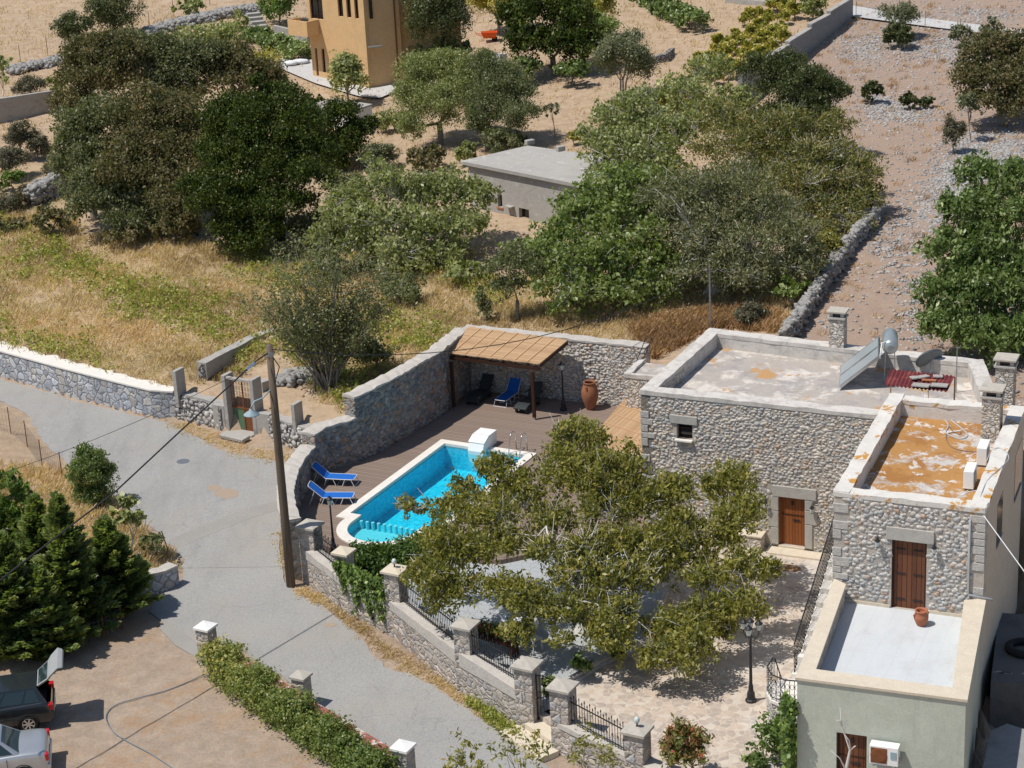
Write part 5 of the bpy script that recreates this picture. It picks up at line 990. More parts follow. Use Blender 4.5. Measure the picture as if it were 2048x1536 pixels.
def railing(line, h, label, step=.14, scroll=True):
    t = thing('iron_railing', label, 'railing', tuple(line[0])); L = dens([E_(p) for p in line], step); L = [tuple(p) for p in L]
    mk('handrail', MB().tube([(p[0], p[1], p[2] + h) for p in L], .022, 6), 'black_iron', t, smooth=True); mk('bottom_rail', MB().tube([(p[0], p[1], p[2] + .1) for p in L], .014, 5), 'black_iron', t)
    mb = MB()
    for i, p in enumerate(L):
        mb.tube([(p[0], p[1], p[2] + .0), (p[0], p[1], p[2] + h)], .010, 4)
        if scroll and i < len(L) - 1:
            q_ = L[i + 1]; mid = [(p[k] + q_[k]) / 2 for k in range(3)]; dx, dy = (q_[0] - p[0]) / 2, (q_[1] - p[1]) / 2
            for zc in (.3, .62): mb.tube([(mid[0] + dx * .8 * math.cos(a), mid[1] + dy * .8 * math.cos(a), mid[2] + zc + .09 * math.sin(a)) for a in np.linspace(0, 6.28, 9)], .007, 4)
    mk('bars', mb, 'black_iron', t); return t
railing([(*(sB + sn * .8 + sdv * .1), z0s + .1), (*(sB + sn * .8 + sdv * (sL - .1)), z1s)], 1.05, 'ornate black railing running up the stone stairs')
railing([(*(E_(p)), 1.04) for p in lnd[2:6]] + [(*(sB + sn * .12 - sdv * 1.58), 1.04)], .85, 'curved black railing around the small stair landing')
railing([(*(sB + sn * 1.2 + sdv * .2), .0), (*(sB + sn * 1.3 - sdv * .35), 1.04)], .85, 'short black handrail from the courtyard up to the landing', scroll=False)
mb = MB()
for i in range(4): a = sB + sn * 1.0 + sdv * (.9 - i * .3); mb.prism([tuple(a), tuple(a + sn * .6), tuple(a + sn * .6 - sdv * .3), tuple(a - sdv * .3)], -.2, .22 * (i + 1)) if i < 4 else 0
mk('lower_steps', mb, 'white_coping', stp)
newel = MB().box((*(sB + sn * .55 + sdv * .05), 1.45), (.22, .22, .85), CR); mk('newel', newel, 'white_coping', stp, bevel=.01)
# wall lanterns
def lantern(px, py, o, d, n, lab):
    u, z = frontuv(px, py, o, d, n); p = E_(o) + E_(d) * u - E_(n) * .16; t = thing('wall_lantern', lab, 'lantern', (p[0], p[1], z - .18))
    mk('cage', MB().lathe([(.03, 0), (.05, .02), (.075, .2), (.09, .22), (.03, .30), (.01, .34)], n=6), 'black_iron', t, local=True); mk('glass', MB().lathe([(.054, .04), (.077, .19)], n=6), 'lamp_glass', t, local=True)
    mk('arm', MB().tube([(0, 0, .33), (n[0] * .06, n[1] * .06, .40), (n[0] * .17, n[1] * .17, .25)], .01, 5), 'black_iron', t, local=True)
lantern(1757, 1080, wo_, wDir, wN, 'black wall lantern left of the brown terrace door'); lantern(1870, 1094, wo_, wDir, wN, 'black wall lantern right of the brown terrace door')
lantern(1533, 1004, mo, mDir, mN, 'black wall lantern left of the orange door'); lantern(1626, 1015, mo, mDir, mN, 'black wall lantern right of the orange door')
# white wire to the right
u_, z_ = frontuv(1968, 1030, wo_, wDir, wN); a = E_([*wp(u_, -.05), z_]); b_ = PY(2200, 1330, 50.)
tag(mk('overhead_wire', MB().tube([tuple(a), tuple(a + (b_ - a) * .5 - E_([0, 0, .15])), tuple(b_)], .014, 5), 'white_metal'), 'pale wire hanging from the front right corner of the wing', 'wire')
# ---- pots
def lathe_thing(name, lab, cat, p, prof, mat, n=24, parts=()):
    t = thing(name, lab, cat, p); mk('body', MB().lathe(prof, n=n, cap=False), mat, t, local=True, smooth=True); return t
urn = [(.02, 0), (.20, .0), (.24, .12), (.34, .40), (.42, .70), (.41, .95), (.33, 1.2), (.27, 1.32), (.31, 1.36), (.31, 1.41), (.27, 1.41), (.24, 1.33), (.30, 1.2), (.38, .9), (.2, .3), (.02, .25)]
s_ = .88; ut = lathe_thing('clay_urn', 'tall terracotta storage urn on the deck by the back wall', 'urn', tuple(P(1181, 818, DZ)), [(r * s_, z * s_) for r, z in urn], 'urn_clay')
for a in (0, 2.1, 4.2): mk('handle', MB().tube([(.30 * math.cos(a), .30 * math.sin(a), 1.12), (.37 * math.cos(a), .37 * math.sin(a), 1.10), (.36 * math.cos(a), .36 * math.sin(a), .98)], .025, 6), 'urn_clay', ut, local=True)
pt = [(.02, 0), (.12, 0), (.15, .05), (.22, .22), (.22, .34), (.17, .44), (.20, .48), (.20, .51), (.16, .51), (.14, .45), (.18, .32), (.1, .38), (.02, .40)]
tp = lathe_thing('clay_pot', 'round terracotta pot on the white tiled terrace', 'pot', tuple(P(1842, 1250, TZ)), [(r * 1.0, z) for r, z in pt], 'terracotta')
for a in (.3, 3.4): mk('handle', MB().tube([(.19 * math.cos(a), .19 * math.sin(a), .43), (.26 * math.cos(a), .26 * math.sin(a), .38), (.22 * math.cos(a), .22 * math.sin(a), .28)], .016, 6), 'terracotta', tp, local=True)
# ================================================================ PERGOLAS
def pergola(name, lab, c4, posts, nb, mat, along='u', group=None):
    """c4: front-left, front-right, back-right, back-left roof corners"""
    fl, fr_, br, bl = [E_(p) for p in c4]; t = thing(name, lab, 'shade roof', (fl[0], fl[1], DZ)); th_ = .05
    V = [fl, fr_, br, bl]; mb = MB(); n = 26; vs = []
    for i in range(n + 1):
        s_ = i / n
        for k in range(2):
            a = (fl if k == 0 else bl); b_ = (fr_ if k == 0 else br); p = a + (b_ - a) * s_; e = (a - (bl if k == 0 else fl)); e = e / np.linalg.norm(e) * rnd.uniform(-.03, .05); vs += [tuple(p + e + E_([0, 0, .05 + rnd.uniform(0, .01)])), tuple(p + e + E_([0, 0, .01]))]
    fs = []
    for i in range(n): k = 4 * i; fs += [(k, k + 4, k + 6, k + 2), (k + 1, k + 3, k + 7, k + 5), (k, k + 1, k + 5, k + 4), (k + 2, k + 6, k + 7, k + 3)]
    fs += [(0, 2, 3, 1), (4 * n, 4 * n + 1, 4 * n + 3, 4 * n + 2)]; mb.add(vs, fs); mk('reed_roof', mb, mat, t)
    bt = MB(); rf = MB()
    for i in range(nb + 1):
        s_ = i / nb
        if along == 'u': a = fl + (fr_ - fl) * s_; b_ = bl + (br - bl) * s_
        else: a = fl + (bl - fl) * s_; b_ = fr_ + (br - fr_) * s_
        a = a + (b_ - a) * .01; b_ = b_ - (b_ - a) * .01
        if 0 < i < nb or along != 'u': bt.beam(a + E_([0, 0, .068]), b_ + E_([0, 0, .072]), .06, .03)
        mk('rafter', MB().beam(a + (b_ - a) * .01 - E_([0, 0, .055]), b_ - (b_ - a) * .01 - E_([0, 0, .055]), .07, .12), 'dark_wood', t)
    mk('batten', bt, 'beige_wood', t)
    d = (fr_ - fl) / np.linalg.norm(fr_ - fl); mk('beam', MB().beam(fl + d * .03 - E_([0, 0, .19]) + E_([.03, .05, 0]), fr_ - d * .03 - E_([0, 0, .19]) + E_([.03, .05, 0]), .12, .14), 'dark_wood', t)
    for (px, py) in posts:
        b0 = P(px, py, DZ); tz = fl[2] - .26; mk('post', MB().box((b0[0], b0[1], (DZ + .1 + tz) / 2), (.13, .13, tz - DZ - .1), -.48), 'dark_wood', t, bevel=.01); mk('post_foot', MB().box((b0[0], b0[1], DZ + .05), (.10, .10, .1), -.48), 'steel', t)
    return t
PZf = DZ + 2.42
c4 = [P(881, 705, PZf), P(1079, 730, PZf), P(1136, 682, PZf + .45), P(937, 656, PZf + .45)]
pergola('pergola', 'wooden shade structure with reed roof over three sun loungers', c4, [(908, 819), (1069, 839)], 8, 'reed_mat')
c4 = [P(1178, 884, 2.7), P(1281, 898, 2.7), P(1287, 797, 2.75), P(1254, 796, 2.75)]
c4[1] = E_([*mp(-.03, .1), 2.7]); c4[2] = E_([*mp(-.03, 5.0), 2.75]); c4[3] = P(1252, 796, 2.75)
def perg2():
    t = pergola('pergola', 'small reed shade roof against the left side of the stone house', c4, [(1190, 990)], 5, 'reed_mat_side', 'v'); return t
perg2()
# ================================================================ LOUNGERS
def lounger(lab, kind, p, rz, back=55, group='sun loungers around the pool'):
    t = thing('sun_lounger', lab, 'sun lounger', tuple(p), rz, group)   # x from head to foot, head at x=0
    ba = rad(back); hx = .72; bl = .70; seat = 1.15; W_ = .60; z0 = .30
    if kind == 'blue':
        bt = MB(); th_ = .02
        mk('seat_sling', MB().box((hx + seat / 2, 0, z0), (seat, W_ - .06, .02)), 'blue_fabric', t, local=True, bevel=.008)
        R3 = Matrix.Rotation(ba, 3, 'Y') ; c = Vector((hx, 0, z0)) + Matrix.Rotation(ba, 3, 'Y') @ Vector((-bl / 2, 0, 0)); mk('back_sling', MB().box(c, (bl, W_ - .06, .02), M=R3), 'blue_fabric', t, local=True, bevel=.008)
        fr = MB(); top = Vector((hx, 0, z0)) + R3 @ Vector((-bl, 0, 0))
        for s_ in (-1, 1):
            y = s_ * (W_ / 2 - .02); fr.tube([(hx, y, z0), (hx + seat - .08, y, z0), (hx + seat, y * .8, z0)], .015, 6); fr.tube([(hx, y, z0), (top.x, y, top.z), (top.x - .05 * math.cos(ba), y * .7, top.z + .05 * math.sin(ba))], .015, 6)
        fr.tube([(hx + seat, -W_ * .4, z0), (hx + seat, W_ * .4, z0)], .015, 6); fr.tube([(top.x - .03, -W_ * .35, top.z + .04), (top.x - .03, W_ * .35, top.z + .04)], .015, 6); mk('frame', fr, 'white_metal', t, local=True)
        for x in (hx + .05, hx + seat - .35):
            lg = MB(); lg.tube([(x, -W_ / 2 + .02, z0), (x - .12, -W_ / 2 - .0, .015), (x - .12, W_ / 2 + .0, .015), (x, W_ / 2 - .02, z0)], .014, 6); lg.tube([(x + .25, -W_ / 2 + .02, z0), (x + .38, -W_ / 2, .015), (x + .38, W_ / 2, .015), (x + .25, W_ / 2 - .02, z0)], .014, 6); mk('leg', lg, 'white_metal', t, local=True)
        lg = MB(); lg.tube([(hx - .3, -W_ / 2 + .02, z0 + .3), (hx - .55, -W_ / 2, .015), (hx - .55, W_ / 2, .015), (hx - .3, W_ / 2 - .02, z0 + .3)], .014, 6); mk('leg', lg, 'white_metal', t, local=True)
    else:
        z0 = .32; sb = MB()
        pr = [(hx, z0), (hx + .35, z0 + .02), (hx + .75, z0 + .05), (hx + 1.1, z0 + .01), (hx + 1.3, z0 - .06)]
        A = [(x, -W_ / 2, z) for x, z in pr] + [(x, -W_ / 2, z - .07) for x, z in pr[::-1]]; B = [(x, W_ / 2, z) for x, _, z in A]; n = len(A); sb.add(A + B, [tuple(range(n)), tuple(range(n, 2 * n))[::-1]] + [((i + 1) % n, i, n + i, n + (i + 1) % n) for i in range(n)])
        mk('seat', sb, 'dark_plastic', t, local=True, bevel=.015)
        R3 = Matrix.Rotation(ba, 3, 'Y'); c = Vector((hx, 0, z0)) + R3 @ Vector((-bl / 2, 0, -.02)); mk('backrest', MB().box(c, (bl, W_ - .04, .05), M=R3), 'dark_plastic', t, local=True, bevel=.015)
        for x in (hx - .02, hx + 1.12):
            for s_ in (-1, 1): mk('leg', MB().box((x, s_ * (W_ / 2 - .06), .13), (.12, .10, .26)), 'dark_plastic', t, local=True, bevel=.01)
        for s_ in (-1, 1): mk('side_panel', MB().box((hx + .55, s_ * (W_ / 2 - .02), .22), (1.02, .03, .10)), 'dark_plastic', t, local=True)
        ar = MB(); [ar.box((hx - .1, s_ * (W_ / 2 + .02), z0 + .2), (.42, .05, .035)) or ar.box((hx + .08, s_ * (W_ / 2 + .02), z0 + .05), (.04, .05, .3)) for s_ in (-1, 1)]; mk('armrests', ar, 'dark_plastic', t, local=True)
    return t
def face(h, f): return math.atan2(f[1] - h[1], f[0] - h[0])
h, f = P(628, 962, DZ), P(712, 966, DZ); lounger('blue lounger by the curved wall, the one farther from the lamp post', 'blue', (h[0] - .12, h[1] - .1, DZ), face(h, f), 42)
h, f = P(620, 1000, DZ), P(704, 1000, DZ); lounger('blue lounger by the curved wall, the one nearer the lamp post', 'blue', (h[0] - .12, h[1] - .2, DZ), face(h, f), 42)
an_ = math.atan2(-.883, -.469)
for px, py, kd, lab, da in ((942, 812, 'dark', 'dark plastic lounger in the corner under the reed roof, left of the blue one', -.0), (998, 816, 'blue', 'blue lounger between two dark loungers under the reed roof', .0), (1040, 828, 'dark', 'dark plastic lounger under the reed roof beside the wooden post', .0)):
    f = P(px, py, DZ); an2 = an_ + da; L_ = 2.0; lounger(lab, kd, (f[0] - math.cos(an2) * L_, f[1] - math.sin(an2) * L_, DZ), an2, 52)
# ================================================================ LAMP POSTS
def lamp_post(p, h, lab, heads=1, sc=1.):
    t = thing('lamp_post', lab, 'lamp post', tuple(p)); mk('base', MB().lathe([(.15 * sc, 0), (.15 * sc, .06), (.11 * sc, .1), (.10 * sc, .30), (.07 * sc, .36), (.06 * sc, .55), (.045 * sc, .6)], n=12), 'black_iron', t, local=True)
    mk('pole', MB().tube([(0, 0, .55), (0, 0, h - .4)], [.045 * sc, .028 * sc], 10), 'black_iron', t, local=True)
    def head(x, y, z, nm='lantern'):
        k = MB().lathe([(.03, 0), (.045, .03), (.06, .05)], (x, y, z), 8); k.lathe([(.13, .26), (.12, .29), (.05, .36), (.02, .41)], (x, y, z), 8); hd = mk(nm, k, 'black_iron', t, local=True); mk('glass', MB().lathe([(.062, .05), (.115, .26)], (x, y, z), 8), 'lamp_glass', hd, local=True)
    if heads == 1: head(0, 0, h - .42)
    else:
        for a in (.2, 2.3, 4.4):
            x, y = .27 * math.cos(a), .27 * math.sin(a); mk('arm', MB().tube([(0, 0, h - .6), (x * .6, y * .6, h - .75), (x, y, h - .62), (x, y, h - .5)], .014, 6), 'black_iron', t, local=True); head(x, y, h - .52)
        head(0, 0, h - .40)
    return t
lamp_post(P(668, 1104, DZ), 2.25, 'black lamp post at the near left corner of the pool deck'); lamp_post(P(1127, 820, DZ), 2.2, 'black lamp post under the edge of the reed roof'); lamp_post(P(1502, 1402, 0), 2.9, 'black lamp post with several lanterns in the paved courtyard', 3, 1.2)
# ================================================================ PATIO FURNITURE
p = P(1040, 1275, .12); t = thing('garden_table', 'round table under a long white cloth on the gray patio', 'table', tuple(p))
mk('tabletop', MB().lathe([(.58, .70), (.58, .74)], n=28), 'white_paint', t, local=True)
for a in range(4): mk('leg', MB().tube([(.4 * math.cos(a * 1.57 + .4), .4 * math.sin(a * 1.57 + .4), 0), (.4 * math.cos(a * 1.57 + .4), .4 * math.sin(a * 1.57 + .4), .7)], .03, 6), 'white_paint', t, local=True)
cl = MB(); n = 40
for r, z in ((.02, .75), (.59, .75), (.62, .70), (.63, .45)):
    for j in range(n): a = 2 * math.pi * j / n; rr_ = r + (.03 * math.sin(a * 9) if z < .6 else 0); cl.v.append((rr_ * math.cos(a), rr_ * math.sin(a), z))
cl.f = [(i * n + j, i * n + (j + 1) % n, (i + 1) * n + (j + 1) % n, (i + 1) * n + j) for i in range(3) for j in range(n)] + [tuple(range(n))]
c_ = mk('tablecloth', cl, 'cloth_white', local=True, smooth=True); c_.location = tuple(p); tag(c_, 'white tablecloth draped over the round patio table', 'tablecloth')
def chair(px, py, rz, lab):
    t = thing('garden_chair', lab, 'chair', tuple(P(px, py, .12)), rz); mk('seat', MB().box((0, 0, .44), (.42, .42, .03)), 'white_paint', t, local=True, bevel=.01); mk('backrest', MB().box((0, .2, .68), (.42, .03, .40)), 'white_paint', t, local=True, bevel=.01)
    for sx in (-1, 1):
        for sy in (-1, 1): mk('leg', MB().box((sx * .19, sy * .19, .215), (.035, .035, .43)), 'white_paint', t, local=True)
chair(1068, 1300, 2.3, 'white garden chair in front of the round patio table'); chair(1015, 1245, -.4, 'white garden chair at the far side of the round patio table')
pb = thing('planter_bench', 'dark red wooden planter trough with flowers behind the iron fence', 'planter', tuple(P(985, 1300, .12)), -.66)
mk('trough', MB().box((0, 0, .55), (1.9, .42, .28)).box((0, 0, .68), (2.0, .5, .04)), 'dark_wood', pb, local=True)
for sx in (-.9, .9): mk('upright', MB().box((sx, 0, .42), (.08, .42, .84)), 'dark_wood', pb, local=True)
def bush(name, lab, kind, px, py, box_, seed, cat='shrub', ground=None, **kw): return tree(name, lab, kind, (px, py), box_, seed, cat, ground=ground, lobe=.5, nstem=3, **kw)
fl_ = quads('flowers', leafquads(RG, RG.normal(size=(900, 3)) * E_([.3, .10, .05]) + E_([-.3, 0, .76]), .13, .7), 900, 'leaf_red', RG.uniform(.6, 1, 900), pb, (0, 0, 0))
quads('foliage', leafquads(RG, RG.normal(size=(1200, 3)) * E_([.45, .14, .1]) + E_([.2, 0, .76]), .1, .5), 1200, 'leaf_laurel', RG.uniform(0, 1, 1200), pb, (0, 0, 0))
# ================================================================ LANE SIDE: retaining wall, old gateway
z4b = lambda x, y: (x / 2.926, 500 + y / 2.926)
z7 = lambda x, y: (330 + x / 6.145, 660 + y / 6.145)
def topz(b0, py):
    lo, hi = 0., 30.
    for _ in range(40):
        m_ = (lo + hi) / 2
        if pix(E_(b0) + E_([0, 0, m_]))[1] > py: lo = m_
        else: hi = m_
    return lo
rw = thing('retaining_wall', 'long gray stone retaining wall with white concrete top along the road and meadow', 'wall', (RWL[3][0], RWL[3][1], RZ - .2))
RL = [(*p, RZ + h) for p, h in zip(RWL, (1.35, 1.35, 1.34, 1.34, 1.3, 1.28, 1.25))]
mk('wall', wallstrip(MB(), RL, 0, .5, -1.2, 0, .006, .5, rnd), 'gray_stone', rw)
L = dens(RL, .3); A = offs(L, -.04); B = offs(L, .9); vs = []
for i, p in enumerate(L):
    b_ = A[i] + (B[i] - A[i]) * (1 + rnd.uniform(-.22, .1)) * (1 if i < len(L) - 3 else .7); vs += [(*A[i], p[2] + .002), (*A[i], p[2] + .07), (*b_, p[2] + .07), (*b_, p[2] - .3)]
fs = []
for i in range(len(L) - 1):
    for k in range(3): fs.append((4 * i + k, 4 * i + k + 1, 4 * i + 5 + k, 4 * i + 4 + k))
fs += [(3, 2, 1, 0), tuple(4 * len(L) - 4 + k for k in range(4))]
mk('coping', MB().add(vs, [f[::-1] for f in fs]), 'white_coping', rw)
d1 = thing('drystone_wall', 'loose drystone wall between the white topped wall and the old gateway', 'wall', (DSL[1][0], DSL[1][1], RZ - .2))
mk('wall', wallstrip(MB(), [(*DSL[0], .62), (*DSL[1], .62), (*P2(446, 861, RZ), .58)], 0, .5, -1.2, 0, .05, .3, rnd), 'dry_stone', d1)
relief(d1, [((*DSL[0], 0), (*DSL[1], 0), RZ, .6, .6, (.3, -1)), ((*DSL[1], 0), (*P2(440, 859, RZ), 0), RZ, .6, .55, (.4, -1))], 'rock_dry', .26, .2, .07, 504)
mk('coping', wallstrip(MB(), [(*DSL[0], .70), (*DSL[1], .70), (*P2(440, 859, RZ), .64)], .1, .55, .5, 0, .04, .3, rnd), 'concrete', d1)
d2 = thing('drystone_wall', 'loose drystone wall right of the old gateway behind the utility pole', 'wall', (DSR[1][0], DSR[1][1], RZ - .2))
mk('wall', wallstrip(MB(), [(*DSR[0], .5), (*DSR[1], .5), (*DSR[2], .55), (*P2(632, 915, RZ), .6)], 0, .5, -1.2, 0, .05, .3, rnd), 'dry_stone', d2)
relief(d2, [((*DSR[0], 0), (*DSR[2], 0), RZ, .5, .55, (-.3, -1)), ((*DSR[2], 0), (*P2(632, 915, RZ), 0), RZ, .5, .55, (-.3, -1))], 'rock_dry', .26, .2, .07, 505)
mk('coping', wallstrip(MB(), [(*DSR[0], .58), (*DSR[1], .58), (*DSR[2], .62)], .08, .55, .4, 0, .03, .3, rnd), 'concrete', d2)
# gateway
gA = P2(*z7(780, 1240), RZ); gB = P2(*z7(1120, 1300), RZ); gdir = (E_(gB) - E_(gA)) / np.linalg.norm(E_(gB) - E_(gA)); gn = E_([-gdir[1], gdir[0]]); gang = math.atan2(gdir[1], gdir[0]); GL = float(np.linalg.norm(E_(gB) - E_(gA)))
hA = topz((*gA, RZ), z7(0, 545)[1]); gw_ = thing('old_gateway', 'weathered concrete gateway with rusty green and red iron gate', 'gateway', (*gA, RZ - .1), gang)
for x in (0, GL - .0): mk('pillar', MB().box((x, .28, hA / 2), (.2, .62, hA + .1)), 'concrete', gw_, local=True, bevel=.02)
mk('lintel', MB().box((GL / 2, .1, hA - .06), (GL - .202, .16, .10)), 'concrete', gw_, local=True, bevel=.01)
mk('buttress', MB().box((-.42, .22, .62), (.62, .5, 1.25)), 'concrete', gw_, local=True, bevel=.02); mk('buttress', MB().box((GL + .47, .22, .60), (.72, .5, 1.2)), 'concrete', gw_, local=True, bevel=.02)
mk('sill', MB().box((GL / 2, .1, .06), (GL - .2, .6, .16)), 'concrete', gw_, local=True)
lf = MB(); x0, x1 = .12, GL - .12; lf.box(((x0 + x1) / 2, .30, .14), (x1 - x0, .04, .06)).box(((x0 + x1) / 2, .30, 1.15), (x1 - x0, .04, .07)).box(((x0 + x1) / 2, .30, hA - .16), (x1 - x0, .04, .05)).box(((x0 + x1) / 2, .30, hA / 2), (.05, .042, hA - .3))
gt = mk('gate', lf, 'rust', gw_, local=True)
mk('panel', MB().box((x0 + (x1 - x0) * .25, .31, .64), ((x1 - x0) * .46, .02, .94)), 'green_rust', gt, local=True); mk('panel', MB().box((x0 + (x1 - x0) * .75, .31, .64), ((x1 - x0) * .46, .02, .94)), 'rust', gt, local=True)
lt = MB()
for i in range(9): x = x0 + (x1 - x0) * i / 8; lt.tube([(x, .3, 1.15), (x, .3, hA - .16)], .010, 4)
for i in range(8):
    for k in range(5): xx = x0 + (x1 - x0) * (i + .5) / 8; zz = 1.3 + k * (hA - 1.6) / 4; lt.tube([(xx + .05 * math.cos(a), .3, zz + .09 * math.sin(a)) for a in np.linspace(0, 6.28, 7)], .008, 4)
mk('lattice', lt, 'rust', gt, local=True)
def cpost(px, py, toppy, w_, d_, lab, z=.55):
    b0 = E_([*P2(px, py, z), z]); h = topz(b0, toppy); t = mk('concrete_post', MB().box((0, 0, h / 2 - .2), (w_, d_, h + .4)), 'concrete', local=True, bevel=.015); t.location = tuple(b0); t.rotation_euler = (0, 0, gang); return tag(t, lab, 'post')
cpost(*z7(195, 820), z7(0, 480)[1], .2, .62, 'concrete post at the end of the white topped retaining wall'); cpost(*z7(1640, 1190), z7(0, 890)[1], .18, .6, 'lone concrete post standing right of the utility pole', .45)
sl_ = MB().box((0, 0, .09), (1.35, .5, .16)); t = mk('stone_slab', sl_, 'concrete', local=True, bevel=.03); t.location = (*P2(*z7(860, 1340), RZ), RZ + .02); t.rotation_euler = (.06, 0, -.62); tag(t, 'long flat concrete slab lying on the dirt before the old gateway', 'slab')
# low wall in the meadow
lwp = [z4b(1165, 760), z4b(1450, 590), z4b(1760, 430)]; L = [E_([*P2(x, y, .9), .9]) for x, y in lwp]; tp_ = [topz(L[0], z4b(0, 668)[1]), topz(L[1], z4b(0, 520)[1]), topz(L[2], z4b(0, 395)[1])]
lw = thing('low_wall', 'low stone wall with flat concrete top crossing the meadow behind the gateway', 'wall', tuple(L[0]))
ll = [(p[0], p[1], p[2] + t_) for p, t_ in zip(L, tp_)]; mk('wall', wallstrip(MB(), ll, .0, -.42, 0, 0, .03, .4, rnd), 'dry_stone', lw); mk('coping', wallstrip(MB(), [(x, y, z + .1) for x, y, z in ll], .03, -.45, 1.0, 0, .015, .4, rnd), 'concrete', lw)
lw2 = MB(); L = [P(*z7(1200, 730), .95), P(*z7(1300, 680), .98)]; wallstrip(lw2, [(p[0], p[1], 1.25) for p in L], 0, .35, 0, 0, .02, .3, rnd); t = mk('concrete_block', lw2, 'concrete'); tag(t, 'short concrete wall stub between the gateway and the utility pole', 'wall')
# ================================================================ UTILITY POLE AND WIRES
b0 = P(582, 1172, RZ); up = thing('utility_pole', 'tall leaning wooden utility pole at the bend of the lane', 'utility pole', tuple(b0))
tp3 = PY(538, 690, b0[1] + .05); dvp = E_(tp3) - E_(b0)
prf = [(0, .17), (.3, .155), (.7, .14), (1, .12)]; mk('shaft', MB().tube([tuple(dvp * s_ - (E_([0, 0, .3]) if s_ == 0 else 0)) for s_, r_ in prf], [r_ for s_, r_ in prf], 12), 'pole_wood', up, local=True, smooth=True)
mk('clamp', MB().tube([tuple(dvp * .955), tuple(dvp * .975)], .135, 10), 'gray_metal', up, local=True)
lb = dvp * .66
ap_ = [PY(*z4b(1585, 815), b0[1] - .0) - b0, PY(*z4b(1540, 865), b0[1] - .3) - b0, PY(*z4b(1490, 885), b0[1] - .5) - b0, PY(*z4b(1468, 925), b0[1] - .6) - b0]
arm = mk('lamp_arm', MB().tube([tuple(p) for p in ap_], .028, 8), 'shade_blue', up, local=True, smooth=True)
lp = ap_[-1]; mk('lamp_shade', MB().lathe([(.05, .0), (.07, -.08), (.27, -.22), (.28, -.25), (.25, -.24), (.05, -.1)], tuple(lp), 18, cap=False), 'shade_blue', arm, local=True, smooth=True)
mk('bulb', MB().lathe([(.03, -.1), (.07, -.18), (.06, -.24), (.01, -.27)], tuple(lp), 10), 'lamp_glass', arm, local=True, smooth=True)
mk('insulators', MB().tube([tuple(dvp * .95 + E_([.12, -.05, 0])), tuple(dvp * .93 + E_([.3, -.05, -.15])), tuple(dvp * .9 + E_([.15, -.1, -.3]))], .02, 6), 'cable_black', up, local=True)
def sag(pts, r, mat, lab, n=5):
    return tag(mk('overhead_cable', MB().tube([tuple(p) for p in pts], r, n), mat, smooth=True), lab, 'cable')
cb = [E_(tp3) - E_([0, 0, .25]), E_([-8.75, 67.45, 8.40]), E_([-10.75, 64.29, 7.46]), E_([-12.83, 61.01, 6.46]), E_([-15.72, 56.77, 5.55]), E_([-17.98, 53.46, 4.95]), E_([-24, 45, 4.0])]
sag(cb, .028, 'cable_black', 'thick black cable sloping from the utility pole down to the lower left')
mk('clamp_sleeve', MB().tube([tuple(cb[1] + (cb[2] - cb[1]) * .04), tuple(cb[1] + (cb[2] - cb[1]) * .16)], .05, 8), 'steel', up) 
mt = E_(mpz) + E_([0, 0, hh - .2]); e0 = E_(tp3) - E_([0, 0, .15]); w_ = []
for t in np.linspace(0, 1, 14): w_.append(e0 + (mt - e0) * t - E_([0, 0, 1.5 * 4 * t * (1 - t)]))
sag(w_, .018, 'cable_black', 'thin sagging black cable from the utility pole towards the slim metal pole')
w_ = []; e1 = PY(-60, 932 + 20, 70.)
for t in np.linspace(0, 1, 8): w_.append(e0 + E_([0, 0, -.3]) + (e1 - e0) * t - E_([0, 0, .3 * 4 * t * (1 - t)]))
sag(w_, .010, 'cable_black', 'very thin wire from the utility pole across the road to the left')
# ================================================================ PARKING AREA
z1 = lambda x, y: (x / 2.866, 1000 + y / 2.866)
wp0 = P2(*z1(1200, 930), RZ); wp1 = P2(812, 1580, RZ)
pier(0, 0, .5, 1.3, 'stone pillar with bright white cap at the end of the red painted wall', cap='white_paint', world=wp0, capw=.1)
pier(0, 0, .46, 1.05, 'stone pillar with dull gray cap halfway along the hedge', cap='cap_stone', world=(P2(*z1(1740, 1180), RZ)), capw=.1)
pp_ = E_(wp0) + (E_(wp1) - E_(wp0)) * .985; pier(0, 0, .5, 1.35, 'stone pillar with bright white cap at the bottom edge of the lane', cap='white_paint', world=P2(812, 1575, RZ), capw=.1)
rd = thing('painted_wall', 'low wall with flaking red painted top between the hedge and the lane', 'wall', (*wp0, RZ - .2)); a = E_(wp0) + E_([.22, -.22]); b_ = E_(P2(812, 1570, RZ))
mk('wall', wallstrip(MB(), [(*a, RZ + .78), (*b_, RZ + .78)], -.12, .12, -1.2, 0, .01, .5, rnd), 'street_stone', rd); mk('coping', wallstrip(MB(), [(*a, RZ + .84), (*b_, RZ + .84)], -.16, .16, RZ + .7, 0, .006, .5, rnd), 'red_paint', rd)
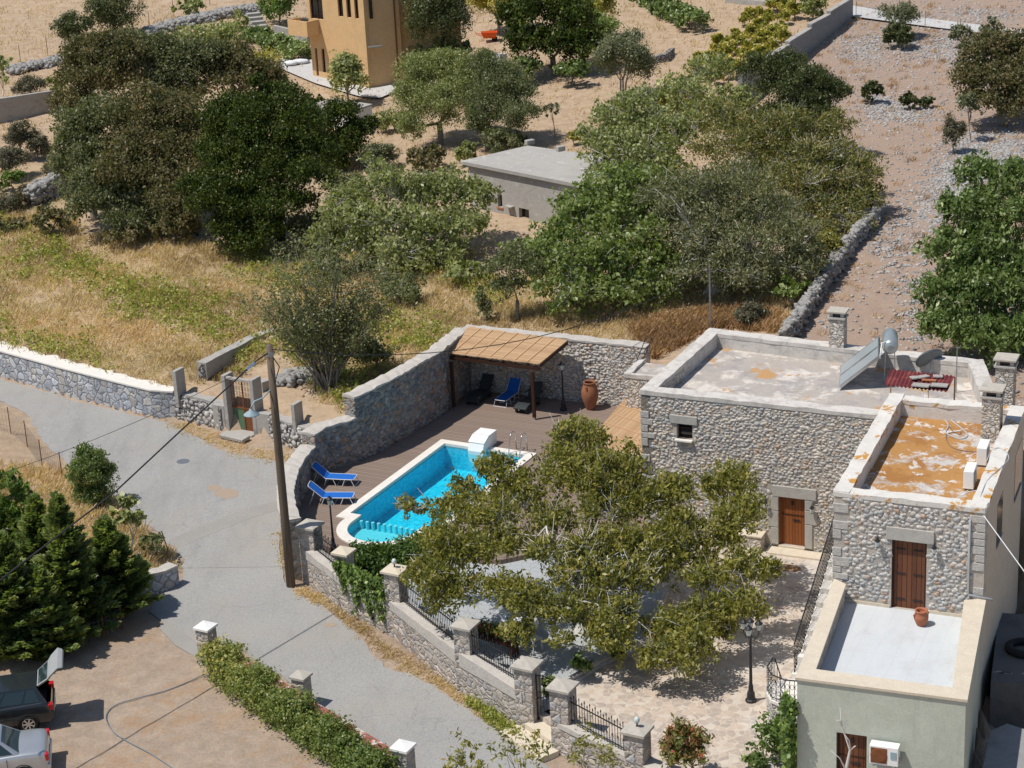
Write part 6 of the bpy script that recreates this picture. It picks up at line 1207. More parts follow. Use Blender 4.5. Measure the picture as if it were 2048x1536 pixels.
def hedge(name, lab, path, width, h, n, size, mat, tl=(0, 1), zb=RZ, group=None):
    path = dens([E_(p, float) for p in path], .3); t = thing(name, lab, 'hedge' if 'hedge' in name else 'shrub', (path[0][0], path[0][1], zb)); R = np.random.default_rng(len(path) + n); PA = np.array(path)
    # lumpy: clumps along the path
    nc = n // 26; k = R.integers(0, len(PA), nc); ang = R.uniform(0, math.pi, nc); rr_ = R.uniform(.6, 1.06, nc)
    tg = np.gradient(PA, axis=0); tg /= np.linalg.norm(tg, axis=1)[:, None]; nm = np.stack([-tg[:, 1], tg[:, 0]], 1)
    hh_ = h * (1 + .22 * np.sin(np.arange(len(PA)) * .9) + .12 * np.sin(np.arange(len(PA)) * 2.3)); lx = np.cos(ang) * rr_ * width / 2
    C0 = np.zeros((nc, 3)); C0[:, :2] = PA[k] + nm[k] * lx[:, None] + R.normal(size=(nc, 2)) * .1; C0[:, 2] = zb + .12 + np.sin(ang) ** .6 * rr_ * hh_[k] * .95
    N0 = np.zeros((nc, 3)); N0[:, :2] = nm[k] * np.cos(ang)[:, None]; N0[:, 2] = np.sin(ang) + .3
    ci = np.repeat(np.arange(nc), 26); C = C0[ci] + R.normal(size=(len(ci), 3)) * .10; fr_ = (k / len(PA))[ci]; tint = tl[0] + (tl[1] - tl[0]) * fr_ + R.uniform(-.35, .35, len(ci)); tint = np.clip(tint, 0, 1)
    quads('foliage', leafquads(R, C - E_([*PA[0], zb]), size, .6, N0[ci] * .7), len(C), mat, tint, t, (0, 0, 0))
    br = MB(); r2 = random.Random(3)
    for i in range(0, len(PA), 2):
        for q_ in range(3): x, y = PA[i] - PA[0]; br.tube([(x, y, -.05), (x + r2.uniform(-.15, .15), y + r2.uniform(-.15, .15), h * .5), (x + r2.uniform(-.4, .4), y + r2.uniform(-.4, .4), h * .9)], [.022, .015, .006], 4)
    mk('stems', br, 'bark', t, local=True); return t
hedge('hedge', 'leafy clipped hedge running along the red painted wall, yellowish at its far end', [P2(438, 1345, RZ), P2(520, 1410, RZ), P2(610, 1470, RZ), P2(700, 1535, RZ), P2(790, 1610, RZ)], 1.1, 1.0, 42000, .10, 'leaf_hedge', (.72, .18))
hs = [z1(*q_) for q_ in ((1225, 1020), (1170, 1005), (1090, 1040), (950, 1095), (780, 1140), (660, 1180), (608, 1240), (640, 1320), (720, 1380), (860, 1455), (990, 1540), (1060, 1600))]
rooftube(hs, RZ + .0, .016, 'hose', 'garden_hose', 'blue gray garden hose curving across the dirt parking area', 'hose')
# cars
def quadpart(name, pts, mat, parent, off=.006, th_=.012):
    p = [Vector(q_) for q_ in pts]; n = (p[1] - p[0]).cross(p[2] - p[0]).normalized(); mb = MB(); A = [q_ + n * off for q_ in p]; B = [q_ - n * th_ for q_ in p]; k = len(p)
    mb.add([tuple(q_) for q_ in B + A], [tuple(range(k))[::-1], tuple(range(k, 2 * k))] + [(i, (i + 1) % k, k + (i + 1) % k, k + i) for i in range(k)]); return mk(name, mb, mat, parent, local=True)
def car(name, lab, origin, ang, paint, style):
    t = thing(name, lab, 'car', origin, ang); Wd = .86
    hatch = style == 'hatch'
    if hatch: prof = [(-.02, .36, .62), (.02, .22, .86), (.12, .2, .98), (.45, .2, 1.0), (1.2, .2, .97), (2.2, .2, .94), (3.0, .2, .92), (3.6, .2, .80), (3.95, .24, .66), (4.02, .3, .5)]
    else: prof = [(-.02, .38, .66), (.03, .24, .92), (.14, .2, .99), (.75, .2, 1.01), (1.4, .2, .98), (2.6, .2, .95), (3.3, .2, .93), (4.0, .2, .80), (4.35, .24, .66), (4.42, .3, .5)]
    mb = MB(); sect = []
    for i, (x, zb, zt) in enumerate(prof):
        e = 1 if 0 < i < len(prof) - 1 else .86; w_ = Wd * e * (.97 if i in (1, len(prof) - 2) else 1); zm = zb + (zt - zb) * .55
        sect.append([(x, 0, zb), (x, -w_ * .9, zb), (x, -w_ * .99, zb + .12), (x, -w_, zm), (x, -w_ * .97, zt - .07), (x, -w_ * .88, zt), (x, 0, zt + .02), (x, w_ * .88, zt), (x, w_ * .97, zt - .07), (x, w_, zm), (x, w_ * .99, zb + .12), (x, w_ * .9, zb)])
    n = 12
    for s_ in sect: mb.v += s_
    for i in range(len(sect) - 1):
        for j in range(n):
            if hatch and i in (1, 2) and j in (5, 6): continue
            mb.f.append((i * n + j, (i + 1) * n + j, (i + 1) * n + (j + 1) % n, i * n + (j + 1) % n))
    mb.f += [tuple(range(n)), tuple((len(sect) - 1) * n + j for j in range(n))[::-1]]
    body = mk('body', mb, paint, t, local=True, smooth=True); ss = body.modifiers.new('s', 'SUBSURF'); ss.levels = 2; ss.render_levels = 2
    # greenhouse
    if hatch: bx = (.10, .42, 3.0); rx = (.42, 2.15); zt = .99; zr = 1.44
    else: bx = (.78, .78, 3.35); rx = (1.38, 2.55); zt = 1.0; zr = 1.40
    bw, rw_ = .78, .58
    b4 = [(bx[0] if not hatch else .14, -bw, zt - .06), (bx[2], -bw, zt - .08), (bx[2], bw, zt - .08), (bx[0] if not hatch else .14, bw, zt - .06)]
    r4 = [(rx[0], -rw_, zr), (rx[1], -rw_, zr - .02), (rx[1], rw_, zr - .02), (rx[0], rw_, zr)]
    if hatch:   # open rear: roof sheet, side frames, interior
        cb_ = MB(); th_ = .05
        cb_.add([*r4, *[(x, y * .96, z - th_) for x, y, z in r4]], [(0, 1, 2, 3), (7, 6, 5, 4), (1, 0, 4, 5), (2, 1, 5, 6), (3, 2, 6, 7), (0, 3, 7, 4)]); mk('roof', cb_, paint, t, local=True, bevel=.02)
        for s_ in (-1, 1):
            pl_ = [(.14, s_ * bw, zt - .06), (bx[2], s_ * bw, zt - .08), (rx[1], s_ * rw_, zr - .03), (rx[0], s_ * rw_, zr - .005)]; pl2 = [(x, y - s_ * .05, z) for x, y, z in pl_]
            k = MB().add(pl_ + pl2, [(0, 1, 2, 3), (7, 6, 5, 4), (0, 4, 5, 1), (1, 5, 6, 2), (2, 6, 7, 3), (3, 7, 4, 0)] if s_ < 0 else [(3, 2, 1, 0), (4, 5, 6, 7), (1, 5, 4, 0), (2, 6, 5, 1), (3, 7, 6, 2), (0, 4, 7, 3)]); mk('side_frame', k, paint, t, local=True)
        mk('interior', MB().box((1.3, 0, .62), (2.2, 1.4, .1)).box((.95, 0, .85), (.2, 1.3, .5)), 'dark_plastic', t, local=True)
        mk('windscreen', MB().add([r4[1], r4[2], b4[2], b4[1]], [(0, 1, 2, 3)]), 'car_glass', t, local=True)
        # tailgate raised on its hinge
        tg_ = bpy.data.objects.new('tailgate', None); COL.objects.link(tg_); tg_.parent = t; tg_.location = (rx[0] - .02, 0, zr + .02); tg_.rotation_euler = (0, rad(40), 0)
        gp = [(0, .56), (-.45, .66), (-.62, .72), (-.95, .74), (-1.04, .66)]; gm = MB()
        pr_ = [(0, 0), (-.45, -.04), (-.62, -.0), (-.95, .02), (-1.05, -.10)]
        for (x, w_), (_, z_) in zip(gp, pr_): gm.v += [(x, -w_, z_), (x, w_, z_), (x, w_ * .94, z_ - .07), (x, -w_ * .94, z_ - .07)]
        for i in range(4):
            for j in range(4): gm.f.append((4 * i + j, 4 * i + (j + 1) % 4, 4 * i + 4 + (j + 1) % 4, 4 * i + 4 + j))
        gm.f += [(3, 2, 1, 0), (16, 17, 18, 19)]; mk('shell', gm, 'car_interior', tg_, local=True, bevel=.02)
        mk('rear_glass', MB().add([(-.06, -.5, .002), (-.44, -.58, -.032), (-.44, .58, -.032), (-.06, .5, .002)], [(0, 1, 2, 3)]), 'car_glass', tg_, local=True)
        mk('rear_glass', MB().add([(-.06, -.46, -.078), (-.44, -.54, -.115), (-.44, .54, -.115), (-.06, .46, -.078)], [(3, 2, 1, 0)]), 'shade_blue', tg_, local=True)
        mk('bumper', MB().box((.0, 0, .52), (.12, 1.6, .26)), paint, t, local=True, bevel=.04)
    else:
        cb_ = MB(); cb_.add(b4 + r4, [(3, 2, 1, 0), (4, 5, 6, 7), (0, 1, 5, 4), (1, 2, 6, 5), (2, 3, 7, 6), (3, 0, 4, 7)]); mk('roof', cb_, paint, t, local=True, bevel=.05)
        def ins(c, k, kx=None):
            c = [Vector(q_) for q_ in c]; m_ = sum(c, Vector()) / 4; return [m_ + (q_ - m_) * k for q_ in c]
        quadpart('rear_window', ins([b4[0], r4[0], r4[3], b4[3]], .86), 'car_glass', t); quadpart('windscreen', ins([b4[1], b4[2], r4[2], r4[1]], .88), 'car_glass', t)
    for s_ in (-1, 1):
        b0_ = Vector((b4[0][0], s_ * bw, b4[0][2])); b1_ = Vector((b4[1][0], s_ * bw, b4[1][2])); r0_ = Vector((r4[0][0], s_ * rw_, zr)); r1_ = Vector((r4[1][0], s_ * rw_, zr - .02))
        qd = lambda s0, s1, lo=.14, hi=.86: [(b0_ + (b1_ - b0_) * a).lerp(r0_ + (r1_ - r0_) * c_, v) for a, c_, v in ((s0[0], s0[1], lo), (s1[0], s1[1], lo), (s1[0], s1[1], hi), (s0[0], s0[1], hi))]
        for a_, b__ in (((.07, .06), (.26, .16)), ((.28, .19), (.53, .52)), ((.56, .55), (.90, .93))):
            q4 = qd(a_, b__); q4 = q4[::-1] if s_ > 0 else q4; quadpart('side_window', q4, 'car_glass', t, .008)
        mk('rubbing_strip', MB().box((2.0, s_ * (Wd + .004), .55), (2.9, .02, .06)), 'dark_plastic', t, local=True)
        for xs_ in (1.22, 2.12): mk('door_gap', MB().box((xs_, s_ * (Wd - .012), .60), (.014, .03, .56)), 'rubber', t, local=True)
        tl = MB().box((.04, s_ * .72, .78), (.12, .22, .24) if not hatch else (.16, .20, .22)); mk('tail_light', tl, 'red_light', t, local=True, bevel=.03)
        mk('handle', MB().box((1.55, s_ * (Wd + .0), .80), (.16, .03, .03)), paint, t, local=True)
        for x in (.78, 3.25 if hatch else 3.45):
            wh = bpy.data.objects.new('wheel', None); COL.objects.link(wh); wh.parent = t; wh.location = (x, s_ * (Wd - .09), .31); wh.rotation_euler = (math.pi / 2 * (1 if s_ < 0 else -1), 0, 0)
            mk('tyre', MB().lathe([(.20, -.09), (.29, -.10), (.31, -.07), (.31, .07), (.29, .10), (.20, .09)], n=28), 'rubber', wh, local=True, smooth=False)
            rm = MB().lathe([(.205, .085), (.20, .105), (.185, .10), (.18, .08)], n=24); rm.lathe([(.02, .085), (.05, .11), (.05, .095)], n=12)
            for k in range(7): a = k * 2 * math.pi / 7; rm.beam((.03 * math.cos(a), .03 * math.sin(a), .098), (.19 * math.cos(a), .19 * math.sin(a), .098), .045, .015)
            mk('rim', rm, 'steel', wh, local=True)
            mk('wheel_arch', MB().lathe([(.355, -.02), (.355, .095), (.335, .105), (.335, -.02)], n=26), 'rubber', wh, local=True)
    mk('number_plate', MB().box((-.065 if hatch else -.03, 0, .52 if hatch else .62), (.012, .5, .11)), 'white_paint', t, local=True)
    if not hatch:
        mk('bumper', MB().box((.02, 0, .46), (.16, 1.66, .2)), paint, t, local=True, bevel=.05); mk('box_shell', MB().box((2.0, 0, 1.5), (1.0, .7, .16)), 'shade_blue', t, local=True, bevel=.05)
    return t
cf = E_([-.985, -.17]); cl_ = E_([.17, -.985]); can = math.atan2(-.17, -.985)
wct = E_(P2(60, 1463, RZ)); og = wct - cf * .78 - cl_ * .77; car('parked_car', 'dark hatchback with its tailgate raised, parked by the conifers', (og[0], og[1], RZ), can, 'car_dark', 'hatch')
cr_ = E_(P2(97, 1456, .4)); og = cr_ + cl_ * .80 - cf * .0; car('parked_car', 'silver saloon car parked beside the dark hatchback at the bottom left', (og[0], og[1], RZ), can, 'car_silver', 'sedan')
# ================================================================ FAR BUILDINGS
yA, yB, yC = GU(627, 161), GU(739, 178), GU(808, 168); yz = float(yB[2]) + .1; YH = 8.6
yA = P(627, 160, yz); yB = P(739, 177, yz); yC = P(808, 168, yz); yl = yB - yA; yr = yC - yB; yl2 = yl[:2] / np.linalg.norm(yl[:2]); yr2 = yr[:2] / np.linalg.norm(yr[:2]); yD = yA[:2] + yr2 * 10; yE = yB[:2] + yr2 * 10
yb = thing('yellow_house', 'tall ochre yellow house with a box balcony and narrow dark windows', 'house', (yA[0], yA[1], yz))
yln = E_([-yl2[1], yl2[0]]); YL = float(np.linalg.norm(yl[:2])); YR = float(np.linalg.norm((yC - yB)[:2]))
def yuv(px, py): return frontuv(px, py, yA[:2], yl2, yln)
dr = []
for x0, y0, x1, y1 in ((629, 96, 638, 152), (642, 97, 652, 145)): a, t1 = yuv(x0, y0); b_, t0 = yuv(x1, y1); dr.append((a, b_, yz if 0 else max(t0, yz + .0), t1))
wn_ = []
for x0, y0, x1, y1 in ((674, -8, 687, 34), (691, -8, 703, 36), (707, -8, 718, 38), (618, -6, 647, 40)): a, t1 = yuv(x0, y0); b_, t0 = yuv(x1, y1); wn_.append((a, b_, t0, t1))
mk('wall', wall_open(MB(), yA[:2], yl2, yln, YL, yz - .6, yz + YH, .35, dr + wn_), 'yellow_plaster', yb)
mk('wall', MB().prism([tuple(yB[:2] + yr2 * .0 - yl2 * .003 + yln * .352), tuple(yC[:2]), tuple(yC[:2] + yln * .01 - yl2 * .35), tuple(yB[:2] - yl2 * .36 + yln * .352)], yz - .6, yz + YH), 'yellow_plaster', yb)
mk('wall', MB().prism([tuple(yC[:2] + yr2 * .001 - yl2 * .8), tuple(yC[:2] + yr2 * 4 + yl2 * .2), tuple(yC[:2] + yr2 * 4 - yl2 * 3.8), tuple(yC[:2] + yr2 * .001 - yl2 * 3.8)], yz - .6, yz + YH - 1.5), 'yellow_plaster', yb)
mk('wall', MB().prism([tuple(yA[:2] + yln * .352), tuple(yA[:2] + yl2 * .35 + yln * .352), tuple(yA[:2] + yr2 * 5 + yl2 * .35), tuple(yA[:2] + yr2 * 5)], yz - .6, yz + YH - .01), 'yellow_plaster', yb)
mk('roof', MB().prism([tuple(yA[:2]), tuple(yB[:2]), tuple(yB[:2] + yr2 * 4.5), tuple(yA[:2] + yr2 * 4.5)], yz + YH + .002, yz + YH + .2), 'yellow_plaster', yb)
for i, (a, b_, c, e) in enumerate(dr + wn_):
    mb = MB(); local_box(mb, yA[:2], yl2, yln, a, b_, .16, .22, c, e); w_ = mk('door' if i < 2 else 'window', mb, 'dark_window', yb)
    k = MB(); local_box(k, yA[:2], yl2, yln, a, a + .06, .12, .158, c, e); local_box(k, yA[:2], yl2, yln, b_ - .06, b_, .12, .158, c, e); local_box(k, yA[:2], yl2, yln, (a + b_) / 2 - .03, (a + b_) / 2 + .03, .12, .158, c, e); mk('window_frame' if i > 1 else 'door_frame', k, 'dark_wood', w_)
# ground floor small canopy + balcony
a, zt = yuv(586, 38); b_, zb = yuv(657, 70); mb = MB(); zf = zb - .1
bz = yuv(650, 70)[1]; bt_ = yuv(650, 40)[1]
local_box(mb, yA[:2], yl2, yln, -.85, 1.0, -1.1, -.001, bz, bz + .12); local_box(mb, yA[:2], yl2, yln, -.85, 1.0, -1.1, -1.0, bz + .121, bt_); local_box(mb, yA[:2], yl2, yln, -.85, -.75, -.999, -.001, bz + .121, bt_); local_box(mb, yA[:2], yl2, yln, .9, 1.0, -.999, -.001, bz + .121, bt_); mk('balcony', mb, 'yellow_plaster', yb)
mk('drain_pipe', MB().tube([(*(yB[:2] + yr2 * 2.0 + yl2 * .08), yz), (*(yB[:2] + yr2 * 2.0 + yl2 * .08), yz + YH)], .05, 6), 'rust', yb)
mb = MB(); o2 = yB[:2]; u, t1 = frontuv(738, 0, o2, yr2, -yl2); u2, t0 = frontuv(746, 37, o2, yr2, -yl2); local_box(mb, o2, yr2, -yl2, u, u2, -.02, .05, t0, t1 + 1.2); mk('window', mb, 'dark_window', yb)
u, t0 = frontuv(744, 92, o2, yr2, -yl2); mk('canopy', MB().box((*(o2 + yr2 * (u) + yl2 * .3), t0), (.9, .5, .05), math.atan2(yr2[1], yr2[0])), 'gray_metal', yb)
# garden stairs and low concrete wall left of the yellow house
cs = thing('garden_stairs', 'small concrete garden stairs beside the yellow house', 'stairs', tuple(GU(540, 75))); z1a = lambda x, y: (x / 2.926, y / 2.926)
p0 = GU(545, 72); p1 = GU(524, 52); ss_ = (p1 - p0)[:2] / 5; sn_ = E_([-ss_[1], ss_[0]]); sn_ = sn_ / np.linalg.norm(sn_)
for i in range(6): a = p0[:2] + ss_ * i; mk('step', MB().prism([tuple(a), tuple(a + ss_), tuple(a + ss_ + sn_ * 1.0), tuple(a + sn_ * 1.0)] if 1 else 0, p0[2] - .5, p0[2] + .2 * (i + 1)), 'concrete', cs)
def gwall(name, lab, pxb, tops, th_, mat, dz=0, rough=.01, cop=None):
    L = [GU(*q_) for q_ in pxb]; h = [topz(p, t) for p, t in zip(L, tops)]; t = thing(name, lab, 'wall', tuple(L[0] - E_([0, 0, .2]))); ln = [(p[0], p[1], p[2] + k) for p, k in zip(L, h)]
    mk('wall', wallstrip(MB(), ln, 0, th_, min(p[2] for p in L) - .6, 0, rough, .5, rnd), mat, t)
    if cop: mk('coping', wallstrip(MB(), [(x, y, z + .06) for x, y, z in ln], -.03, th_ + .03 * (1 if th_ > 0 else -1), min(z for _, _, z in ln) - .1, 0, rough, .5, rnd), cop, t)
    return t
gwall('concrete_wall', 'stained concrete garden wall left of the yellow house', [z1a(1600, 215), z1a(1700, 245), z1a(1800, 270)], [z1a(0, 148)[1], z1a(0, 172)[1], z1a(0, 200)[1]], .25, 'concrete')
gwall('concrete_wall', 'long gray concrete wall at the left edge of the photo', [(-120, 268), (0, 247), (106, 222)], [222, 200, 184], .25, 'concrete', cop='concrete')
# stepped wall
st_ = thing('stepped_wall', 'gray block boundary wall with stepped top climbing the slope', 'wall', tuple(GU(1705, 36)))
bl_ = lambda x: 36 + (1705 - x) * .80
for i, (xa, ya, xb, yb_) in enumerate(((1706, 4, 1661, 17), (1661, 33, 1623, 47), (1623, 64, 1579, 79), (1579, 96, 1534, 113), (1534, 130, 1485, 148))):
    a = GU(xa, bl_(xa)); b_ = GU(xb, bl_(xb)); z = max(a[2] + topz(a, ya), b_[2] + topz(b_, yb_)) if 0 else (a[2] + topz(a, ya)); zb_ = b_[2] + topz(b_, yb_)
    mk('wall_section', wallstrip(MB(), [(b_[0], b_[1], (z + zb_) / 2), (a[0], a[1], (z + zb_) / 2)], 0, .28, min(a[2], b_[2]) - .6, 0, 0, 0), 'concrete_gray', st_)
    mk('coping', wallstrip(MB(), [(b_[0], b_[1], (z + zb_) / 2 + .08), (a[0], a[1], (z + zb_) / 2 + .08)], -.04, .32, (z + zb_) / 2 + .002, 0, 0, 0), 'concrete', st_)
gwall('curved_wall', 'low pale curved wall at the top of the dry orchard', [(1452, 6), (1530, 12), (1600, 24), (1640, 34)], [-4, 3, 12, 20], .3, 'concrete')
gwall('garden_kerb', 'low curved stone edging on the dry slope below the orchard', [(1290, 130), (1335, 124), (1350, 108)], [118, 108, 96], .3, 'dry_stone', rough=.05)
# outbuilding
og_ = GU(1034, 454); oz = float(og_[2]) - .1; OR = oz + topz(og_, 353)
o1 = P(921, 322, OR); o2_ = P(1055, 291, OR); o3 = P(1300, 326, OR); o4 = P(1195, 376, OR)
fdv = (o4 - o1)[:2]; fdv /= np.linalg.norm(fdv)
ob_ = thing('outbuilding', 'old gray plastered outbuilding with a flat concrete roof among the trees', 'building', (o1[0], o1[1], oz))
fdn = E_([-fdv[1], fdv[0]]); oa = o1[:2] + fdv * .35 + fdn * .2; OL = float(np.linalg.norm((o4 - o1)[:2])) - .35
ouv = lambda px, py: frontuv(px, py, oa, fdv, fdn)
hl = []
for q0, q1 in (((1155, 1135), (1185, 1215)), ((1280, 1215), (1342, 1290))): a, t1 = ouv(600 + q0[0] / 2.926, q0[1] / 2.926); b_, t0 = ouv(600 + q1[0] / 2.926, q1[1] / 2.926); hl.append((a, b_, t0, t1))
mk('wall', wall_open(MB(), oa, fdv, fdn, OL, oz - .6, OR - .18, .35, hl), 'old_plaster', ob_)
bk_ = min(float(abs((o3 - o4)[:2] @ fdn)), float(abs((o2_ - o1)[:2] @ fdn))) * .94 - .2
mk('wall', MB().prism([tuple(oa + fdn * .352), tuple(oa + fdv * .3 + fdn * .352), tuple(oa + fdv * .3 + fdn * bk_), tuple(oa + fdn * bk_)], oz - .6, OR - .181), 'old_plaster', ob_)
mk('wall', MB().prism([tuple(oa + fdv * OL + fdn * .352), tuple(oa + fdv * (OL - .3) + fdn * .352), tuple(oa + fdv * (OL - .3) + fdn * bk_), tuple(oa + fdv * OL + fdn * bk_)], oz - .6, OR - .181), 'old_plaster', ob_)
mk('wall', MB().prism([tuple(oa + fdv * .301 + fdn * (bk_ - .3)), tuple(oa + fdv * (OL - .301) + fdn * (bk_ - .3)), tuple(oa + fdv * (OL - .301) + fdn * bk_), tuple(oa + fdv * .301 + fdn * bk_)], oz - .6, OR - .182), 'old_plaster', ob_)
o4x = o4[:2]; o3x = o3[:2]
rfm = MB().prism([tuple(o1[:2]), tuple(o4x), tuple(o3x), tuple(o2_[:2])], OR - .178, OR); mk('roof', rfm, 'old_plaster', ob_)
for (a, b_, c, e), nm in zip(hl, ('window', 'door')): mb = MB(); local_box(mb, oa, fdv, fdn, a, b_, .24, .3, c, e); w_ = mk(nm, mb, 'dark_window', ob_); k = MB(); local_box(k, oa, fdv, fdn, a - .06, b_ + .06, -.05, .2, c - .08, c - .001); mk('sill', k, 'brick' if nm == 'window' else 'concrete', w_)
u, z_ = ouv(600 + 1235 / 2.926, 1205 / 2.926); mk('spout', MB().box((*(oa + fdv * u - fdn * .12), z_), (.5, .3, .06), math.atan2(fdv[1], fdv[0])), 'old_plaster', ob_)
for (px, py, s_, lab) in ((600 + 1345 / 2.926, 845 / 2.926, .5, 'dark stone block on the back edge of the outbuilding roof'), (600 + 1525 / 2.926, 882 / 2.926, .45, 'pale concrete block on the outbuilding roof')):
    p = P(px, py, OR); t = mk('concrete_block', MB().box((0, 0, .13), (s_, .3, .26)), 'concrete', local=True, bevel=.03); t.location = (p[0], p[1], OR + .0); t.rotation_euler = (0, 0, .5); tag(t, lab, 'block')
# small white shed behind the dark trees
sp_ = GU(712, 262); szz = topz(sp_, 216); p = sp_; sd_ = thing('small_shed', 'small white flat roofed shed half hidden by dark trees', 'shed', tuple(p)); q1 = P(600 + 90 / 2.926, 605 / 2.926, p[2] + szz); q2 = P(600 + 320 / 2.926, 640 / 2.926, p[2] + szz); q3 = P(600 + 370 / 2.926, 625 / 2.926, p[2] + szz); q4 = q1 + (q3 - q2)
mk('walls', MB().prism([tuple(q_[:2]) for q_ in (q1, q2, q3 + (q3 - q2), q4 + (q3 - q2))], p[2] - .5, p[2] + szz - .1), 'white_paint', sd_); mk('roof', MB().prism([tuple(q_[:2]) for q_ in (q1 - (q2 - q1) * .03, q2 + (q2 - q1) * .03, q3 + (q3 - q2) * 1.1, q4 + (q3 - q2))], p[2] + szz - .099, p[2] + szz), 'concrete', sd_)
# slatted white panel / steps by the orange cart
gwall('concrete_wall', 'white slatted terrace wall below the orange cart', [(600 + 1050 / 2.926, 350 / 2.926), (600 + 1120 / 2.926, 385 / 2.926), (600 + 1195 / 2.926, 395 / 2.926)], [303 / 2.926, 310 / 2.926, 318 / 2.926], .3, 'white_coping')
oc = GU(600 + 1110 / 2.926, 245 / 2.926); t = thing('garden_cart', 'small bright orange cart on the bare earth by the yellow house', 'cart', tuple(oc)); mk('tub', MB().add([(-.4, -.25, .3), (.4, -.25, .3), (.4, .25, .3), (-.4, .25, .3), (-.55, -.38, .7), (.55, -.38, .7), (.55, .38, .7), (-.55, .38, .7)], [(3, 2, 1, 0), (0, 1, 5, 4), (1, 2, 6, 5), (2, 3, 7, 6), (3, 0, 4, 7)]), 'orange_plastic', t, local=True)
mk('wheel', MB().tube([(.35, -.05, .2), (.35, .05, .2)], .2, 14), 'rubber', t, local=True); mk('handles', MB().tube([(-.9, -.3, .6), (.4, -.25, .28)], .025, 5).tube([(-.9, .3, .6), (.4, .25, .28)], .025, 5), 'orange_plastic', t, local=True)
for k, (px, py, lab) in enumerate(((583, 134, 'white rubbish bag lying on the paving left of the yellow house'), (601, 131, 'larger pale sack leaning by the corner of the yellow house'))):
    p = GU(px, py); mb = MB().lathe([(.02, 0), (.3, .05), (.42, .2), (.35, .38), (.12, .46), (.02, .5)], n=10); r3 = random.Random(k); mb.v = [(x * (1 + r3.uniform(-.15, .15)), y * (1 + r3.uniform(-.15, .15)), z) for x, y, z in mb.v]; t = mk('sack', mb, 'bag_white', local=True, smooth=True); t.location = tuple(p + E_([0, 0, .12])); t.scale = (1.2 + k * .3, .9, .7); tag(t, lab, 'sack')
# right hand alley: slabs, tyre
z4 = lambda x, y: (1500 + x / 2.865, 1000 + y / 2.865)
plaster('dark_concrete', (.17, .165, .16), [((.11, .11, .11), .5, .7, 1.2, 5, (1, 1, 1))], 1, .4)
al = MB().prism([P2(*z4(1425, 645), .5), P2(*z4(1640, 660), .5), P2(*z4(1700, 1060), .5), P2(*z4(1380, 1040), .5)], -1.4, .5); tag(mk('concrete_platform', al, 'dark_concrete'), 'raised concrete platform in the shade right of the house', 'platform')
al = MB().prism([P2(*z4(1380, 1380), -.0), P2(*z4(1470, 1340), -.0), P2(*z4(1720, 1420), -.0), P2(*z4(1700, 1600), -.0), P2(*z4(1330, 1600), -.0)], -1.3, .35); tag(mk('concrete_slab', al, 'concrete_gray'), 'slab at the bottom right, coloured darker for the shade of the yard', 'slab')  # slab colour darkened to carry the yard's shade
p = P(*z4(1570, 865), .5); t = thing('car_tyre', 'black car tyre lying on the platform in the shaded yard', 'tyre', tuple(p))
mk('tyre', MB().lathe([(.36, .02), (.50, .0), (.60, .06), (.60, .16), (.50, .22), (.36, .20), (.34, .11), (.36, .02)], n=30, cap=False), 'rubber', t, local=True, smooth=True)
gwy = P(*z4(1430, 640), .5); tag(mk('yard_wall', wallstrip(MB(), [(*P2(*z4(1385, 1045), .0), .5), (*P2(*z4(1700, 1075), .0), .5)], 0, -.3, -.6, 0, .04, .4, rnd), 'dry_stone'), 'dark rough stone wall facing the shaded yard below the platform', 'wall')
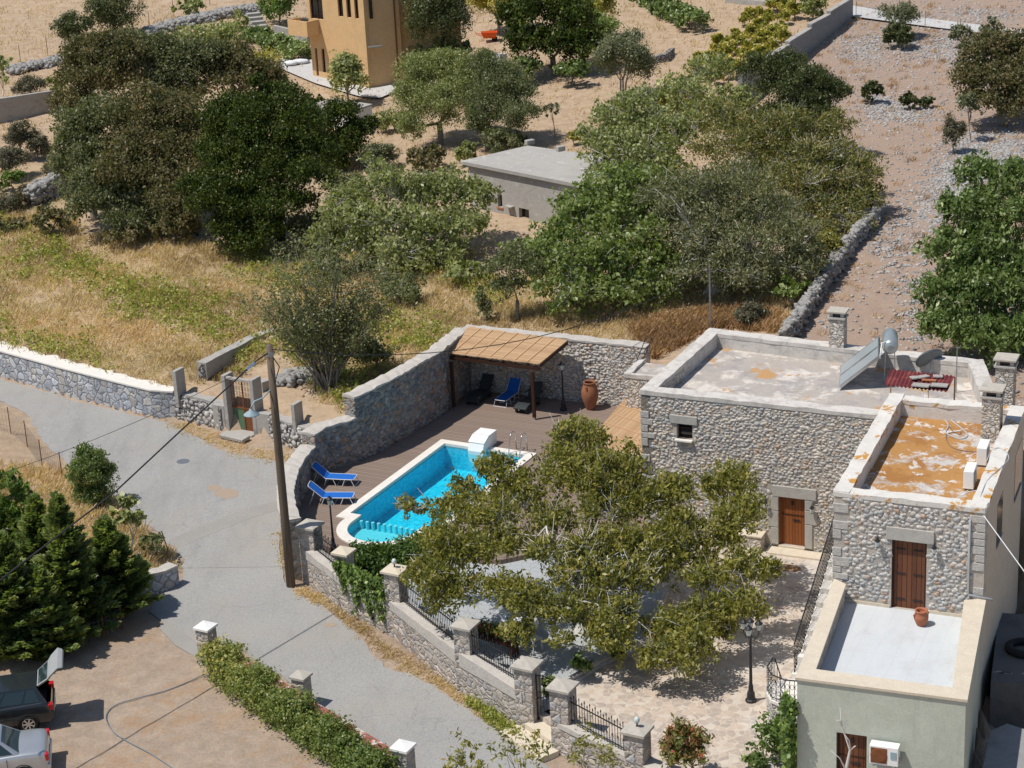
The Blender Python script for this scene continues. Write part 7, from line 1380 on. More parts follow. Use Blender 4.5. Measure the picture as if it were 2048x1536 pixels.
# ================================================================ VEGETATION
def tree_lobes(name, label, kind, base, lobes, seed, k=.9, dens_=1., leaf=None, cat='tree', group=None, r0=.28, ground=None, pc=None, twig=2.2, droop=.5, mat=None, fill=.9, grow=1.17, loose=.38):
    """crown made of lobes given where the photo shows them: (px, py, rx, ry in px); far lobes stand higher"""
    R = np.random.default_rng(seed); lm, ls, asp, nl, cs, bark, vis = KIND[kind]; lm = mat or lm
    g = np.array(ground) if ground is not None else G(*base); ls = (leaf or ls) * max(1., 46 / pix(g)[2]) ** .3 * .9; pc = pc or np.mean([l[1] for l in lobes]); sc0 = pix(g)[2]
    root = thing(name, label, cat, tuple(g), group=group); Cs = []; Ns = []; Ts = []; tips = []
    for (lx, ly, ax_, ay_) in lobes:
        ax_ *= grow; ay_ *= grow
        Y = g[1] + (pc - ly) / sc0 * k + R.uniform(-.4, .4); c = PY(lx, ly, Y); sc = pix(c)[2]; rx = ax_ / sc; ry_ = ay_ / sc
        n = int(fill * dens_ * 2.6 * 3.1 * 2 * math.pi * rx * ry_ / (ls * ls * asp)); ncl = max(6, n // 16)
        nsub = max(5, int(5 + 5 * rx)); sd0 = rndunit(R, nsub); sd0[:, 2] = np.where(R.uniform(size=nsub) < .3, sd0[:, 2], np.abs(sd0[:, 2])); sc_r = R.uniform(.45, .95, nsub); ss_r = R.uniform(.22, .42, nsub)
        si = R.integers(0, nsub, ncl); d = rndunit(R, ncl); d[:, 2] = np.where(R.uniform(size=ncl) < .25, d[:, 2], np.abs(d[:, 2])); un = sd0[si] * sc_r[si][:, None] + d * (ss_r[si] * R.uniform(.6, 1.1, ncl))[:, None]; gf = R.uniform(size=ncl) < loose; un[gf] = d[gf] * (R.uniform(.2, 1.05, gf.sum()) ** .7)[:, None]
        cp = un * E_([rx, (rx + ry_) / 2, ry_]) + c; ci = np.repeat(np.arange(ncl), 16); C = cp[ci] + R.normal(size=(len(ci), 3)) * E_([.10, .10, .11]) * max(.6, min(1.5, rx))
        Cs.append(C); Ns.append(d[ci] * .7 + E_([0, 0, .3])); Ts.append(np.clip(R.uniform(size=ncl)[ci] * .5 + R.uniform(size=len(ci)) * .5, 0, 1)); tips.append((c, cp, rx))
    C = np.vstack(Cs) - g; Nn = np.vstack(Ns); T = np.concatenate(Ts); ok = C[:, 2] > .05; C, Nn, T = C[ok], Nn[ok], T[ok]
    quads('crown', leafquads(R, C, ls, asp, Nn, 1., droop), len(C), lm, T, root, (0, 0, 0))
    mb = MB(); r3 = random.Random(seed); J = lambda s_: E_([r3.uniform(-s_, s_), r3.uniform(-s_, s_), r3.uniform(-s_, s_)])
    cc = np.mean([t[0] for t in tips], 0) - g; fork = cc * .28; fork[2] = max(cc[2] * .42, .7); mb.tube([(0, 0, -.3), (0, 0, 0), tuple(fork * .5 + J(.1)), tuple(fork)], [r0 * 1.3, r0 * 1.15, r0, r0 * .85], 9)
    nodes = [(fork, r0 * .7)]
    for c, cp, rx in sorted(tips, key=lambda t: np.linalg.norm(t[0] - g - fork)):
        e = c - g; st, rs = min(nodes, key=lambda q_: np.linalg.norm(q_[0] - e) + (0 if q_[1] > r0 * .3 else .6)); st2, rs2 = st, min(rs * .8, r0 * .55)
        m1 = st + (e - st) * .35 + J(.35) + E_([0, 0, .25]); m2 = st + (e - st) * .7 + J(.35); mb.tube([tuple(p) for p in (st2, m1, m2, e)], [rs2, rs2 * .8, rs2 * .62, rs2 * .45], 6); nodes += [(m1, rs2 * .8), (m2, rs2 * .6), (e, rs2 * .45)]
        nt_ = int(twig * 3 + rx * twig * 2)
        for i in R.choice(len(cp), min(nt_, len(cp)), replace=False):
            t_ = cp[i] - g; s_, rr2 = (e, rs2 * .4) if r3.random() < .6 else (m2, rs2 * .45); a = s_ + (t_ - s_) * .4 + J(.18); b_ = s_ + (t_ - s_) * .75 + J(.15); ex = 1.32 if r3.random() < .35 and vis > .5 else 1.12; tt = s_ + (t_ - s_) * ex; rr2 = max(rr2, .028) if ex > 1.3 else rr2; mb.tube([tuple(p) for p in (s_, a, b_, tt)], [rr2 * .75, rr2 * .5, rr2 * .32, rr2 * .12], 4)
            if r3.random() < .6: q1 = b_ + J(.55) + E_([0, 0, .25]); mb.tube([tuple(a), tuple((a + q1) / 2 + J(.1)), tuple(q1)], [rr2 * .4, rr2 * .25, rr2 * .1], 4)
    mk('trunk', mb, bark, root, local=True, smooth=True); return root
zw = lambda x, y, a, b_: (762 + x / 2.56, 792 + y / 2.56, a / 2.56, b_ / 2.56)
tree_lobes('walnut_tree', 'large spreading walnut tree with pale bare twigs over the courtyard patio', 'walnut', (1175, 1262),
    [zw(*q_) for q_ in ((150, 570, 75, 50), (330, 600, 90, 70), (430, 520, 100, 80), (590, 390, 100, 90), (700, 520, 130, 110), (560, 650, 140, 100), (1010, 250, 130, 120), (920, 400, 130, 110), (1090, 430, 150, 120), (1240, 420, 120, 130), (1150, 580, 150, 120), (880, 640, 110, 90), (1320, 560, 120, 110), (1480, 520, 120, 110), (1790, 480, 130, 130), (1830, 640, 140, 110), (1740, 780, 110, 90), (1560, 680, 110, 100),
     (330, 780, 150, 110), (480, 830, 130, 100), (250, 960, 130, 110), (400, 1010, 150, 90), (650, 760, 110, 80), (640, 1000, 100, 90), (870, 800, 120, 70), (1050, 800, 130, 100), (1200, 780, 130, 110), (1380, 760, 140, 110), (1000, 940, 120, 90), (1180, 960, 140, 110), (1330, 930, 120, 110), (1550, 880, 120, 100), (1700, 960, 110, 90), (1860, 900, 120, 90), (1960, 900, 80, 60), (1840, 1090, 130, 90), (1680, 1130, 120, 100), (750, 1060, 130, 110), (900, 1120, 110, 90),
     (1080, 1120, 120, 120), (1170, 1260, 120, 120), (1210, 1150, 110, 90), (1480, 1200, 130, 100), (1570, 1320, 130, 110), (1420, 1350, 110, 80), (1620, 1210, 110, 90), (920, 1250, 60, 45), (700, 1220, 90, 60), (1750, 1210, 70, 60))], 5, 1.2, .66, r0=.40, leaf=.18, twig=7.5, ground=(*P2(1175, 1262, .12), .12), grow=1.2, loose=.55)
# centre mass of trees behind the pool
zc = lambda x, y, a, b_: (1120 + x / 2.926, 100 + y / 2.926, a / 2.926, b_ / 2.926)
tree_lobes('fig_tree', 'big bright green tree thicket right of the old outbuilding', 'fig', (1120, 612), [zc(*q_) for q_ in ((150, 930, 150, 100), (270, 850, 180, 120), (450, 800, 160, 110), (-20, 1090, 110, 100), (140, 1040, 200, 140), (380, 1010, 180, 140), (-40, 1250, 160, 140), (160, 1260, 200, 140), (380, 1240, 190, 150), (560, 1150, 160, 150), (60, 1420, 200, 110), (300, 1430, 200, 110), (540, 1370, 190, 110), (700, 1300, 130, 120))], 21, 1.0, .52, r0=.3, mat='leaf_thicket', leaf=.21, twig=5, grow=1.25, loose=.4)
tree_lobes('pistachio_tree', 'olive green tree with many pale dead twigs in the middle of the thicket', 'walnut', (1420, 590), [zc(*q_) for q_ in ((620, 900, 160, 120), (820, 870, 180, 130), (1020, 820, 170, 130), (760, 1050, 190, 140), (1000, 1020, 180, 130), (1200, 960, 160, 130), (900, 1200, 180, 120), (1120, 1180, 170, 120), (1330, 1130, 160, 130), (780, 1320, 150, 80), (1050, 1330, 170, 90), (1300, 1300, 150, 90), (1440, 1230, 110, 90))], 22, 1.0, .46, r0=.3, twig=9, leaf=.18, mat='leaf_grove', grow=1.3, loose=.5)
tree_lobes('almond_tree', 'pale leaved tree with a gray dead crown top behind the outbuilding roof', 'fig', (1290, 420), [zc(*q_) for q_ in ((200, 560, 100, 90), (330, 420, 130, 110), (330, 600, 150, 110), (500, 440, 150, 130), (480, 620, 160, 110), (650, 560, 140, 120), (640, 730, 150, 100), (450, 300, 120, 70), (230, 700, 70, 60), (720, 250, 150, 80), (880, 120, 120, 70), (820, 420, 130, 110))], 23, 1.0, .46, r0=.25, twig=9, mat='leaf_fig', leaf=.19, grow=1.25, loose=.5)
tree_lobes('pistachio_tree', 'yellow green tree with reddish tips beside the rubble slope, under the dark juniper', 'walnut', (1600, 440), [zc(*q_) for q_ in ((960, 420, 140, 100), (1000, 600, 160, 120), (1150, 480, 130, 90), (1320, 460, 130, 90), (1250, 620, 170, 110), (1480, 500, 140, 80), (1620, 470, 100, 80), (1450, 640, 160, 110), (1620, 640, 130, 100), (1200, 780, 170, 100), (1420, 790, 170, 100), (1650, 780, 160, 100), (1800, 720, 90, 100), (1540, 930, 160, 90), (1740, 900, 120, 90), (1640, 1020, 150, 70), (1500, 1080, 110, 80), (1640, 1160, 80, 60))], 24, 1.0, .44, r0=.3, twig=9, leaf=.18, mat='leaf_rusty', grow=1.3, loose=.5)
tree_lobes('juniper_tree', 'dark green juniper crown rising above the thicket near the stepped wall', 'juniper', (1600, 330), [zc(*q_) for q_ in ((1180, 130, 120, 90), (1330, 110, 120, 80), (1450, 190, 120, 90), (1280, 240, 150, 100), (1450, 300, 140, 90), (1560, 260, 110, 80), (1640, 250, 70, 45), (1380, 400, 130, 80), (1250, 380, 110, 70), (1500, 400, 120, 70))], 25, .8, .8, r0=.25, twig=1)
# left oak mass
OAK = 'evergreen oaks in the big thicket at the left'
za = lambda x, y, a, b_: (x / 2.926, y / 2.926, a / 2.926, b_ / 2.926)
oaks = [('brownish evergreen oak at the upper left of the big thicket', (180, 290), [(520, 360, 160, 110), (650, 300, 170, 100), (480, 500, 150, 120), (640, 460, 180, 120), (420, 640, 110, 100)]),
        ('brownish evergreen oak at the top middle of the big thicket', (340, 260), [(850, 300, 170, 90), (1000, 320, 160, 100), (820, 450, 190, 120), (1010, 470, 170, 110), (1180, 330, 150, 80)]),
        ('sparse twiggy oak at the upper right of the big thicket', (500, 250), [(1200, 430, 160, 100), (1370, 360, 130, 80), (1380, 480, 150, 90), (1550, 430, 120, 70), (1100, 560, 130, 80), (1640, 480, 70, 50)]),
        ('olive brown oak at the left edge of the big thicket, beside the bare slope', (190, 440), [(470, 790, 150, 120), (640, 700, 180, 130), (430, 950, 120, 110), (620, 920, 170, 120), (470, 1100, 130, 100)]),
        ('olive brown oak in the heart of the big thicket', (300, 440), [(850, 660, 190, 130), (1040, 700, 170, 130), (820, 850, 180, 120), (1010, 880, 170, 120), (760, 1010, 170, 110), (1120, 800, 130, 110)]),
        ('low brown oak at the foot of the big thicket over the dry grass', (230, 475), [(600, 1090, 170, 110), (780, 1150, 170, 110), (560, 1220, 130, 100), (740, 1290, 150, 80), (930, 1280, 110, 80)]),
        ('oak between the brown thicket and the dark green trees', (365, 465), [(1000, 1040, 150, 110), (1000, 1180, 130, 90), (1160, 1080, 120, 110), (1060, 1300, 120, 80), (1240, 980, 110, 90)])]
for i, (lab, bs_, lo) in enumerate(oaks): tree_lobes('oak_tree', lab, 'oak', bs_, [za(*q_) for q_ in lo], 40 + i, .8, .8, r0=.2, group=None, twig=5, grow=1.22, loose=.3, mat=('leaf_oak', 'leaf_oak_gray')[i % 2])
tree_lobes('carob_tree', 'very dark green carob tree, the tallest left half of the dark pair', 'dark', (470, 490), [za(*q_) for q_ in ((1400, 640, 140, 80), (1330, 740, 130, 110), (1480, 780, 140, 120), (1300, 900, 120, 110), (1430, 980, 150, 120), (1280, 1120, 160, 110), (1250, 1200, 140, 90), (1440, 1200, 150, 120), (1350, 1340, 140, 90), (1450, 1430, 110, 50), (1510, 500, 50, 55))], 51, .7, .9, r0=.25, twig=1.2, grow=1.28, loose=.2)
tree_lobes('carob_tree', 'very dark green carob tree, right half of the dark pair', 'dark', (560, 480), [za(*q_) for q_ in ((1650, 590, 140, 80), (1600, 700, 140, 110), (1760, 720, 130, 110), (1640, 880, 150, 120), (1800, 880, 130, 110), (1600, 1050, 130, 110), (1780, 1050, 140, 110), (1640, 1220, 140, 110), (1560, 1360, 110, 80), (1500, 640, 90, 80))], 52, .7, .9, r0=.25, twig=1.2, grow=1.28, loose=.2)
tree_lobes('carob_tree', 'smaller dark green tree in front of the small white shed', 'dark', (690, 330), [(640, 260, 34, 30), (680, 230, 40, 28), (715, 270, 36, 30), (690, 300, 45, 34), (650, 330, 45, 34), (740, 250, 16, 18)], 53, .7, .85, r0=.15, twig=.5)
# field trees
tree_lobes('fig_tree', 'pale green fig thicket left of the outbuilding with bare gray branches', 'fig', (820, 520), [(700, 400, 45, 32), (770, 380, 55, 38), (840, 400, 60, 45), (900, 380, 50, 40), (955, 400, 40, 35), (690, 450, 50, 38), (760, 450, 60, 45), (840, 470, 65, 45), (920, 460, 60, 45), (720, 500, 50, 32), (800, 515, 55, 35), (880, 520, 60, 32), (650, 480, 30, 30), (745, 330, 25, 18)], 61, .95, .5, r0=.2, twig=9, grow=1.2, loose=.5, leaf=.19)
def wispy(name, lab, base, stems, seed, leaf=.13, mat='leaf_gray', per=150, spread=.50, cat='tree'):
    """a fan of upright thin stems, each carrying loose leaves along its upper part; stems: tips in px"""
    R = np.random.default_rng(seed); g = G(*base); t = thing(name, lab, cat, tuple(g)); mb = MB(); Cs, Ts = [], []
    for (tx, ty) in stems:
        Y = g[1] + R.uniform(-1.2, 1.2); tip = PY(tx, ty, Y) - g; mid = tip * .5 + E_([*(R.normal(size=2) * .15), .35]); st = E_([*(R.normal(size=2) * .25), 0]); q1 = st * .6 + tip * .2 + E_([0, 0, .15])
        pts = [st, q1, mid, tip * .8 + E_([0, 0, .1]), tip]; mb.tube([tuple(st - E_([0, 0, .2]))] + [tuple(p) for p in pts], [.05, .045, .035, .025, .015, .004], 5)
        L = np.array(pts); u = R.uniform(.25, 1.05, per) ** .8 * 4; i = np.minimum(u.astype(int), 3); f = (u - i)[:, None]; pos_ = L[i] * (1 - f) + L[i + 1] * f
        for k in range(9): j = R.integers(per); e = pos_[j] + R.normal(size=3) * E_([.35, .35, .25]) + E_([0, 0, .35]); mb.tube([tuple(pos_[j]), tuple(e)], [.010, .003], 3, False); m_ = 16; Cs.append(pos_[j] + (e - pos_[j]) * R.uniform(.2, 1.1, (m_, 1)) + R.normal(size=(m_, 3)) * .10); Ts.append(R.uniform(0, 1, m_))
        Cs.append(pos_ + R.normal(size=(per, 3)) * spread * E_([.7, .7, .5])); Ts.append(np.clip(R.uniform(0, .6) + R.uniform(0, .5, per), 0, 1))
    C = np.vstack(Cs); T = np.concatenate(Ts); ok = C[:, 2] > .1; quads('crown', leafquads(R, C[ok], leaf, .5), int(ok.sum()), mat, T[ok], t, (0, 0, 0)); mk('trunk', mb, 'bark', t, local=True, smooth=True); return t
r4 = random.Random(8)
wispy('young_tree', 'wispy multi stemmed gray green tree at the edge of the meadow by the utility pole', (655, 778), [(r4.uniform(505, 790), 0) for _ in range(0)] + [(655 + 168 * math.sin(a) * k + r4.uniform(-14, 14), 780 - 285 * math.cos(a * .75) * k + r4.uniform(-18, 18)) for k in (1.02, .8, .55) for a in np.linspace(-1.15, 1.1, 20)], 62, .135, 'leaf_gray', 150)
tree_lobes('young_tree', 'small twiggy tree with pale trunk before the green thicket behind the pool wall', 'gray', (1036, 640), [(1000, 540, 35, 30), (1040, 520, 40, 30), (1075, 545, 30, 30), (1020, 575, 35, 25)], 63, .6, .45, r0=.09, twig=5)
tree_lobes('young_tree', 'slim sapling with thin crown by the pool wall path', 'gray', (968, 650), [(965, 600, 16, 22), (970, 625, 14, 16)], 64, .5, .6, r0=.04, twig=2)
# above
def bt(*a, **k): return tree(*a, **k)
bt('olive_tree', 'dark olive tree, left one of the clump on the upper left meadow wall', 'juniper', (150, 112), (102, 25, 195, 108), 70, dens_=.7)
bt('olive_tree', 'dark olive tree, right one of the clump on the upper left meadow wall', 'juniper', (235, 78), (165, -30, 285, 82), 71, dens_=.7)
bt('round_bush', 'round green bush at the top of the straw coloured meadow', 'fig', (378, 34), (343, -6, 418, 34), 72, dens_=.7)
bt('green_tree', 'green tree at the top left corner of the yellow house', 'vivid', (560, 52), (512, -40, 606, 52), 73, dens_=.8)
bt('young_tree', 'young pale green mulberry tree before the door of the yellow house', 'yellow', (700, 212), (640, 90, 738, 205), 74, dens_=.9, mat='leaf_fig', hollow=.3)
bt('conifer_tree', 'feathery dark conifer at the right side of the yellow house', 'juniper', (885, 150), (800, -70, 962, 100), 75, depth=float(yC[1]) - 1., dens_=.8)
bt('fig_tree', 'bright fig bush under the conifer by the yellow house', 'fig', (900, 145), (822, 62, 945, 145), 76, mat='leaf_laurel')
tree_lobes('almond_tree', 'two tone grayish almond tree right of the yellow house', 'olive', (880, 290), [(830, 150, 38, 40), (880, 140, 40, 35), (920, 150, 40, 40), (840, 210, 45, 40), (900, 210, 50, 42), (950, 190, 40, 40), (820, 260, 25, 30)], 77, .7, .8, r0=.18, twig=1.5, mat='leaf_fig')
tree_lobes('almond_tree', 'light green almond tree with bare lower branches, right of the grayish one', 'olive', (975, 300), [(960, 130, 28, 30), (1000, 160, 42, 40), (1040, 190, 36, 36), (980, 210, 50, 40), (1030, 230, 45, 30), (960, 240, 30, 22)], 78, .7, .75, r0=.14, twig=2.5, mat='leaf_gray')
bt('citrus_tree', 'bright green citrus tree above the orange cart', 'vivid', (995, 70), (925, -50, 1065, 48), 79, dens_=.8, mat='leaf_yellow')
tree_lobes('bay_tree', 'big dark green round tree on the upper terrace', 'laurel', (1110, 150), [(1040, 40, 45, 40), (1100, 20, 50, 40), (1150, 50, 45, 40), (1060, 90, 45, 35), (1120, 95, 50, 40), (1170, 100, 35, 35), (1030, 75, 25, 30)], 80, .7, .8, r0=.2, twig=.6, mat='leaf_dark')
bt('citrus_tree', 'yellowish green tree at the top right of the upper terrace', 'yellow', (1205, 85), (1150, -50, 1240, 75), 81, dens_=.7)
bt('fig_tree', 'low bright bush left below the big dark round tree', 'laurel', (1055, 168), (1015, 112, 1090, 170), 82, cat='shrub')
bt('fig_tree', 'low bright bush right below the big dark round tree', 'laurel', (1145, 172), (1105, 115, 1185, 170), 83, cat='shrub')
bt('olive_tree', 'gray green olive tree with forked trunk on the dry slope', 'olive', (1250, 200), (1178, 55, 1312, 175), 84, dens_=.8, nstem=3, mat='leaf_olive')
bt('young_tree', 'bare spindly sapling on the dry slope', 'olive', (1110, 275), (1085, 200, 1125, 240), 85, dens_=.25, ntip=18)
for i, q_ in enumerate(((1045, 285), (1170, 280), (1148, 288))): pass
# orchard of small vines: one prototype, copied
pts = [(1488, 55), (1500, 48), (1520, 42), (1545, 28), (1555, 22), (1575, 30), (1590, 40), (1470, 90), (1485, 105), (1505, 85), (1520, 72), (1535, 60), (1440, 110), (1452, 125), (1465, 112), (1485, 128), (1505, 115), (1525, 100), (1545, 88), (1560, 72), (1420, 138), (1440, 150), (1460, 160), (1480, 150), (1505, 140), (1525, 130), (1545, 112), (1565, 95), (1395, 150), (1410, 165), (1430, 172), (1570, 50), (1170, 283), (1148, 290)]
pv = tree('vine_plant', 'small yellow green vine on a thin stem in the sloping orchard', 'yellow', pts[0], (1476, 25, 1504, 48), 90, cat='plant', group='small vines in the orchard', dens_=.45)
for i, q_ in enumerate(pts[1:]): g = G(*q_); dup(pv, tuple(g), rnd.uniform(0, 6), 'small yellow green vine on a thin stem in the sloping orchard' if q_[1] < 200 else 'tiny lone vine stem on the dry slope behind the outbuilding', scale=rnd.uniform(.8, 1.25) * (1.15 if q_[1] < 200 else .9))
bt('citrus_tree', 'green leafy bush beside the top of the stepped wall', 'vivid', (1625, 45), (1590, -15, 1662, 48), 91, cat='shrub', mat='leaf_fig')
hedge('oleander_hedge', 'narrow green oleander strip on the dry slope at the top', [tuple(GU(*q_)[:2]) for q_ in ((1280, -10), (1320, 20), (1360, 45), (1395, 68))], 2.0, 1.0, 9000, .22, 'leaf_laurel', (.4, .6), zb=float(GU(1340, 30)[2]))
hedge('oleander_hedge', 'green flowering bed between the concrete wall and the yellow house', [tuple(GU(*q_)[:2]) for q_ in ((500, 78), (540, 95), (575, 108), (605, 122))], 1.6, .9, 8000, .2, 'leaf_laurel', (.4, .8), zb=float(GU(550, 100)[2]))
bt('young_tree', 'yellowish fig shrub above the thicket, left of the garden stairs', 'yellow', (470, 75), (450, 20, 500, 75), 92, cat='shrub', dens_=.6, mat='leaf_fig')
bt('young_tree', 'loose yellow green tree behind the top of the oak thicket', 'yellow', (420, 100), (345, 45, 490, 100), 93, dens_=.55, mat='leaf_fig')
bt('young_tree', 'yellowing bush on the bare strip left of the yellow house', 'yellow', (535, 135), (490, 95, 570, 135), 94, cat='shrub', dens_=.5)
bt('green_tree', 'thin green tree at the left end of the long concrete wall', 'fig', (10, 205), (-25, 110, 28, 185), 95, dens_=.6)
bt('green_tree', 'narrow bright green tree at the left side of the oak thicket', 'fig', (115, 225), (96, 140, 148, 225), 96, dens_=.7)
bt('shrub', 'gray brown round shrub at the left edge, upper one', 'shrub', (40, 318), (5, 235, 75, 300), 97, cat='shrub'); bt('shrub', 'gray brown round shrub at the left edge, lower right one', 'shrub', (75, 320), (45, 268, 104, 318), 98, cat='shrub')
bt('shrub', 'gray brown shrub at the left edge, lower left one', 'shrub', (15, 360), (-35, 290, 55, 350), 99, cat='shrub'); bt('shrub', 'dark green low shrub at the left edge above the meadow', 'oak', (20, 460), (-25, 435, 62, 485), 100, cat='shrub')
bt('shrub', 'low green shrub under the gray brown shrubs at the left edge', 'vivid', (30, 380), (-20, 335, 55, 385), 101, cat='shrub', dens_=.5)
for i, (nm, lab, kd, bs_, bx_, mt_) in enumerate((
    ('shrub', 'gray green bush between the dark carob trees and the almond trees', 'olive', (760, 340), (715, 280, 800, 340), None), ('shrub', 'dark undergrowth bush beneath the grayish almond tree', 'oak', (850, 345), (805, 290, 895, 345), None), ('shrub', 'green bush at the back left corner of the outbuilding', 'vivid', (930, 330), (900, 280, 960, 335), 'leaf_fig'),
    ('shrub', 'dark green bush behind the outbuilding roof', 'dark', (1030, 305), (990, 272, 1055, 305), None), ('shrub', 'low pale bush at the left foot of the pale fig thicket', 'gray', (640, 560), (595, 490, 690, 560), None), ('shrub', 'green bush at the lower right of the pale fig thicket', 'fig', (930, 565), (880, 520, 985, 565), None),
    ('shrub', 'brown shrub under the rubble heap at the meadow edge', 'oak', (105, 470), (60, 410, 150, 470), None), ('shrub', 'reddish brown dry shrub above the rubble heap', 'shrub', (110, 370), (70, 310, 150, 372), None), ('shrub', 'low brown shrub at the left edge beside the rubble heap', 'shrub', (20, 425), (-20, 385, 60, 428), None),
    ('shrub', 'olive brown low bush at the foot of the oaks, left', 'oak', (260, 490), (200, 440, 320, 490), None), ('shrub', 'olive brown low bush at the foot of the oaks, right', 'oak', (350, 485), (300, 435, 410, 488), None), ('shrub', 'dry gray shrub behind the house by the drystone wall', 'shrub', (1500, 650), (1460, 605, 1545, 652), None))):
    bt(nm, lab, kd, bs_, bx_, 400 + i, cat='shrub', dens_=.8, mat=mt_)
fills = [('shrub', 'olive bush at the right foot of the dark carob trees', 'gray', (620, 500), (560, 420, 690, 505), 'leaf_oak_gray'), ('shrub', 'dry gray bush between the carob trees and the pale fig thicket', 'gray', (690, 400), (640, 340, 750, 400), None),
    ('shrub', 'dark bush under the light green almond tree', 'oak', (1010, 315), (955, 255, 1060, 312), 'leaf_oak_gray'), ('shrub', 'green bush between the almond trees and the carob trees', 'olive', (790, 265), (745, 215, 830, 268), 'leaf_fig'),
    ('fig_tree', 'bright fig crown rising behind the grayish almond tree', 'fig', (860, 175), (815, 95, 935, 180), 'leaf_laurel'), ('citrus_tree', 'mid green tree right of the big dark round tree', 'vivid', (1190, 110), (1130, 20, 1240, 110), 'leaf_thicket'),
    ('shrub', 'low green scrub at the upper edge of the thicket below the olive', 'fig', (1230, 300), (1175, 225, 1300, 305), 'leaf_walnut'), ('shrub', 'yellow green scrub at the top of the thicket below the vines', 'walnut', (1390, 240), (1290, 165, 1450, 245), 'leaf_walnut'),
    ('shrub', 'scrub at the middle top of the thicket beside the juniper', 'walnut', (1480, 250), (1400, 165, 1530, 255), 'leaf_fig'), ('shrub', 'brownish overgrown scrub covering the drystone wall, upper end', 'walnut', (1725, 440), (1670, 355, 1775, 440), 'leaf_walnut'),
    ('shrub', 'gray scrub against the middle of the drystone wall', 'gray', (1660, 530), (1600, 465, 1700, 530), 'leaf_walnut'), ('shrub', 'green scrub at the house end of the drystone wall', 'fig', (1590, 610), (1520, 545, 1630, 610), 'leaf_thicket'),
    ('shrub', 'low dry bush right of the wispy meadow tree', 'gray', (800, 610), (740, 540, 850, 610), None), ('shrub', 'dark low bush behind the curved pool wall', 'gray', (760, 740), (700, 665, 800, 742), None),
    ('shrub', 'bush below the outbuilding door', 'fig', (1040, 520), (990, 475, 1090, 520), 'leaf_thicket'),
    ('shrub', 'brown green scrub on the slope left of the small white shed', 'oak', (640, 235), (590, 180, 665, 235), 'leaf_dark'), ('shrub', 'reddish dry scrub at the far left above the long concrete wall', 'shrub', (60, 190), (20, 150, 100, 192), None)]
for i, (nm, lab, kd, bs_, bx_, mt_) in enumerate(fills): bt(nm, lab, kd, bs_, bx_, 440 + i, cat='tree' if 'tree' in nm else 'shrub', dens_=.7, mat=mt_, hollow=.35)
# right side
tree_lobes('laurel_tree', 'large vivid green glossy tree at the right edge behind the house', 'laurel', (1990, 690), [(1960, 350, 45, 30), (2020, 370, 45, 40), (1915, 420, 40, 35), (1980, 420, 60, 45), (2040, 440, 45, 45), (1890, 510, 50, 45), (1950, 500, 60, 50), (2020, 520, 60, 50), (1880, 590, 50, 45), (1940, 590, 60, 50), (2010, 600, 60, 50), (1870, 650, 35, 25), (1910, 660, 60, 40), (1980, 680, 60, 40), (2050, 680, 50, 50), (2080, 560, 40, 60)], 110, .7, .85, r0=.3, twig=1)
tree_lobes('oak_tree', 'brown green oak with several dark trunks at the right edge of the rubble slope', 'oak', (2000, 250), [(1950, 110, 35, 30), (2000, 95, 45, 30), (2050, 110, 45, 40), (1940, 160, 36, 35), (1990, 160, 50, 40), (2050, 170, 50, 40), (1960, 200, 36, 22), (2020, 205, 45, 25)], 111, .6, .9, r0=.22, twig=1.5)
bt('juniper_bush', 'dark juniper bush with a light top near the hill road', 'dark', (1795, 98), (1762, 45, 1832, 100), 112, cat='shrub', mat='leaf_juniper', dens_=1.3); bt('young_tree', 'loose gray green crown above the dark bush near the hill road', 'olive', (1790, 80), (1750, 5, 1842, 62), 113, dens_=.6, cat='shrub')
bt('juniper_bush', 'small dark leaning juniper on the rubble slope', 'dark', (1745, 208), (1722, 160, 1772, 212), 114, cat='shrub', mat='leaf_juniper', dens_=1.3); bt('juniper_bush', 'small dark round juniper on the rubble slope, left of its twin', 'dark', (1818, 222), (1797, 182, 1840, 222), 115, cat='shrub', mat='leaf_juniper', dens_=1.3)
bt('juniper_bush', 'small dark round juniper on the rubble slope, right of its twin', 'dark', (1850, 216), (1832, 190, 1870, 218), 116, cat='shrub', mat='leaf_juniper', dens_=1.3)
bt('young_tree', 'thin gray green tree beside the leaning bare bush on the rubble slope', 'olive', (1942, 285), (1912, 180, 1958, 240), 117, dens_=.6); bt('juniper_bush', 'narrow brown dying bush on the rubble slope', 'shrub', (1905, 308), (1885, 225, 1932, 308), 118, cat='shrub')
bt('young_tree', 'pale thin bush below the hill road', 'olive', (1925, 95), (1895, 50, 1950, 92), 119, dens_=.6, cat='shrub'); bt('citrus_tree', 'green bush beside the hill road near the right edge', 'vivid', (1985, 80), (1960, 35, 2010, 82), 120, dens_=.7, cat='shrub', mat='leaf_olive')
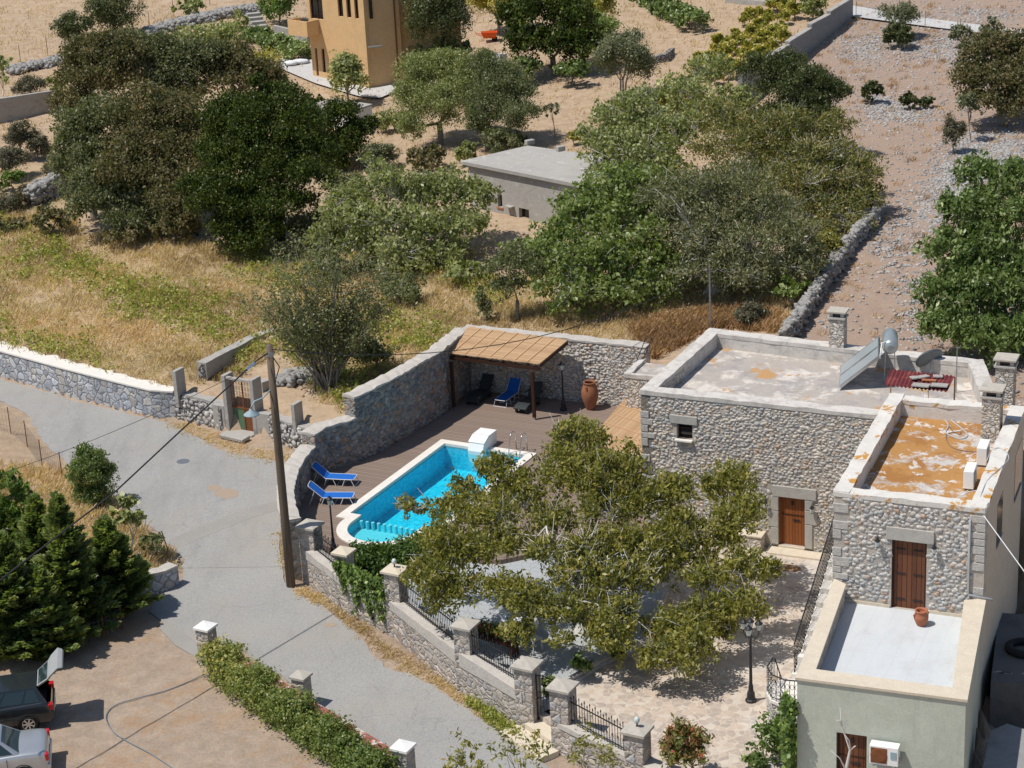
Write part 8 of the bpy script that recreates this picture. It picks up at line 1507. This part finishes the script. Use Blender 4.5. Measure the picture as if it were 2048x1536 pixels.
# lower left conifers
tree_lobes('round_bush', 'dense dark round evergreen bush beside the lane', 'dark', (190, 1010), [(180, 922, 30, 26), (165, 955, 30, 32), (205, 955, 28, 30), (185, 995, 34, 26)], 130, .5, 1.3, r0=.1, twig=.3, mat='leaf_cypress', leaf=.11)
def conifer(name, lab, base, top, width, seed, lean=0):
    """upswept feathery sprays round a central stem"""
    R = np.random.default_rng(seed); g = G(*base); h = topz(g, top); t = thing(name, lab, 'tree', tuple(g)); rad_ = width / 2 / pix(g + E_([0, 0, h * .4]))[2]; Vs, Ts = [], []; mb = MB(); mb.tube([(0, 0, -.2), (0, 0, h * .5), (lean, 0, h * .97)], [.14, .09, .02], 7); cnt = 0
    nb = 190
    for i in range(nb):
        f = ((i + .5) / nb) ** 1.1; z0 = h * (.02 + .90 * f); L_ = rad_ * ((1 - f) ** .85) * 1.12 * R.uniform(.55, 1.2) + .22; a = R.uniform(0, 6.28); up_ = R.uniform(.2, .6) + 1.1 * f ** 2; d = E_([math.cos(a), math.sin(a), up_]); d /= np.linalg.norm(d); side = np.cross(d, [0, 0, 1]); side /= np.linalg.norm(side); upn = np.cross(side, d)
        n = int(34 + 70 * L_); s_ = R.uniform(.2, 1.0, n); sg = R.choice([-1, 1], n); w_ = .34 * L_ * (1.08 - s_) * R.uniform(.1, 1, n) + .02; C = d * (s_ * L_)[:, None] + side * (sg * w_)[:, None] + upn * (R.normal(size=n) * .04 - .12 * w_)[:, None]; C[:, 2] += z0; C[:, 0] += lean * f
        A = d + side * (sg * R.uniform(.3, 1.1, n))[:, None] + R.normal(size=(n, 3)) * .22; A /= np.linalg.norm(A, axis=1)[:, None]; N = upn + R.normal(size=(n, 3)) * .45; B = np.cross(N, A); B /= np.linalg.norm(B, axis=1)[:, None]; L = R.uniform(.14, .30, n)[:, None]; W = .055 + .02 * R.uniform(size=n)[:, None]
        V = np.empty((n, 4, 3)); V[:, 0] = C - A * L * .4; V[:, 1] = C + B * W; V[:, 2] = C + A * L * .6; V[:, 3] = C - B * W; Vs.append(V.reshape(-1, 3)); Ts.append(np.clip(R.uniform(.0, .55) + R.uniform(0, .25, n) + .25 * s_ ** 2, 0, 1)); cnt += n; e = d * L_ * .9; mb.tube([(lean * f, 0, z0), (e[0] + lean * f, e[1], e[2] + z0)], [.02, .004], 4, False)
    quads('crown', np.vstack(Vs), cnt, 'leaf_cypress', np.concatenate(Ts), t, (0, 0, 0)); mk('trunk', mb, 'bark_dark', t, local=True); return t
conifer('conifer_tree', 'tallest feathery conifer in the middle of the lower left group', (150, 1270), 975, 165, 131); conifer('conifer_tree', 'feathery conifer at the right of the lower left group, beside the lane wall', (232, 1232), 1030, 150, 132)
conifer('conifer_tree', 'dark conifer at the far left edge over the parked hatchback', (35, 1318), 1055, 185, 133); conifer('conifer_tree', 'low conifer in front of the lower left group, over the wire netting', (98, 1312), 1130, 150, 134); conifer('conifer_tree', 'slim conifer behind the lower left group, nearest the dark round bush', (95, 1190), 985, 115, 135)
tree_lobes('mulberry_tree', 'leafy green broadleaf tree at the far left edge behind the conifers', 'laurel', (15, 1120), [(10, 970, 30, 28), (40, 1000, 34, 30), (5, 1030, 40, 34), (50, 1045, 40, 30), (-20, 1080, 40, 40), (25, 1085, 36, 26)], 136, .6, .7, r0=.14, twig=1.5, mat='leaf_vivid')
bt('young_tree', 'small loose green tree between the conifers and the lane', 'fig', (265, 1110), (222, 990, 308, 1085), 137, dens_=.5, hollow=.3); bt('shrub', 'dry brown shrub on the bank by the lane wall', 'gray', (300, 1130), (275, 1060, 335, 1125), 138, cat='shrub', dens_=.4)
lw3 = thing('low_wall', 'short low stone wall with pale top where the lane bends at the conifers', 'wall', (*P2(310, 1190, RZ), RZ - .2)); ln = [(*P2(*z1(1030, 480), RZ), RZ + .72), (*P2(*z1(960, 520), RZ), RZ + .75), (*P2(*z1(740, 575), RZ), RZ + .85)]
mk('wall', wallstrip(MB(), ln, 0, -.42, -1, 0, .02, .3, rnd), 'gray_stone', lw3); mk('coping', wallstrip(MB(), [(x, y, z + .05) for x, y, z in ln], .02, -.44, RZ + .70, 0, .02, .3, rnd), 'wall_coping', lw3)
# wire netting fences: posts and thin wires
def netting(name, lab, pxs, h, z=RZ, mat='mesh_wire', post='rust', ground=True, sp=.16, lean=0):
    P_ = [G(*q_) if ground else E_([*P2(*q_, z), z]) for q_ in pxs]; t = thing(name, lab, 'fence', tuple(P_[0]));
    for p in P_: mk('post', MB().tube([tuple(p - E_([0, 0, .2])), tuple(p + E_([lean, 0, h + .1]))], .022, 5), post, t)
    L = dens(P_, sp); mb = MB()
    for k in range(int(h / sp) + 1): mb.tube([tuple(p + E_([lean * k * sp / h, 0, k * sp])) for p in L], .004, 3, False)
    for p in L: mb.tube([tuple(p), tuple(p + E_([lean, 0, h]))], .004, 3, False)
    mk('netting', mb, mat, t); return t
netting('wire_fence', 'sagging rusty wire netting along the bank beside the lane', [(-40, 850), (22, 868), (55, 895), (85, 935), (125, 960)], 1.15)
netting('wire_fence', 'two leaning rusty posts with torn netting on top of the low lane wall', [(318, 1118), (342, 1112)], .95, lean=-.25)
netting('wire_fence', 'gray wire netting under the conifers at the edge of the parking area', [(90, 1325), (140, 1308), (210, 1280), (245, 1258)], .8, mat='gray_metal')
netting('wire_fence', 'thin wire fence on posts across the upper left meadow', [(42, 130), (96, 112), (160, 80), (300, 60), (348, 35), (420, 10)], 1.3, sp=.4)
netting('wire_fence', 'thin wire fence on the rubble slope below the hill road', [(1712, 40), (1780, 52), (1850, 62), (1920, 78), (1990, 92)], 1.2, sp=.4, mat='gray_metal', post='gray_metal')
# courtyard small plants
def ivy(name, lab, org, fn_, n, size, mat, seed, cat='climber', stem=None):
    R = np.random.default_rng(seed); C, N = fn_(R, n); t = thing(name, lab, cat, org); quads('foliage', leafquads(R, C - E_(org), size, .75, N, .7), len(C), mat, R.uniform(0, 1, len(C)), t, (0, 0, 0))
    if stem: mk('stems', stem, 'bark', t)
    return t
def on_line(a, b_, f0, f1, thick, z0, z1, out, wav=2.):
    a = E_(a); b_ = E_(b_); d = b_ - a
    def f(R, n):
        s_ = f0 + (f1 - f0) * R.uniform(size=n); k = np.sin(s_ * 23) * .5 + .5; edge = np.clip(np.minimum(s_ - f0, f1 - s_) * 8, .25, 1); z = z1 - (z1 - z0) * R.uniform(size=n) ** .8 * (.45 + .55 * k) * edge; C = np.zeros((n, 3)); C[:, :2] = a + d * s_[:, None] + E_(out) * (R.uniform(-.2, 1, n) * thick * (.6 + .4 * np.sin(s_ * 31 + z * 5)))[:, None]; C[:, 2] = z; return C + R.normal(size=(n, 3)) * .04, np.tile(E_([out[0], out[1], .35]), (n, 1))
    return f
so_ = (-.83, -.56)
ivy('ivy', 'bright green ivy hanging over the lane wall between the two pale capped pillars', (*SWL[1], RZ + .4), on_line(inset(SWL[1], -.2, .1), inset(SWL[2], .1, .1), .0, .98, .35, RZ + .2, RZ + 1.95, so_), 5200, .12, 'leaf_vivid', 201)
hedge('hedge', 'dark green hedge at the rounded end of the pool behind the ivy', [P2(700, 1150, .2), P2(760, 1140, .2), P2(830, 1120, .2), P2(890, 1108, .2)], 1.3, .8, 16000, .12, 'leaf_vivid', (.1, .5), zb=.1)
ivy('climbing_vine', 'green vine climbing the front left corner of the terrace wall', (*(tFL - fd * .2), 0), on_line(tFL - fd * .35 + fn * .25, tFL + fd * .0 - fn * .1, 0, 1, .45, .1, 2.7, (-.5, -.8)), 1500, .16, 'leaf_vivid', 202)
hedge('garden_shrub', 'leafy green vine heap at the foot of the terrace corner', [P2(1530, 1525, 0), P2(1560, 1500, 0), P2(1585, 1530, 0)], .7, 1.1, 1800, .14, 'leaf_vivid', (.4, .8), zb=0)
bt('oleander_shrub', 'reddish oleander shrub with orange leaves at the bottom of the courtyard', 'red', (1385, 1560), (1305, 1440, 1440, 1560), 203, cat='shrub', ground=E_([*P2(1385, 1560, 0), 0]), dens_=.8, nstem=3, hollow=.3)
bt('palm_plant', 'small spiky green plant at the bottom edge of the courtyard', 'laurel', (1505, 1540), (1480, 1505, 1535, 1545), 204, cat='plant', ground=E_([*P2(1505, 1540, 0), 0]), dens_=.8)
for i, (px, py, s_, lab) in enumerate(((1165, 1355, 26, 'dark green bush in the strip between patio and paving, the larger one'), (1100, 1395, 22, 'green bush just inside the left gate pillar'), (1230, 1320, 20, 'small dark bush under the walnut crown by the kerb'), (1480, 1250, 12, 'tiny potted shrub by the courtyard lamp post'))):
    if i == 3: continue
    bt('garden_bush', lab, 'laurel', (px, py), (px - s_, py - s_ * 1.9, px + s_, py), 210 + i, cat='shrub', ground=E_([*P2(px, py, 0), 0]), dens_=1.)
for i, (px, py, w2, tp2, lab) in enumerate(((920, 1640, 130, 1462, 'twiggy olive leaved sapling at the bottom edge, left one'), (1040, 1650, 150, 1440, 'twiggy sapling with drooping leaves at the bottom edge before the gate steps'), (1180, 1660, 190, 1455, 'twiggy reddish sapling at the bottom edge right of the gate'))):
    bt('young_tree', lab, 'red', (px, py), (px - w2 / 2, tp2, px + w2 / 2, py - 30), 220 + i, ground=E_([*P2(px, py, -.5), -.5]), dens_=.05, mat='leaf_walnut', hollow=.3, leaf=.15, nstem=3)
dt = MB(); o_ = P(1690, 1640, 0); r3 = random.Random(5)
tpd = [E_(PY(*q_, o_[1])) for q_ in ((1690, 1640), (1692, 1540), (1700, 1500), (1683, 1450), (1680, 1415))]; dt.tube([tuple(p) for p in tpd], [.06, .05, .035, .02, .006], 6)
for a, b_ in ((1, (1660, 1500)), (2, (1712, 1492)), (2, (1690, 1470)), (1, (1655, 1545)), (3, (1672, 1440))): dt.tube([tuple(tpd[a]), tuple((tpd[a] + PY(*b_, o_[1] - .1)) / 2 + E_([.05, 0, .05])), tuple(PY(*b_, o_[1] - .1))], [.03, .018, .006], 5)
tag(mk('dead_tree', dt, 'bark_pale', smooth=True), 'bare pale dead branch standing before the lower brown door', 'tree')
# ================================================================ STONES AND GRASS
def stones(name, P3_, size, mat, lab=None, kind='stuff', parent=None, flat=.6, seed=1):
    R = np.random.default_rng(seed); n = len(P3_)
    t = (1 + 5 ** .5) / 2; ic = E_([(-1, t, 0), (1, t, 0), (-1, -t, 0), (1, -t, 0), (0, -1, t), (0, 1, t), (0, -1, -t), (0, 1, -t), (t, 0, -1), (t, 0, 1), (-t, 0, -1), (-t, 0, 1)]) / 1.9
    fc = np.array([(0, 11, 5), (0, 5, 1), (0, 1, 7), (0, 7, 10), (0, 10, 11), (1, 5, 9), (5, 11, 4), (11, 10, 2), (10, 7, 6), (7, 1, 8), (3, 9, 4), (3, 4, 2), (3, 2, 6), (3, 6, 8), (3, 8, 9), (4, 9, 5), (2, 4, 11), (6, 2, 10), (8, 6, 7), (9, 8, 1)])
    sz = size * R.uniform(.45, 1.5, n) ** 1.4; V = ic[None] * (1 + R.uniform(-.42, .35, (n, 12, 1))); V = V * (sz[:, None] * np.stack([R.uniform(.8, 1.4, n), R.uniform(.7, 1.1, n), np.full(n, flat)], 1))[:, None, :]
    a = R.uniform(0, 6.28, n); c, s_ = np.cos(a)[:, None], np.sin(a)[:, None]; V = np.stack([V[..., 0] * c - V[..., 1] * s_, V[..., 0] * s_ + V[..., 1] * c, V[..., 2]], -1) * .5 + P3_[:, None, :]
    F_ = (fc[None] + (np.arange(n) * 12)[:, None, None]).reshape(-1, 3); me = bpy.data.meshes.new(name); V = V.reshape(-1, 3); me.vertices.add(len(V)); me.vertices.foreach_set('co', V.astype(np.float32).ravel()); m_ = len(F_)
    me.loops.add(m_ * 3); me.loops.foreach_set('vertex_index', F_.astype(np.int32).ravel()); me.polygons.add(m_); me.polygons.foreach_set('loop_start', np.arange(0, m_ * 3, 3, dtype=np.int32)); me.polygons.foreach_set('loop_total', np.full(m_, 3, np.int32)); me.update(calc_edges=True)
    at = me.attributes.new('tint', 'FLOAT', 'FACE'); at.data.foreach_set('value', np.repeat(R.uniform(0, 1, n), 20).astype(np.float32)); ob = link(name, me, mat, parent)
    return tag(ob, lab, kind=kind) if parent is None else ob
q = NB('wall_rocks'); q.base(q.mix(.7, (.33, .32, .305), q.ramp(q.noise(q.pos(), 3, 5), [(.3, .55), (.7, 1.25)]), 'MULTIPLY'), .92, .12)
q = NB('stones'); at = q.n('Attribute', attribute_name='tint'); q.base(q.mix(.5, q.ramp(at.outputs['Fac'], [(0, (.24, .235, .235)), (.5, (.37, .365, .36)), (.85, (.47, .455, .43)), (1, (.36, .28, .22))]), q.ramp(q.noise(q.pos(), 8, 4), [(.3, .75), (.7, 1.15)]), 'MULTIPLY'), .9, .15)
def scatter_px(n, boxes, R, sd=None):
    """points thrown in photo-shaped patches then dropped on the terrain"""
    out = []
    for (cx, cy, rx, ry, w_) in boxes:
        m_ = int(n * w_); a = R.normal(size=(m_, 2)) * .5; xs = cx + a[:, 0] * rx; ys = cy + a[:, 1] * ry; g0 = GU(cx, cy)
        for x, y in zip(xs, ys):
            d = ray(x, y); z = g0[2]
            p = CAMP + d * ((z - CAM_H) / d[2]); out.append((p[0], p[1], z))
    A = np.array(out); A[:, 2] = U(A[:, 0], A[:, 1]); return A
def inpoly_pts(poly, n, R, clipbox):
    x = R.uniform(clipbox[0], clipbox[1], n); y = R.uniform(clipbox[2], clipbox[3], n); ok = poly_sd(poly, x, y) < 0; return x[ok], y[ok]
R = np.random.default_rng(77)
A = scatter_px(13000, [(1880, 95, 150, 26, .14), (1730, 95, 60, 25, .06), (1960, 115, 70, 30, .08), (1800, 225, 80, 18, .08), (1760, 205, 30, 14, .04), (1980, 300, 90, 40, .16), (1910, 370, 60, 50, .16), (2020, 330, 60, 30, .08), (1860, 430, 60, 40, .06), (1830, 600, 40, 90, .05), (1780, 480, 60, 60, .05), (1950, 30, 120, 14, .05)], R)
x, y = inpoly_pts(RUBL, 26000, R, (8, 60, 70, 150)); B = np.stack([x, y, U(x, y)], 1); sc_ = np.array([pix(p)[0] for p in B[:]]); B = B[(sc_ < 2150)]
A = A[(poly_sd(RUBL, A[:, 0], A[:, 1]) < .3)]
stones('loose_stones', np.vstack([A, B[:8000]]), 0.14, 'stones', 'loose gray stones strewn over the bare slope', seed=3)
x, y = inpoly_pts(RUBL, 5000, R, (8, 60, 70, 150)); B = np.stack([x, y, U(x, y) + .02], 1)
tufts = B[:1500]
def tuftmesh(name, C0, per, h, w_, mat, lab, spread=.12, seed=0, parent=None):
    R = np.random.default_rng(seed); n = len(C0) * per; b_ = np.repeat(C0, per, 0) + np.column_stack([R.normal(size=(n, 2)) * spread, np.zeros(n)]); tip = np.column_stack([R.normal(size=(n, 2)) * h * .35 + E_([.06, -.03]), R.uniform(.5, 1.15, n) * h]); sd_ = np.column_stack([np.cos(a := R.uniform(0, 6.28, n)), np.sin(a), np.zeros(n)]) * w_ / 2
    V = np.empty((n, 4, 3)); V[:, 0] = b_ - sd_; V[:, 1] = b_ + sd_; V[:, 2] = b_ + tip * E_([.6, .6, .75]) + sd_ * .8; V[:, 3] = b_ + tip
    tb = np.clip(.42 + .22 * np.sin(C0[:, 0] * .55 + 1.3 * np.sin(C0[:, 1] * .4)) + .2 * np.sin(C0[:, 1] * .9 + C0[:, 0] * .37) + R.uniform(-.2, .2, len(C0)), 0, .85)
    tint = np.clip(np.repeat(tb, per) + R.uniform(-.15, .3, n), 0, 1); ob = quads(name, V.reshape(-1, 3), n, mat, tint, parent, (0, 0, 0)); return tag(ob, lab, kind='stuff')
tuftmesh('dry_tufts', tufts, 16, .22, .035, 'grass_red', 'small brown dry tufts among the stones', .16, 4)
# meadow grass, thick near, thinner far
def meadow_pts(n, poly, box_, R, patch=None):
    x, y = inpoly_pts(poly, n, R, box_)
    if patch is not None: k = patch(x, y) > R.uniform(size=len(x)); x, y = x[k], y[k]
    return np.stack([x, y, terrain(x, y) - .02], 1)
FIELD = MEAD
pn_ = lambda x, y, f=.5, s_=0: .5 + .25 * np.sin(x * f + s_) * np.sin(y * f * 1.3 + 1 + s_) + .25 * np.sin(x * f * 2.3 + y * f * 1.7 + s_ * 2)
M1 = meadow_pts(52000, FIELD, (-32, 22, 72, 112), R, lambda x, y: .25 + 1.1 * pn_(x, y, .8, 4) ** 1.3); okm = (poly_sd(LOWP, M1[:, 0], M1[:, 1]) > .25) & (poly_sd(VIL, M1[:, 0], M1[:, 1]) > .5); M1 = M1[okm]
tuftmesh('dry_grass', M1, 9, .34, .03, 'grass_dry', 'dry straw coloured grass covering the meadow', .16, 5)
M2 = meadow_pts(15000, FIELD, (-32, 0, 72, 112), R, lambda x, y: (pn_(x, y, .35, 1) - .36) * 1.7 + .5 * (y < 86)); M2 = M2[(poly_sd(LOWP, M2[:, 0], M2[:, 1]) > .3) & (poly_sd(VIL, M2[:, 0], M2[:, 1]) > .5)]
C = np.repeat(M2, 16, 0) + R.normal(size=(len(M2) * 16, 3)) * E_([.16, .16, .10]) + E_([0, 0, .30]); quads('green_weeds', leafquads(R, C, .13, .7, np.tile(E_([0, 0, .6]), (len(C), 1))), len(C), 'weed_green', R.uniform(0, 1, len(C)), None, (0, 0, 0)).update() if 0 else tag(quads('green_weeds', leafquads(R, C, .13, .7, np.tile(E_([0, 0, .6]), (len(C), 1))), len(C), 'weed_green', R.uniform(0, 1, len(C)), None, (0, 0, 0)), 'green leafy weeds and vine shoots growing through the dry meadow', kind='stuff')
# reddish grass behind the house and dirt-edge grass along lanes
red = [tuple(GU(*q_)[:2]) for q_ in ((1300, 725), (1400, 668), (1440, 655), (1560, 665), (1560, 630), (1440, 620), (1330, 635), (1260, 655), (1280, 690))]; _o = [tuple(GU(*q_)[:2]) for q_ in ((1290, 688), (1260, 655), (1330, 635), (1440, 620), (1560, 630), (1530, 665), (1450, 655))]
M3 = meadow_pts(30000, red, (4, 22, 74, 100), R)[:2600]; M3 = M3[poly_sd(VIL, M3[:, 0], M3[:, 1]) > .15]; tuftmesh('red_grass', M3, 14, .45, .035, 'grass_red', 'reddish dry grass behind the house', .14, 6)
def alongpx(pts, n, wd, R, z=None):
    L = [E_(P2(*q_, RZ)) for q_ in pts]; out = []
    for _ in range(n): i = R.integers(len(L) - 1); p = L[i] + (L[i + 1] - L[i]) * R.uniform() + R.normal(size=2) * wd; out.append(p)
    A = np.array(out); return np.column_stack([A, terrain(A[:, 0], A[:, 1])])
M4 = np.vstack([alongpx([(340, 845), (420, 872), (500, 905), (600, 915)], 260, .35, R), alongpx([(598, 1180), (640, 1200), (700, 1240), (770, 1300), (840, 1345)], 300, .2, R), alongpx([(860, 1350), (960, 1420), (1040, 1475)], 200, .12, R), alongpx([(565, 1060), (572, 1130)], 90, .15, R)])
tuftmesh('verge_grass', M4, 9, .12, .03, 'grass_dry', 'low dry grass and litter along the verges of the lane', .1, 7)
M6 = alongpx([(940, 1405), (990, 1440), (1035, 1478)], 110, .10, R); C = np.repeat(M6, 22, 0) + R.normal(size=(len(M6) * 22, 3)) * .09 + E_([0, 0, .12]); tag(quads('verge_weeds', leafquads(R, C, .09, .6), len(C), 'weed_green', R.uniform(0, 1, len(C)), None, (0, 0, 0)), 'green weeds at the foot of the lane wall', kind='stuff')
x = R.uniform(-30, -10, 9000); y = R.uniform(56, 80, 9000); k = poly_sd(BANK, x, y) < -.1; M5 = np.stack([x[k], y[k], terrain(x[k], y[k]) - .02], 1); tuftmesh('bank_grass', M5, 11, .38, .03, 'grass_dry', 'orange dry grass on the bank beside the lane', .14, 8)
# far pale meadow tufts (sparser, upper left and slope)
x = R.uniform(-60, 30, 9000); y = R.uniform(112, 200, 9000); k = (poly_sd(RUBL, x, y) > 0); M7 = np.stack([x[k], y[k], U(x[k], y[k]) - .02], 1); tuftmesh('straw_stubble', M7, 7, .26, .05, 'grass_dry', 'short straw stubble on the upper slopes', .3, 9)
# drystone walls made of stones
def stonewall(name, lab, pxs, h, wd, n, size, seed, mat='wall_rocks'):
    L = [GU(*q_) for q_ in pxs]; R = np.random.default_rng(seed); t = thing(name, lab, 'wall', tuple(L[0])); out = []; LL = dens(L, .1); LL = np.array(LL); k = R.integers(0, len(LL) - 1, n); tg = np.gradient(LL[:, :2], axis=0); tg /= np.linalg.norm(tg, axis=1)[:, None]; nm = np.stack([-tg[:, 1], tg[:, 0]], 1); f = R.uniform(size=n); hz = h * (1 - (R.uniform(size=n) ** 2) * .0) * R.uniform(0, 1, n) ** .6
    lat = R.uniform(-1, 1, n) * wd / 2 * (1.25 - .5 * hz / h); C = LL[k].copy(); C[:, :2] += nm[k] * lat[:, None] + R.normal(size=(n, 2)) * .05; C[:, 2] = U(C[:, 0], C[:, 1]) + hz
    o_ = stones('stones', C - L[0], size, mat, parent=t, kind=None, flat=.75, seed=seed + 1); mb = MB(); wallstrip(mb, [(p[0], p[1], p[2] + h * .82) for p in L], -wd * .36, wd * .36, min(p[2] for p in L) - .5, 0, .05, .5, rnd); mk('core', mb, 'dry_stone', t); return t
stonewall('drystone_wall', 'gray drystone wall running up from the house between thicket and rubble slope', [(1570, 690), (1600, 650), (1640, 590), (1680, 530), (1720, 480), (1752, 445)], .8, .4, 2800, .22, 300)
stonewall('drystone_wall', 'low pale rubble wall along the upper left meadow, left part', [(20, 148), (80, 135), (130, 122)], .4, 1.2, 900, .28, 301); stonewall('drystone_wall', 'low pale rubble wall along the upper left meadow, right part', [(262, 84), (330, 60), (420, 38), (520, 22)], .45, 1.6, 2200, .3, 302)
stonewall('stone_heap', 'dark heap of rubble at the left edge of the meadow', [(62, 410), (95, 395), (118, 382)], 1.0, 1.0, 700, .3, 303)
stonewall('stone_heap', 'low line of gray stones behind the meadow wall under the wispy tree', [(560, 770), (590, 755), (640, 760)], .3, .8, 160, .35, 304)
